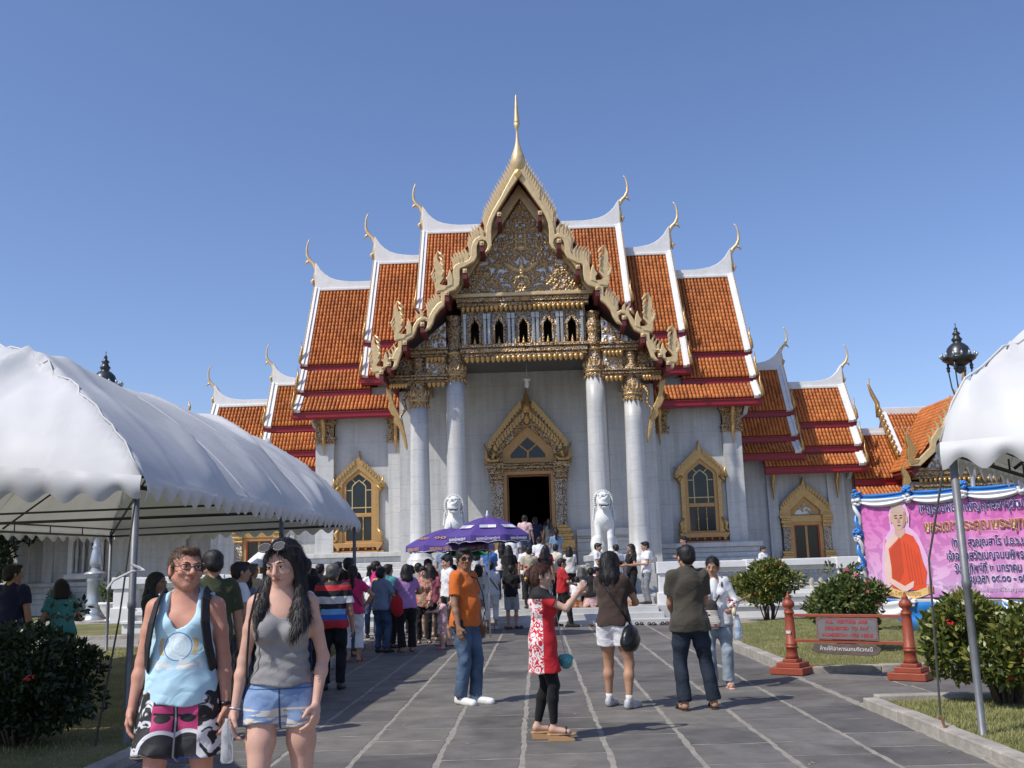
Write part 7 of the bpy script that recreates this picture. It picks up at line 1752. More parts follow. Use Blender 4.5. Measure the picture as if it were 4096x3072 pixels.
        if kind in ('tee','long','polo','dress','jacket') and sl > 0:
            for s in (-1,1):
                sh, el, wr, _ = ar[s]; ta = (.80 if f else .90)*bw**.5; es = ease*.75+.003
                if sl <= 1: S.cone(sh-(el-sh)*.05, sh+(el-sh)*sl, .036*g*ta, (.033+top.get('sflare', .004))*g*ta, k=.03, capb=True, grow=es)
                else: S.cone(sh, el, .036*g*ta, .03*g*ta, k=.03, grow=es); S.cone(el, el+(wr-el)*(sl-1), .03*g*ta, .025*g*ta, k=.02, capb=True, grow=es)
        nk = top.get('neck', (.036,.05,.028))
        S.ell(U((0,-.012-top.get('vneck', 0)*.3,.862-top.get('vneck',0))), np.array([nk[0]+.008,nk[1],nk[2]+top.get('vneck',0)])*g, RL, k=.008, op='s')
        S.cone(U((0,.004,.80)), U((0,-.004,.90)), nk[0]*g, nk[0]*g, k=.006, op='s')
        if kind == 'tank':
            for s in (-1,1):
                sh = ar[s][0]; S.ell(U((s*(sw+.012),.0,.80)), np.array([.040,.07,.062])*g, RL, k=.012, op='s')
                S.cone(sh, ar[s][1], .036*g, .036*g, k=.01, op='s')
            S.ell(U((0,-.05,.85)), np.array([.05,.06,.085+top.get('scoop',0)])*g, RL, k=.012, op='s')
            S.ell(U((0,.05,.85)), np.array([.045,.05,.05])*g, RL, k=.012, op='s')
        amp = top.get('fold', fold); base = folds(amp, 0)
        zh = pv + RL @ np.array([0,0,hem*h-.525*h]); up = RL @ np.array([0,0,1.0])
        def tpost(D, X, Y, Z):
            D = base(D, X, Y, Z)
            if top.get('gather'):     # stretched horizontal creases over the waist
                wz_ = np.clip(1-np.abs(Z-.64*h)/(.1*h), 0, 1); D = D + (top['gather']*wz_*np.sin(Z*105+np.sin(X*21)*2.4+Y*12)).astype(np.float32)
            wav = .008*np.sin(X*24+Y*19)
            cut = -((X-zh[0])*up[0]+(Y-zh[1])*up[1]+(Z-zh[2])*up[2])+wav
            # sleeves and arms hanging below the hem keep their own end
            if hem >= .5:
                far = np.maximum(np.abs(X-pv[0])-(.118*h*bw), 0); cut = np.where(far > 0, -1, cut)
            return np.maximum(D, cut.astype(np.float32))
        nm = top.get('name', {'tee':'shirt','long':'shirt','polo':'polo_shirt','tank':'tank_top','dress':'dress','jacket':'jacket'}[kind])
        sh_o = obj(nm, S.mesh('shirt', rc, tpost), top['mat'], T)
        if top.get('collar') is not None:
            c = MB(); P_ = [U((.041*math.cos(a), -.004+.044*math.sin(a), .846+.010*math.sin(a))) for a in np.linspace(-1.2, math.pi+1.2, 14)]
            c.tube(P_, .011*g, 6); c.build('collar', top['collar'], sh_o, smooth=True)
    if shoes:
        for s in (-1,1):
            kn, an = lg[s]; dv = an-kn; S = SDF(); z_ = an[2]-.048*h
            t = (ft[s][5] if len(ft[s]) > 5 else s*8.0); ca, sa = math.sin(R(t)), -math.cos(R(t))
            fw = np.array([ca, sa, 0]); kd = shoes.get('kind', 'shoe')
            if pelvis is not None and an[2] < .1: pass
            heel = np.array([an[0], an[1], z_])-fw*.022*h; toe = heel+fw*.135*h
            if kd in ('shoe','trainer'):
                S.cone(heel+np.array([0,0,.026*h]), toe+np.array([0,0,.016*h]), .024*g, .021*g, k=.02); S.cone(heel+np.array([0,0,.045*h]), heel+fw*.05*h+np.array([0,0,.04*h]), .021*g, .018*g, k=.02)
                S.cone(heel+fw*.06*h+np.array([0,0,.022*h]), toe-fw*.01*h+np.array([0,0,.015*h]), .027*g, .024*g, k=.02)
                zc = z_+.002
                obj('shoe', S.mesh('shoe', max(rc*.8, .007), lambda D, X, Y, Z: np.maximum(D, (zc-Z).astype(np.float32))), shoes['mat'], T)
            else:
                th = shoes.get('th', .016)
                S.cone(heel+np.array([0,0,th*.5]), heel+fw*.06*h+np.array([0,0,th*.5]), .022*g, .022*g, k=.02); S.cone(heel+fw*.06*h+np.array([0,0,th*.5]), toe+np.array([0,0,th*.5]), .022*g, .024*g, k=.02)
                wedge = shoes.get('wedge', 0)
                so = obj('sandal', S.mesh('sandal', max(rc*.8, .007), lambda D, X, Y, Z: np.maximum(np.maximum(D, (z_-Z).astype(np.float32)), (Z-z_-th-0*X).astype(np.float32))), shoes['mat'], T)
                st = MB(); q = heel+fw*.095*h
                sd = np.array([-fw[1], fw[0], 0])
                st.tube([q+sd*.027*h+np.array([0,0,.012*h]), q+sd*.014*h+np.array([0,0,.04*h]), q-sd*.014*h+np.array([0,0,.04*h]), q-sd*.027*h+np.array([0,0,.012*h])], [.008*h]*4, 6); st.build('strap', shoes.get('strap', shoes['mat']), so, smooth=True)
    if glasses:
        gl = MB(); sg = glasses == 'sun'
        for s in (-1,1):
            c = [hp((s*.021+.0160*math.copysign(abs(math.cos(2*math.pi*i/12))**.7, math.cos(2*math.pi*i/12)), -.0585, .001+(.0105 if sg else .0080)*math.copysign(abs(math.sin(2*math.pi*i/12))**.7, math.sin(2*math.pi*i/12)))) for i in range(13)]
            gl.tube(c, .0015*g, 5)
            gl.tube([hp((s*.037,-.057,.004)), hp((s*.049,-.03,.004)), hp((s*.05,.004,.002))], .0017*g, 5)
        gl.tube([hp((-.006,-.0595,.003)), hp((.006,-.0595,.003))], .0016*g, 5)
        G_ = gl.build('glasses', BLACKP, T, smooth=True)
        if sg:
            for s in (-1,1):
                l = MB(); l.add([hp((s*.021+.0162*math.cos(2*math.pi*i/12), -.0583, .001+.0103*math.sin(2*math.pi*i/12))) for i in range(12)], [tuple(range(12))]); l.build('lens', LENS, G_)
    T_info = dict(T=T, U=U, hp=hp, HR=HR, HC=HC, arms=ar, legs=lg, pv=pv, h=h, RL=RL)
    return T_info
def wrap_strap(info, pts, w=.022, th=.006, mat=None, name='strap'):
    """flat strap along body points (fractions of height) carried by a person"""
    P = [Vector(info['U'](p)) for p in pts]; Q = []
    for k in range(len(P)-1):
        for t in range(4): Q.append(P[k].lerp(P[k+1], t/4))
    Q.append(P[-1]); ax = Vector(info['U']((0,0,.7))); rows = []
    for k, p in enumerate(Q):
        tg = (Q[min(k+1,len(Q)-1)]-Q[max(k-1,0)]).normalized(); o = p-ax; o.z *= .35; o = (o-tg*o.dot(tg)).normalized(); l = tg.cross(o)
        rows.append([p+l*(w/2)+o*-th, p+l*(w/2)+o*th, p-l*(w/2)+o*th, p-l*(w/2)+o*-th, p+l*(w/2)+o*-th])
    mb = MB(); mb.grid(np.array([[tuple(v) for v in r] for r in rows])); return mb.build(name, mat or STRAP, info['T'], bevel=.002)
# ------------------------------------------------------------------ the people in the photograph
def wpos(info, p):
    T = info['T']; v = Matrix.Rotation(T.rotation_euler.z, 3, 'Z') @ Vector(p); return Vector(T.location)+v
def carried(info, name, label, cat, group=None):
    """a thing of its own that a person carries: same frame as the person"""
    T = info['T']; return thing(name, label, cat, T.location, T.rotation_euler.z, group)
GFG = 'visitors standing on the paved path'; GQ = 'visitors queueing along the left tent'; GST = 'worshippers on the temple steps'
# ---- man in the light blue tank top
def mk_tank():
    m, nt, b = new_mat('tank_print'); co = coords(nt); sp = nt.nodes.new('ShaderNodeSeparateXYZ'); nt.links.new(co, sp.inputs[0]); X, Y_, Z = sp.outputs
    cx, cz = 0.0, 1.17
    dx = math_n(nt, 'SUBTRACT', X, cx); dz = math_n(nt, 'SUBTRACT', Z, cz); d = math_n(nt, 'SQRT', math_n(nt, 'ADD', math_n(nt, 'MULTIPLY', dx, dx), math_n(nt, 'MULTIPLY', dz, dz)))
    rings = math_n(nt, 'GREATER_THAN', math_n(nt, 'SINE', math_n(nt, 'MULTIPLY', d, 330.0)), -.1)
    disc = math_n(nt, 'LESS_THAN', d, .068); frontm = math_n(nt, 'LESS_THAN', Y_, -.02)
    edge = math_n(nt, 'MULTIPLY', math_n(nt, 'GREATER_THAN', d, .07), math_n(nt, 'LESS_THAN', d, .076)); wing = math_n(nt, 'MULTIPLY', math_n(nt, 'MULTIPLY', math_n(nt, 'GREATER_THAN', d, .08), math_n(nt, 'LESS_THAN', d, .105)), math_n(nt, 'LESS_THAN', math_n(nt, 'ABSOLUTE', dz), .045))
    n = N(nt, 'ShaderNodeTexNoise', Scale=38.0, Detail=3.0); nt.links.new(co, n.inputs[0])
    band = math_n(nt, 'MULTIPLY', math_n(nt, 'MULTIPLY', math_n(nt, 'LESS_THAN', math_n(nt, 'ABSOLUTE', math_n(nt, 'SUBTRACT', dz, -.092)), .026), math_n(nt, 'LESS_THAN', math_n(nt, 'ABSOLUTE', dx), .13)), math_n(nt, 'GREATER_THAN', n.outputs[0], .47))
    n2 = N(nt, 'ShaderNodeTexNoise', Scale=4.0, Detail=4.0); nt.links.new(co, n2.inputs[0]); base = ramp(nt, [(.3,(.40,.62,.74)), (.7,(.48,.70,.80))], n2.outputs[0]).outputs[0]
    c = mixc(nt, math_n(nt, 'MULTIPLY', math_n(nt, 'MULTIPLY', disc, rings), frontm), base, (.66,.68,.66)); c = mixc(nt, math_n(nt, 'MULTIPLY', edge, frontm), c, (.1,.25,.5)); c = mixc(nt, math_n(nt, 'MULTIPLY', wing, frontm), c, (.55,.42,.22)); c = mixc(nt, math_n(nt, 'MULTIPLY', band, frontm), c, (.68,.7,.68))
    nt.links.new(c, b.inputs['Base Color']); b.inputs['Roughness'].default_value = .85; wrinkle(nt, b, co, .45); return m
def mk_shorts():
    m, nt, b = new_mat('board_short_print'); co = coords(nt); sp = nt.nodes.new('ShaderNodeSeparateXYZ'); nt.links.new(co, sp.inputs[0]); X, Y_, Z = sp.outputs
    lt = lambda a, v: math_n(nt, 'LESS_THAN', a, v); gt = lambda a, v: math_n(nt, 'GREATER_THAN', a, v); mul = lambda *a: a[0] if len(a) == 1 else math_n(nt, 'MULTIPLY', a[0], mul(*a[1:]))
    ax = math_n(nt, 'ABSOLUTE', X)
    wv = N(nt, 'ShaderNodeTexNoise', Scale=9.0, Detail=2.0, Distortion=1.5); nt.links.new(co, wv.inputs[0])
    side = ramp(nt, [(.53,(.015,.015,.018)), (.56,(.62,.62,.64))], wv.outputs[0]).outputs[0]
    c = mixc(nt, gt(ax, .115), (.016,.016,.019), side)
    pink = mul(gt(Z, .735), lt(Z, .865), lt(ax, .118), gt(ax, .012)); c = mixc(nt, pink, c, (.52,.045,.17))
    ex = math_n(nt, 'DIVIDE', math_n(nt, 'SUBTRACT', ax, .065), .042); ez = math_n(nt, 'DIVIDE', math_n(nt, 'SUBTRACT', Z, .80), .022); eye = lt(math_n(nt, 'ADD', mul(ex, ex), mul(ez, ez)), 1.0); lid = mul(lt(math_n(nt, 'ABSOLUTE', math_n(nt, 'SUBTRACT', Z, math_n(nt, 'ADD', .815, math_n(nt, 'MULTIPLY', X, -.1)))), .006), lt(ax, .11)); c = mixc(nt, mul(pink, eye), c, (.012,.012,.014)); c = mixc(nt, mul(pink, lid), c, (.012,.012,.014))
    dd = math_n(nt, 'SQRT', math_n(nt, 'ADD', mul(math_n(nt, 'SUBTRACT', ax, .07), math_n(nt, 'SUBTRACT', ax, .07)), mul(math_n(nt, 'SUBTRACT', Z, .62), math_n(nt, 'SUBTRACT', Z, .62)))); arc = mul(gt(dd, .105), lt(dd, .125), gt(Z, .63)); c = mixc(nt, arc, c, (.64,.64,.66))
    c = mixc(nt, mul(lt(Z, .60), lt(ax, .13), gt(wv.outputs[0], .45)), c, (.03,.075,.30)); c = mixc(nt, mul(lt(ax, .004), lt(Y_, -.02)), c, (.35,.35,.37))
    nt.links.new(c, b.inputs['Base Color']); b.inputs['Roughness'].default_value = .7; wrinkle(nt, b, co, .4); return m
i = person('man in light blue tank top, glasses and patterned shorts walking towards the camera', -1.97, 5.6, 6, 1.70, 'm', 1.0, 'red', ('crop','brown'),
    top=dict(kind='tank', mat=mk_tank(), hem=.505, scoop=.035, ease=.02, fold=.0035), bottom=dict(kind='shorts', mat=mk_shorts(), len=.345, ease=.034, waist=.585, flare=.006, fold=.004), shoes=dict(kind='sandal', mat=SHOE_B),
    arms={-1:('down',(.150,.03,.482),(-.3,1,0)), 1:('down',(.145,.02,.478),(.3,1,0))}, feet={-1:(-.07,.10),1:(.06,-.10,.02)}, head=(32,-2,3), glasses='clear', strands=5000, res=.0068, group=GFG, lean=-2)
h = i['h']
# stubble on the jaw, wrist watch
bo = [o for o in bpy.data.objects if o.parent == i['T'] and o.name.startswith('body')][0]; V = np.array([v.co[:] for v in bo.data.vertices]); Nv = np.array([v.normal[:] for v in bo.data.vertices]); loc = (V-i['HC'])@np.array(i['HR'])/h/1.07
sel = np.where((loc[:,2] < -.014-.25*np.maximum(0, .02+loc[:,1])) & (loc[:,2] > -.075) & (loc[:,1] < .012) & (np.abs(loc[:,0]) < .06) & ~((np.abs(loc[:,0]) < .014) & (np.abs(loc[:,2]+.034) < .007)))[0]
rg = np.random.default_rng(2); k = rg.choice(sel, 2600); p = V[k]+rg.uniform(-.003,.003,(2600,3)); nn = Nv[k]; d = nn*.5+np.array([0,0,-.8])+rg.normal(size=p.shape)*.25; w = np.cross(d, nn)*.0006; P = np.stack([p-w, p+w, p+d*.004], 1).reshape(-1,3)
me = bpy.data.meshes.new('stubble'); me.from_pydata(P.tolist(), [], np.arange(len(P)).reshape(-1,3).tolist()); obj('stubble', me, HAIR['brown'], i['T'], kind='stuff')
wt = MB(); a = i['arms'][1]; wr = a[2]-(a[2]-a[1])*.06; dv = Vector(a[2]-a[1]).normalized(); q = dv.orthogonal().normalized(); q2 = dv.cross(q); wt.tube([Vector(wr)+(q*math.cos(t)+q2*math.sin(t))*.031 for t in np.linspace(0, 6.28, 17)], .010, 6); tag_o = wt.build('wrist_watch', BLACKP, i['T'], smooth=True)
for s in (-1,1):
    wrap_strap(i, [(s*.085,.075,.70),(s*.078,.055,.83),(s*.074,.0,.862),(s*.076,-.055,.83),(s*.084,-.087,.76),(s*.094,-.083,.69),(s*.104,-.045,.62),(s*.1,.03,.585)], .052, name='backpack_strap')
bp_ = carried(i, 'backpack', 'black backpack on the back of the man in the tank top', 'backpack'); S = SDF(); U = i['U']
S.cone(U((0,.125,.60)), U((0,.12,.78)), .085*h, .08*h, sy=.7, k=.03); S.cone(U((-.04,.13,.6)), U((.06,.13,.6)), .075*h, .075*h, k=.03); obj('bag_body', S.mesh('backpack', .012), STRAP, bp_)
# ---- woman in the grey tank top
def mk_denim_ripped():
    m, nt, b = new_mat('ripped_denim'); co = coords(nt); n = N(nt, 'ShaderNodeTexNoise', Scale=7.0, Detail=5.0); nt.links.new(co, n.inputs[0]); n2 = N(nt, 'ShaderNodeTexNoise', Scale=150.0, Detail=2.0); nt.links.new(co, n2.inputs[0])
    base = ramp(nt, [(.3,(.085,.155,.32)), (.7,(.24,.34,.52))], n.outputs[0]).outputs[0]; base = mixc(nt, .25, base, n2.outputs[1], 'OVERLAY')
    sp = nt.nodes.new('ShaderNodeSeparateXYZ'); nt.links.new(co, sp.inputs[0]); mp = nt.nodes.new('ShaderNodeMapping'); mp.inputs['Scale'].default_value = (.9,.9,7); nt.links.new(co, mp.inputs[0])
    r = N(nt, 'ShaderNodeTexNoise', Scale=9.0, Detail=3.0); nt.links.new(mp.outputs[0], r.inputs[0]); low = math_n(nt, 'MULTIPLY', math_n(nt, 'LESS_THAN', sp.outputs[2], .86), math_n(nt, 'GREATER_THAN', r.outputs[0], .52))
    c = mixc(nt, low, base, (.58,.52,.44)); seam = math_n(nt, 'MULTIPLY', math_n(nt, 'LESS_THAN', math_n(nt, 'ABSOLUTE', sp.outputs[0]), .005), math_n(nt, 'LESS_THAN', sp.outputs[1], 0.0)); c = mixc(nt, seam, c, (.04,.08,.18)); band_ = math_n(nt, 'LESS_THAN', math_n(nt, 'ABSOLUTE', math_n(nt, 'SUBTRACT', sp.outputs[2], .955)), .0035); c = mixc(nt, band_, c, (.05,.10,.22))
    nt.links.new(c, b.inputs['Base Color']); b.inputs['Roughness'].default_value = .85; wrinkle(nt, b, co, .5); return m
i = person('woman in grey tank top and ripped denim shorts with long black hair', -1.37, 5.4, 8, 1.715, 'f', .88, 'pale', ('long','black',.715),
    top=dict(kind='tank', mat=cloth('heather_grey', (.235,.225,.225)), hem=.565, gather=.0045, ease=.008, fold=.002), bottom=dict(kind='shorts', mat=mk_denim_ripped(), len=.445, ease=.010, waist=.585, flare=.004, fold=.0022), shoes=dict(kind='sandal', mat=SHOE_B),
    arms={-1:('down',(.138,.03,.482),(-.3,1,0),dict(curl=.45)), 1:('to',(.108,.06,.505),(.6,.6,-.1),dict(curl=.5,n=(-.8,.3,-.1),dir=(-.05,-.45,-.9)))}, feet={-1:(-.05,.10),1:(.05,-.12,.02)}, head=(-20,15,-4), strands=7000, res=.0068, group=GFG)
h = i['h']; hp = i['hp']
sg = carried(i, 'sunglasses', 'dark sunglasses pushed up on the long haired woman\'s head', 'sunglasses')
g_ = MB()
for s in (-1,1): g_.tube([hp((s*.023+.0195*math.cos(t), -.0485+.010*math.sin(t), .0625+.010*math.sin(t))) for t in np.linspace(0, 6.28, 13)], .003*h, 5); g_.tube([hp((s*.042,-.0485,.061)), hp((s*.058,-.012,.050)), hp((s*.058,.02,.034))], .0025*h, 5)
g_.tube([hp((-.005,-.053,.0625)), hp((.005,-.053,.0625))], .0025*h, 5); g_.build('frame', BLACKP, sg, smooth=True)
for s in (-1,1): l = MB(); l.add([hp((s*.023+.019*math.cos(t), -.0500+.0095*math.sin(t), .0635+.0095*math.sin(t))) for t in np.linspace(0, 6.28, 12, endpoint=False)], [tuple(range(12))]); l.build('lens', LENS, sg)
bt = MB(); bt.lathe([(.004*h,0),(.006*h,.003),(.004*h,.006)], 10, tuple(i['U']((0,-.094,.572)))); bt.build('button', WATCH, i['T'])
bm_ = MB(); a = i['arms'][-1]; wr = a[2]-(a[2]-a[1])*.05; dv = Vector(a[2]-a[1]).normalized(); q = dv.orthogonal().normalized(); q2 = dv.cross(q); bm_.tube([Vector(wr)+(q*math.cos(t)+q2*math.sin(t))*.026 for t in np.linspace(0, 6.28, 17)], .005, 6); bm_.build('bracelet', WATCH, i['T'], smooth=True)
ch = MB(); ch.tube([i['U'](p) for p in ((-.075,.03,.86),(-.078,-.03,.845),(-.092,-.062,.76),(-.098,-.055,.66),(-.105,-.01,.57))], .006, 6); ch.build('bag_strap', BLACKP, i['T'])
wb = carried(i, 'water_bottle', 'clear plastic water bottle held between the walking couple', 'bottle'); c = a[2]+(a[2]-a[1])*.45
b = MB(); b.lathe([(.028,-.1),(.032,-.09),(.031,-.02),(.028,0),(.032,.02),(.03,.07),(.014,.1),(.014,.115)], 14, (c[0]-.01,c[1]-.03,c[2]-.03)); 
def mk_clear():
    m, nt, b_ = new_mat('clear_plastic'); b_.inputs['Base Color'].default_value = (.9,.93,.95,1); b_.inputs['Roughness'].default_value = .12; b_.inputs['Transmission Weight'].default_value = .75; b_.inputs['IOR'].default_value = 1.2; MATS['clear_plastic'] = m; return m
CLEAR = mk_clear(); b.build('bottle_body', CLEAR, wb, smooth=True)
# ---- man in orange
i = person('man in orange t-shirt, sunglasses and blue jeans looking back over the path', -.86, 11.8, 62, 1.76, 'm', 1.04, 'brown', ('short','black'), belly=.7,
    top=dict(kind='tee', mat=cloth('orange', (.56,.135,.025)), hem=.495, sleeve=.68, ease=.016, fold=.003), bottom=dict(kind='pants', mat=denim('mid_denim', (.075,.115,.18)), len=.028, ease=.012, flare=.006, fold=.003), shoes=dict(kind='trainer', mat=SHOE_W),
    arms={-1:('down',(.155,.05,.475),(-.7,1,0)), 1:('down',(.15,.04,.475))}, feet={-1:(-.04,-.02),1:(.035,.05)}, head=(-42,0,0), strands=1500, glasses='sun', res=.0095, group=GFG)
wrap_strap(i, [(-.06,.03,.86),(.03,-.085,.80),(.07,-.10,.70),(.08,-.11,.60),(.06,-.105,.52)], .012, name='camera_strap')
cp = carried(i, 'camera_case', 'black camera case on the hip of the man in orange', 'camera case'); p = i['U']((-.105,-.02,.505)); b = MB(); b.obox(p, (.07,.12,.135)); b.obox(p+np.array([-.04,0,.035]), (.02,.10,.05)); b.build('case_body', STRAP, cp, bevel=.012)
# ---- woman in the red dress
def mk_dress():
    m, nt, b = new_mat('red_dress_print'); co = coords(nt); sp = nt.nodes.new('ShaderNodeSeparateXYZ'); nt.links.new(co, sp.inputs[0])
    n = N(nt, 'ShaderNodeTexNoise', Scale=14.0, Detail=2.0, Distortion=3.0); nt.links.new(co, n.inputs[0]); w = math_n(nt, 'MULTIPLY', math_n(nt, 'GREATER_THAN', n.outputs[0], .49), math_n(nt, 'GREATER_THAN', sp.outputs[1], -.01))
    c = mixc(nt, w, (.52,.012,.022), (.72,.66,.66)); blk = math_n(nt, 'GREATER_THAN', sp.outputs[2], 1.19); c = mixc(nt, blk, c, (.012,.011,.012)); nt.links.new(c, b.inputs['Base Color']); b.inputs['Roughness'].default_value = .8; wrinkle(nt, b, co, .4); return m
i = person('woman in red printed dress and black leggings taking a photo', .03, 9.3, 88, 1.50, 'f', 1.04, 'light', ('bun','auburn'), z0=.055,
    top=dict(kind='dress', mat=mk_dress(), hem=.355, sleeve=.55, ease=.012, flare=.012, fold=.0028), bottom=dict(kind='leggings', mat=cloth('black_legging', (.010,.010,.011)), len=.065, ease=.004, fold=.0008), shoes=dict(kind='sandal', mat=SHOE_T, th=.014, strap=SHOE_B),
    arms={-1:('to',(-.03,.235,.835),(-.5,.0,-1),dict(curl=.7,n=(.9,0,.1),dir=(.1,-.5,.8))), 1:('to',(.05,.235,.82),(.6,.0,-1),dict(curl=.7,n=(-.9,0,.1),dir=(-.1,-.5,.8)))}, feet={-1:(-.04,.05,0,-.2,0,0),1:(.045,-.05,0,.2,0,0)}, head=(0,4,0), strands=2500, res=.0085, group=GFG)
h = i['h']; T = i['T']
for s in (-1,1):
    kn, an = i['legs'][s]; w = MB(); y0 = an[1]; w.plate([(y0+.045,-.055),(y0+.056,.006),(y0-.04,.004),(y0-.12,-.012),(y0-.175,-.028),(y0-.19,-.04),(y0-.185,-.055)], an[0]-.031, an[0]+.031, tf=lambda a_, b_, c_: (b_, a_, c_)); w.build('wedge_sole', SHOE_T, T, bevel=.006)
cam_t = carried(i, 'compact_camera', 'small silver camera held up by the woman in red', 'camera'); b = MB(); b.obox(i['U']((.01,-.262,.875)), (.095,.028,.062)); b.build('camera_body', M('silver_plastic', (.5,.5,.52), .35, .3), cam_t, bevel=.008); b = MB(); b.lathe([(.02,0),(.02,.02),(.012,.022)], 12); c = i['U']((.01,-.275,.875)); b.v = [(p[0]+c[0], c[1]-p[2], p[1]+c[2]) for p in b.v]; b.build('lens', BLACKP, cam_t, smooth=True)
for k, (px, py, pz, c) in enumerate(((.02,.082,.03,FLOWER_R),(-.02,.09,-.02,M('yellow_flower', (.6,.4,.03), .5)),(.03,.06,.055,MATS['yellow_flower']),(-.01,.095,.045,FLOWER_R),(.03,.09,-.03,M('pale_flower', (.6,.5,.55), .5)))):
    f = MB(); f.lathe([(.004,-.012),(.016,-.006),(.018,.004),(.008,.014)], 9, tuple(i['hp']((px,py,pz)))); f.build('hair_flower', c, T, smooth=True)
bg_ = carried(i, 'small_bag', 'small teal flowered bag hanging in front of the woman in red', 'bag'); c = i['U']((.05,-.135,.41)); S = SDF(); S.ell(c, (.045,.06,.065), k=.02); S.cone(c+np.array([0,-.04,.035]), c+np.array([0,.04,.035]), .03, .03, k=.02); obj('bag_body', S.mesh('bag', .009), print_mat('teal_print', (.05,.25,.26), [((.1,.4,.42),.5,30),((.5,.06,.06),.62,40)]), bg_); st = MB(); st.tube([c+np.array([0,0,.05]), i['U']((.07,-.10,.62)), i['U']((.06,-.07,.78)), i['U']((.02,.03,.85))], .006, 6); st.build('bag_strap', M('pale_strap', (.5,.5,.52), .5), bg_)
# ---- woman with white shorts and black bag
i = person('woman in brown t-shirt and white shorts with a black shoulder bag', .82, 11.15, 150, 1.665, 'f', 1.08, 'tan', ('bob','black',.80), glasses='sun',
    top=dict(kind='tee', mat=cloth('brown', (.052,.034,.028)), hem=.525, sleeve=.5, ease=.014, fold=.003), bottom=dict(kind='shorts', mat=cloth('white_cotton', (.70,.70,.72)), len=.405, ease=.016, flare=.006, fold=.003), shoes=dict(kind='trainer', mat=M('grey_trainer', (.42,.42,.44), .5, var=.4, scale=25)),
    arms={-1:('to',(-.05,.22,.66),(-.8,.2,-1),dict(curl=.7)), 1:('to',(.10,.23,.64),(.9,.3,-1),dict(curl=.7))}, feet={-1:(-.085,.0),1:(.085,.06)}, head=(-25,4,0), strands=3000, res=.0095, group=GFG)
for s in (-1,1):
    kn, an = i['legs'][s]; so = MB(); so.tube([an+np.array([0,0,.0]), an+(kn-an)*.16], [.036,.040], 12); so.build('sock', M('sock_white', (.62,.6,.58), .8), i['T'], smooth=True)
hb = carried(i, 'shoulder_bag', 'large black leather shoulder bag on the woman in white shorts', 'bag'); c = i['U']((-.13,.03,.455)); S = SDF(); S.ell(c, (.075,.15,.13), k=.03); S.ell(c+np.array([0,.02,-.05]), (.085,.17,.11), k=.04); obj('bag_body', S.mesh('bag', .012, lambda D, X, Y, Z: D+(.004*np.sin(Z*60+Y*35)).astype(np.float32)), M('black_leather', (.010,.010,.011), .32, bump=.3, bscale=50), hb)
st = MB(); st.tube([c+np.array([0,-.05,.1]), i['U']((-.10,.085,.62)), i['U']((-.02,.09,.74)), i['U']((.075,.06,.85)), i['U']((.06,-.05,.83))], .014, 8, flat=.4); st.build('bag_strap', MATS['black_leather'], hb)
cm = carried(i, 'compact_camera', 'small white camera held by the woman in white shorts', 'camera'); b = MB(); b.obox(i['U']((.06,-.30,.655)), (.095,.028,.06)); b.build('camera_body', M('white_plastic', (.62,.62,.62), .35), cm, bevel=.008); b = MB(); b.obox(i['U']((.06,-.29,.655)), (.06,.012,.042)); b.build('screen', GLASS_D, cm)
# ---- man in the dark polo shirt
i = person('man in dark olive polo shirt and dark jeans seen from behind', 1.63, 10.9, 186, 1.70, 'm', 1.0, 'tan', ('short','black'),
    top=dict(kind='polo', mat=cloth('olive_brown', (.062,.055,.043)), hem=.475, sleeve=.66, ease=.022, fold=.0035, collar=cloth('olive_brown', (.062,.055,.043))), bottom=dict(kind='pants', mat=denim('dark_denim', (.022,.030,.045)), len=.03, ease=.014, flare=.008, fold=.003), shoes=dict(kind='sandal', mat=SHOE_B),
    arms={-1:('to',(-.06,.17,.575),(-.55,.5,-1),dict(curl=.7)), 1:('to',(.07,.17,.565),(.55,.5,-1),dict(curl=.7))}, feet={-1:(-.115,.0),1:(.075,-.02)}, head=(10,14,0), strands=1800, res=.0095, group=GFG, hip_shift=.02)
# ---- woman in the white jacket
STRIPE = bands('blue_white_stripe', sum([[(.5+.024*k, (.05,.06,.16)), (.512+.024*k, (.62,.63,.66))] for k in range(15)], [(0.0,(.05,.06,.16))]))
i = person('smiling woman in white jacket with striped front bag and light jeans', 2.2, 12.7, -6, 1.575, 'f', 1.0, 'tan', ('pony','black',.72),
    top=dict(kind='jacket', mat=cloth('white_knit', (.66,.67,.69)), hem=.47, sleeve=1.85, ease=.02, vneck=.06, fold=.003), bottom=dict(kind='pants', mat=denim('light_denim', (.26,.31,.36)), len=.04, ease=.016, flare=.008, fold=.003), shoes=dict(kind='sandal', mat=M('pink_sandal', (.55,.35,.32), .5)),
    arms={-1:('to',(-.115,.10,.585),(-1,.4,-.4),dict(curl=.6)), 1:('to',(.125,.13,.60),(.6,.6,-.8),dict(curl=.9))}, feet={-1:(-.05,.0),1:(.07,.02)}, head=(-12,12,3), strands=2500, res=.0095, group=GFG)
h = i['h']
sh_ = SDF(); U = i['U']; sh_.ell(U((0,-.035,.735)), np.array([.048,.055,.11])*h, k=.02); sh_.cone(U((0,-.03,.6)), U((0,-.02,.46)), .085*h, .09*h, sy=.75, k=.03, capb=True); obj('striped_shirt', sh_.mesh('striped_shirt', .011), STRIPE, i['T'])
bgm = bands('cream_black_stripe', sum([[(.6+.0225*k, (.60,.57,.52)), (.6150+.0225*k, (.035,.03,.03))] for k in range(15)], [(0.0,(.60,.57,.52))]))
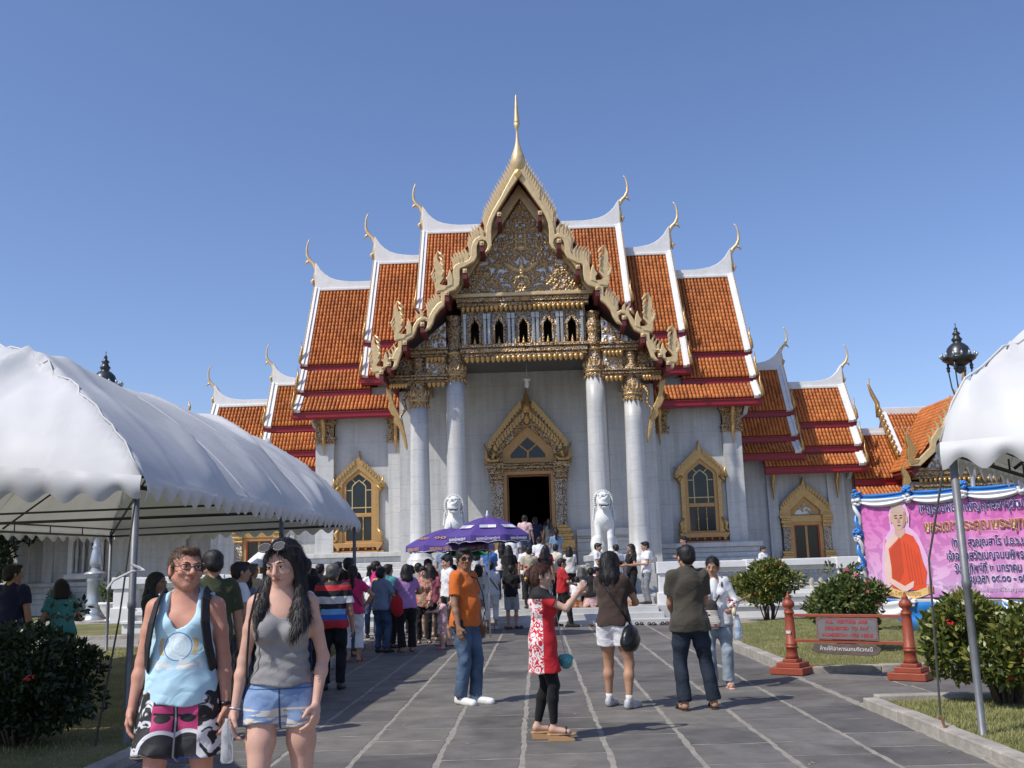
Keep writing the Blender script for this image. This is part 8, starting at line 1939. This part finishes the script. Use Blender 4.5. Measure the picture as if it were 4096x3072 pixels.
fb = carried(i, 'striped_backpack', 'cream and black striped small backpack worn on the front', 'backpack'); S = SDF(); c = U((-.035,-.115,.575)); S.cone(c+np.array([0,0,-.11]), c+np.array([0,0,.09]), .095, .075, sy=.5, k=.03); S.cone(c+np.array([-.03,-.03,-.12]), c+np.array([.03,-.03,-.12]), .075, .075, sy=.5, k=.03); obj('bag_body', S.mesh('bag', .010), bgm, fb)
lb = MB(); lb.obox(c+np.array([.035,-.078,-.135]), (.04,.006,.02)); lb.build('red_tag', SHOE_R, fb)
for s in (-1,1): st = MB(); st.tube([c+np.array([s*.05,-.02,.12]), U((s*.055,-.075,.74)), U((s*.07,-.03,.845)), U((s*.07,.04,.82))], .011, 8, flat=.5); st.build('bag_strap', STRAP, fb)
wbag = carried(i, 'plastic_bag', 'clear plastic bag with a blue capped water bottle, hanging from her wrist', 'plastic bag'); c = i['arms'][1][2]+np.array([.045,-.04,-.06])
b = MB(); b.lathe([(.02,.0),(.03,-.06),(.055,-.15),(.062,-.26),(.05,-.30),(.01,-.305)], 12, tuple(c)); b.build('bag_film', CLEAR, wbag, smooth=True)
b = MB(); b.lathe([(.028,-.28),(.031,-.27),(.031,-.12),(.028,-.1),(.013,-.065)], 12, tuple(c)); B_ = b.build('bottle', M('bottle_pale_blue', (.45,.62,.72), .15), wbag, smooth=True); b = MB(); b.lathe([(.014,-.065),(.015,-.045),(.012,-.04)], 10, tuple(c)); b.build('bottle_cap', M('cap_blue', (.02,.18,.55), .4), B_); b = MB(); b.lathe([(.0318,-.2),(.0318,-.15)], 12, tuple(c), cap=False); b.build('bottle_label', MATS['cap_blue'], B_)
off_ = carried(i, 'flower_offering', 'bunch of incense sticks, lotus bud and flowers in her left hand', 'offering'); c = i['arms'][1][2]+np.array([.02,-.05,.05])
for k in range(5): b = MB(); b.tube([c+np.array([-.06,0,-.01]), c+np.array([.2,-.03-.01*k,.10+.008*k])], .0035, 5); b.build('incense_stick', M('incense', (.45,.30,.12), .7), off_)
b = MB(); b.lathe([(.005,-.05),(.026,-.02),(.03,.01),(.018,.04),(.003,.055)], 10, tuple(c+np.array([-.01,-.02,-.08]))); b.build('lotus_bud', M('lotus_cream', (.62,.58,.42), .5), off_, smooth=True)
rg = np.random.default_rng(3)
for k in range(7): p = c+rg.uniform(-.045,.045,3)+np.array([-.02,0,.04]); b = MB(); b.lathe([(.004,-.012),(.018,-.004),(.016,.008),(.004,.014)], 8, tuple(p)); b.build('blossom', (FLOWER_R, MATS['pale_flower'])[k % 2], off_, smooth=True)

# ---- queue along the left tent and the crowd at the steps
BLK = cloth('black', (.014,.013,.014)); WHT = cloth('white', (.70,.70,.71)); NAVYC = cloth('navy', (.018,.022,.055)); REDC = cloth('red', (.42,.018,.025)); GREY = cloth('grey', (.20,.21,.22)); BROWNC = cloth('dark_brown', (.06,.045,.038)); PINK = cloth('hot_pink', (.56,.03,.13)); LAV = cloth('lavender', (.36,.20,.42)); TEAL = cloth('teal', (.06,.24,.26)); OLIVE = cloth('olive', (.045,.052,.026)); BLUEG = cloth('blue_grey', (.17,.22,.31)); MAG = cloth('magenta', (.55,.02,.22)); PPINK = cloth('pale_pink', (.62,.42,.42)); ORG = cloth('saffron', (.56,.17,.02)); JEAN = denim('jean_blue', (.05,.08,.15))
SAND = dict(kind='sandal', mat=SHOE_B); SHOE = dict(kind='shoe', mat=SHOE_B); REDS = dict(kind='sandal', mat=SHOE_R)
FOLDED = {-1:('to',(-.05,.17,.65),(-.5,.4,-1),dict(curl=.8)), 1:('to',(.06,.17,.65),(.5,.4,-1),dict(curl=.8))}
def q(label, x, y, f, H, sex, hair, tk, tm, bk, bm, shoes=SAND, arms=None, skin='tan', build=1.0, res=.0135, group=GQ, hem=.5, sl=.58, ln=None, z0=0.0, head=(0,0,0), **kw):
    L = {'pants':.03,'shorts':.30,'capri':.14,'skirt':.28}[bk] if ln is None else ln; bt = {k: kw.pop(k) for k in ('flare','pleats','waist') if k in kw}; tp = {k: kw.pop(k) for k in ('collar','vneck','gather') if k in kw}
    return person(label, x, y, f, H, sex, build, skin, hair, top=dict(kind=tk, mat=tm, hem=hem, sleeve=sl, ease=.016, **tp), bottom=dict(kind=bk, mat=bm, len=L, ease=.010, **bt), shoes=shoes, arms=arms, res=res, group=group, z0=z0, head=head, strands=900, **kw)
STRP = bands('rugby_stripe', [(0,(.42,.02,.03)),(.905,(.03,.10,.42)),(.975,(.16,.36,.62)),(1.045,(.012,.012,.018)),(1.115,(.62,.62,.63)),(1.205,(.012,.012,.018)),(1.285,(.45,.02,.03)),(1.355,(.035,.03,.03))])
q('man in red, white and blue striped polo shirt seen from behind', -2.75, 13.5, 186, 1.63, 'm', ('short','grey'), 'polo', STRP, 'pants', denim('black_denim', (.014,.016,.022)), SHOE, build=1.12, res=.011, belly=.5, collar=cloth('dark_collar', (.03,.025,.025)), hem=.49, sl=.75, head=(-12,0,0))
q('man in navy polo with yellow collar standing at the far left', -6.85, 13.0, 172, 1.74, 'm', ('short','black'), 'polo', NAVYC, 'pants', BLK, SHOE, build=1.1, collar=cloth('yellow', (.6,.42,.04)), head=(-35,0,0))
q('woman in teal top bending forward beside the navy shirted man', -6.35, 13.4, 215, 1.58, 'f', ('bob','black',.82), 'tee', TEAL, 'pants', BLK, SAND, FOLDED, lean=24, head=(0,20,0))
q('woman with very long dark hair in green top under the tent', -4.15, 10.9, 75, 1.58, 'f', ('long','black',.62), 'tee', cloth('bottle_green', (.03,.045,.03)), 'pants', BLK, SAND, FOLDED, skin='brown', head=(0,5,0))
q('man in dark olive t-shirt with bowed head behind the tank top man', -3.12, 9.6, 205, 1.76, 'm', ('short','black'), 'tee', OLIVE, 'shorts', BLK, SAND, build=1.12, res=.011, head=(10,18,0), sl=.75)
q('young man in white shirt looking right, behind the walking couple', -3.62, 12.2, 120, 1.68, 'm', ('short','black'), 'tee', WHT, 'pants', JEAN, SHOE, build=.9)
q('person in orange shirt half hidden behind the olive shirted man', -3.95, 11.6, 170, 1.5, 'm', ('short','black'), 'tee', cloth('orange2', (.5,.1,.02)), 'pants', BLK)
q('grey haired man in pale shirt far back in the queue', -4.9, 17.2, 150, 1.70, 'm', ('short','grey'), 'tee', cloth('beige', (.45,.4,.33)), 'pants', GREY)
q('short person with black hair before the grey haired man', -4.55, 15.6, 170, 1.55, 'f', ('bob','black',.84), 'tee', BLUEG, 'pants', BLK)
q('person in blue shirt under the white umbrella', -5.55, 21.2, 60, 1.56, 'f', ('short','black'), 'tee', cloth('royal_blue', (.03,.06,.35)), 'pants', BLK, arms={1:('to',(.05,.14,.80),(1,.2,-1),dict(curl=.9))})
q('man in black shirt with bag strap right of the dark haired woman', -3.52, 15.2, 180, 1.74, 'm', ('short','black'), 'tee', BLK, 'pants', BLK)
ci = q('person in red cap and blue white shirt near the striped polo man', -3.0, 12.6, 175, 1.53, 'm', ('short','black'), 'tee', cloth('pale_blue', (.45,.52,.68)), 'pants', NAVYC, build=.9)
cpm = carried(ci, 'baseball_cap', 'red baseball cap on a person in the queue', 'cap'); S = SDF(); S.ell(ci['hp']((0,.014,.034)), np.array([.056,.066,.046])*ci['h'], k=.01); S.ell(ci['hp']((0,-.072,.03)), np.array([.04,.045,.008])*ci['h'], k=.01); obj('cap_crown', S.mesh('cap', .009, lambda D, X, Y, Z: np.maximum(D, (ci['HC'][2]+.018*ci['h']-Z).astype(np.float32))), REDC, cpm)
q('tall man in black t-shirt queueing behind the striped polo man', -3.5, 18.6, 172, 1.77, 'm', ('short','black'), 'tee', BLK, 'pants', JEAN)
pk = q('woman in pink top and white cropped trousers seen from behind', -3.2, 17.4, 186, 1.62, 'f', ('pony','black',.74), 'tee', PINK, 'capri', WHT, REDS, {1:('down',(.15,.03,.5)), -1:('to',(-.13,.02,.585),(-1,.5,-.1))}, build=1.08, flare=.012, res=.012)
wrap_strap(pk, [(.07,.05,.84),(.02,.09,.74),(-.05,.095,.66),(-.1,.06,.58)], .016)
q('woman in blue grey shirt with red shoulder bag in the queue', -2.98, 19.2, 150, 1.58, 'f', ('bun','black'), 'tee', BLUEG, 'pants', JEAN, SHOE, {1:('down',(.15,.03,.5)), -1:('to',(-.05,.14,.62),(-1,.3,-.6))}, build=1.12, sl=.8)
rbg = thing('red_bag', 'red shopping bag carried by the woman in blue grey shirt', 'bag', (-2.66,19.1,.72)); S = SDF(); S.ell((0,0,.14), (.14,.1,.2), k=.03); obj('bag_body', S.mesh('bag', .02), REDC, rbg)
lv = q('woman in lavender top and black trousers carrying things', -2.5, 19.2, 200, 1.62, 'f', ('bob','black',.85), 'tee', LAV, 'pants', BLK, dict(kind='sandal', mat=SHC[1]), {-1:('to',(-.09,.18,.68),(-1,.2,-1),dict(curl=.8)), 1:('to',(.02,.18,.68),(1,.2,-1),dict(curl=.8))}, build=1.14, res=.012, flare=.016, head=(-15,10,0))
ow = q('older woman in red and beige floral blouse and black trousers', -2.42, 21.3, 8, 1.58, 'f', ('short','black'), 'long', print_mat('floral_blouse', (.42,.30,.18), [((.55,.03,.05),.54,13),((.60,.45,.42),.60,20),((.16,.10,.06),.62,26)]), 'pants', BLK, SAND, {-1:('down',(.13,.05,.48)), 1:('to',(.07,.13,.52),(1,.5,-.5))}, skin='light', hem=.47, sl=1.8, res=.012, head=(10,14,0))
r7 = q('young man in red t-shirt with a yellow number seven', -2.52, 23.2, 12, 1.74, 'm', ('short','black'), 'tee', REDC, 'shorts', BLK, SAND, None, skin='light', res=.012, head=(0,14,0), sl=.7)
o7 = lettering('7', .24, M('yellow_print', (.66,.5,.05), .6), r7['T'], (0,-.155,1.18), None, bold=.012); o7.location = tuple(r7['U']((0,-.092,.715))); o7.rotation_euler = (math.pi/2-.1, 0, 0)
q('tall young man in white t-shirt and brown shorts looking left', -1.82, 20.4, -62, 1.78, 'm', ('short','black'), 'tee', WHT, 'shorts', BROWNC, SAND, None, skin='light', build=.95, res=.012, head=(0,12,0), ln=.29)
q('small child in pink patterned dress beside the white shirted young man', -1.86, 19.6, -70, 1.0, 'f', ('bob','black',.86), 'tee', print_mat('child_print', (.6,.45,.45), [((.5,.06,.12),.55,24)]), 'skirt', print_mat('child_print2', (.62,.5,.5), [((.5,.06,.12),.55,24)]), REDS, {1:('to',(.03,.27,.72),(1,0,-1)), -1:('to',(-.03,.27,.70),(-1,0,-1))}, skin='light')
q('woman in pale grey blouse with bob hair by the lowest step', -1.48, 25.35, 175, 1.60, 'f', ('bob','black',.83), 'tee', cloth('pale_grey', (.48,.52,.54)), 'pants', GREY, SAND, FOLDED, hem=.46, sl=.9)
wo = q('person in all white with a dark shoulder strap seen from behind', -1.17, 25.3, 188, 1.66, 'f', ('short','black'), 'tee', WHT, 'capri', WHT, SAND, FOLDED, build=1.12, sl=.8)
wrap_strap(wo, [(.075,.05,.85),(.03,.085,.76),(-.04,.09,.67),(-.1,.05,.58)], .022)
q('young man in black t-shirt and pale shorts seen from behind', -.66, 25.2, 176, 1.56, 'm', ('short','black'), 'tee', BLK, 'shorts', cloth('pale_khaki', (.33,.35,.36)), SAND, FOLDED, ln=.30)
rs = q('man in red shirt and black trousers stepping towards the right', .62, 25.2, 100, 1.68, 'm', ('short','black'), 'tee', REDC, 'pants', BLK, SHOE, {-1:('to',(-.08,.17,.62),(-1,.2,-1)), 1:('down',(.13,.1,.5))}, build=1.1, feet={-1:(-.06,.1),1:(.06,-.12,.01)}, sl=.75, head=(0,10,0))
q('woman in magenta top higher in the queue', -3.62, 22.6, 100, 1.73, 'f', ('pony','black',.74), 'tee', MAG, 'pants', JEAN)
q('man in teal shirt with yellow flowers behind the lavender top', -3.0, 20.2, 150, 1.64, 'm', ('short','black'), 'tee', TEAL, 'pants', BLK, SHOE, FOLDED)
for k, (x, y, f, H, hs, mt, nm) in enumerate(((-4.85,22.4,160,1.7,'short',BLK,'black shirt'),(-4.55,22.9,150,1.74,'short',NAVYC,'navy shirt'),(-4.1,21.0,170,1.58,'pony',PPINK,'pale pink blouse'),(-4.3,19.2,180,1.6,'bob',cloth('plum',(.16,.03,.07)),'plum blouse'),(-3.9,23.6,20,1.62,'bob',WHT,'white blouse, facing the camera'),(-2.75,23.2,190,1.66,'short',cloth('check_grey',(.25,.26,.28)),'grey checked shirt'),(-2.3,21.8,170,1.6,'bob',cloth('rose',(.45,.12,.16)),'rose blouse'))):
    q('queueing visitor in %s seen between the tent poles' % nm, x, y, f, H, 'm' if hs == 'short' else 'f', (hs,'black',.83), 'tee', mt, 'pants', (BLK,JEAN,GREY)[k % 3], res=.017)

# worshippers on the landing and steps
KN = dict(pelvis=(0,.06,.30), feet={-1:(-.06,-.22,.0,-.1),1:(.06,-.22,.0,.1)})
LZ = .42
def kneel(label, x, y, f, H, sex, hair, mt, bm, z0=LZ, lean=12, hem=.5, bk='skirt', **kw):
    return q(label, x, y, f, H, sex, hair, 'tee', mt, bk, bm, None, {-1:('to',(-.03,.16,.37),(-.5,.4,-1),dict(curl=.4)), 1:('to',(.03,.16,.37),(.5,.4,-1),dict(curl=.4))}, group=GST, z0=z0, lean=lean, hem=hem, ln=.02 if bk == 'skirt' else .05, res=.016, pelvis=(0,.05,.17*H), feet={-1:(-.06,-.16,.0,-.3),1:(.06,-.16,.0,.3)}, **kw)
kneel('woman in black vest and pale pink frilled skirt kneeling on the landing', 1.42, 26.75, 180, 1.58, 'f', ('bun','black'), BLK, PPINK, flare=.05, pleats=9, build=1.08)
kneel('person in white shirt kneeling right of the pink skirted woman', 1.92, 26.9, 190, 1.64, 'm', ('short','black'), WHT, GREY, hem=.42, build=1.05)
kneel('child in white top and saffron cloth kneeling on the landing', 1.02, 26.8, 150, 1.2, 'm', ('short','black'), WHT, ORG)
kneel('grey haired worshipper kneeling behind the pink skirted woman', 1.2, 27.4, 180, 1.6, 'f', ('bob','grey',.85), cloth('print_dark',(.08,.07,.07)), BLK)
kneel('worshipper in pale pink headscarf kneeling with joined hands', 1.55, 28.0, 100, 1.6, 'f', ('short','black'), PPINK, WHT)
stand = [('woman in white shirt with backpack straps holding flowers on the steps', 1.75, 28.6, 60, 1.6, 'f', 'short', WHT, BLK, .5), ('person in white shirt beside the right lion pedestal', 2.28, 28.9, 200, 1.55, 'm', 'short', WHT, GREY, .5), ('woman in black dress holding incense near the right newel', 2.62, 27.9, -60, 1.62, 'f', 'long', BLK, BLK, .42), ('man in white polo shirt and sunglasses holding flowers, facing left', 2.98, 27.5, -75, 1.68, 'm', 'short', WHT, GREY, .40),
    ('man in pale striped shirt behind the right balustrade', 4.2, 28.6, -70, 1.6, 'm', 'short', cloth('pale_stripe',(.55,.53,.5)), GREY, .62), ('small boy in white shirt behind the right balustrade', 6.62, 29.5, 40, 1.28, 'm', 'short', WHT, NAVYC, .6),
    ('woman with long black hair and black cardigan at the steps', -.75, 27.0, 170, 1.66, 'f', 'long', BLK, BLK, .42), ('visitor in white shirt bowing near the stair foot', -.3, 28.3, 160, 1.6, 'm', 'short', WHT, BLK, .5), ('visitor in blue shirt under the purple umbrellas', -1.35, 28.4, 180, 1.66, 'm', 'short', cloth('mid_blue',(.05,.14,.38)), BLK, .5), ('visitor in patterned white blouse behind the all white person', -1.6, 26.6, 170, 1.6, 'f', 'bob', print_mat('dotted_blouse', (.6,.6,.6), [((.05,.05,.06),.58,40)]), BLK, .42),
    ('visitor in dark shirt left of the stair foot', -1.9, 27.2, 175, 1.64, 'm', 'short', NAVYC, BLK, .42), ('visitor in red blouse at the stair foot', .25, 28.2, 190, 1.58, 'f', 'bob', REDC, BLK, .5), ('visitor in cream blouse holding up a phone by the stairs', .55, 28.6, 150, 1.6, 'f', 'short', cloth('cream',(.6,.55,.46)), BLK, .5), ('visitor in grey shirt by the green umbrella', -2.35, 25.6, 180, 1.62, 'm', 'short', GREY, BLK, .14), ('visitor in pale blouse right of the stair foot', .95, 29.2, 170, 1.52, 'f', 'bob', cloth('ivory',(.6,.58,.55)), BLK, .52)]
for k, (lb, x, y, f, H, sx, hs, mt, bm, z) in enumerate(stand):
    q(lb, x, y, f, H, sx, (hs,'black',.7 if hs == 'long' else .83), 'tee', mt, 'pants', bm, SHOE if k != 6 else SAND, FOLDED if k % 2 == 0 or k == 3 else None, group=GST, z0=z, res=.0155, head=(0,10,0))
for k, (x, y, f, H, sx, hs, mt, z, nm) in enumerate(((-3.1,24.6,165,1.62,'f','bob',PPINK,0,'pale pink blouse at the left end of the steps'),(-2.75,25.2,180,1.7,'m','short',BLK,0,'black t-shirt at the left end of the steps'),(-2.05,24.6,200,1.6,'f','pony',TEAL,0,'teal blouse before the lowest step'),(-.2,26.7,185,1.6,'m','short',cloth('sand',(.42,.36,.27)),LZ,'sand coloured shirt on the landing'),(.2,26.9,170,1.55,'f','bob',BLK,LZ,'black blouse on the landing beside the red shirted man'),(-1.0,28.9,180,1.64,'f','long',WHT,.6,'long hair and white blouse at the stair foot'),(-2.6,28.2,170,1.68,'m','short',BLUEG,.5,'blue grey shirt left of the left lion pedestal'),(-2.0,29.2,185,1.6,'f','bob',REDC,.6,'red blouse below the left lion'),(.1,30.2,178,1.62,'m','short',WHT,.75,'white shirt halfway up the stairs'),(.62,31.0,182,1.58,'f','pony',cloth('dusty_blue',(.16,.24,.36)),1.05,'dusty blue blouse high on the stairs'),(-4.4,23.9,160,1.66,'m','short',WHT,0,'white shirt behind the queue'),(-3.35,21.6,175,1.6,'f','bun',cloth('mustard',(.42,.28,.05)),0,'mustard blouse in the queue'))):
    q('visitor with %s' % nm, x, y, f, H, sx, (hs,'black',.72 if hs == 'long' else .83), 'tee', mt, 'pants', (BLK,GREY,JEAN)[k % 3], SHOE, FOLDED if k % 2 else None, group=GST, z0=z, res=.0165, head=(0,8,0))
# on the stairs and in the doorway
q('woman in grey pleated skirt and dark vest entering the temple door', .45, 34.4, 178, 1.60, 'f', ('pony','black',.8), 'tee', cloth('vest', (.07,.075,.08)), 'skirt', cloth('skirt_grey', (.13,.135,.14)), SAND, group=GST, z0=1.5, ln=.12, flare=.05, pleats=18, sl=.2, waist=.61)
q('man in white t-shirt climbing the stairs under the umbrella edge', -.72, 30.6, 176, 1.66, 'm', ('short','black'), 'tee', WHT, 'pants', BLK, SHOE, group=GST, z0=.9)
q('person in navy shirt just inside the temple door', -.02, 34.6, 182, 1.68, 'm', ('short','black'), 'tee', NAVYC, 'pants', NAVYC, SHOE, group=GST, z0=1.5)
q('person in pink checked shirt on the stairs beside the white t-shirt man', -.35, 32.0, 175, 1.62, 'm', ('short','black'), 'tee', PPINK, 'pants', JEAN, SHOE, group=GST, z0=1.5)
q('visitor in dark red deep in the doorway', .35, 36.6, 180, 1.6, 'f', ('bob','black',.83), 'tee', cloth('dark_red', (.2,.03,.03)), 'pants', BLK, SHOE, group=GST, z0=1.5)
q('visitor in white deep in the doorway', -.45, 37.2, 185, 1.62, 'm', ('short','black'), 'tee', WHT, 'pants', BLK, SHOE, group=GST, z0=1.5)
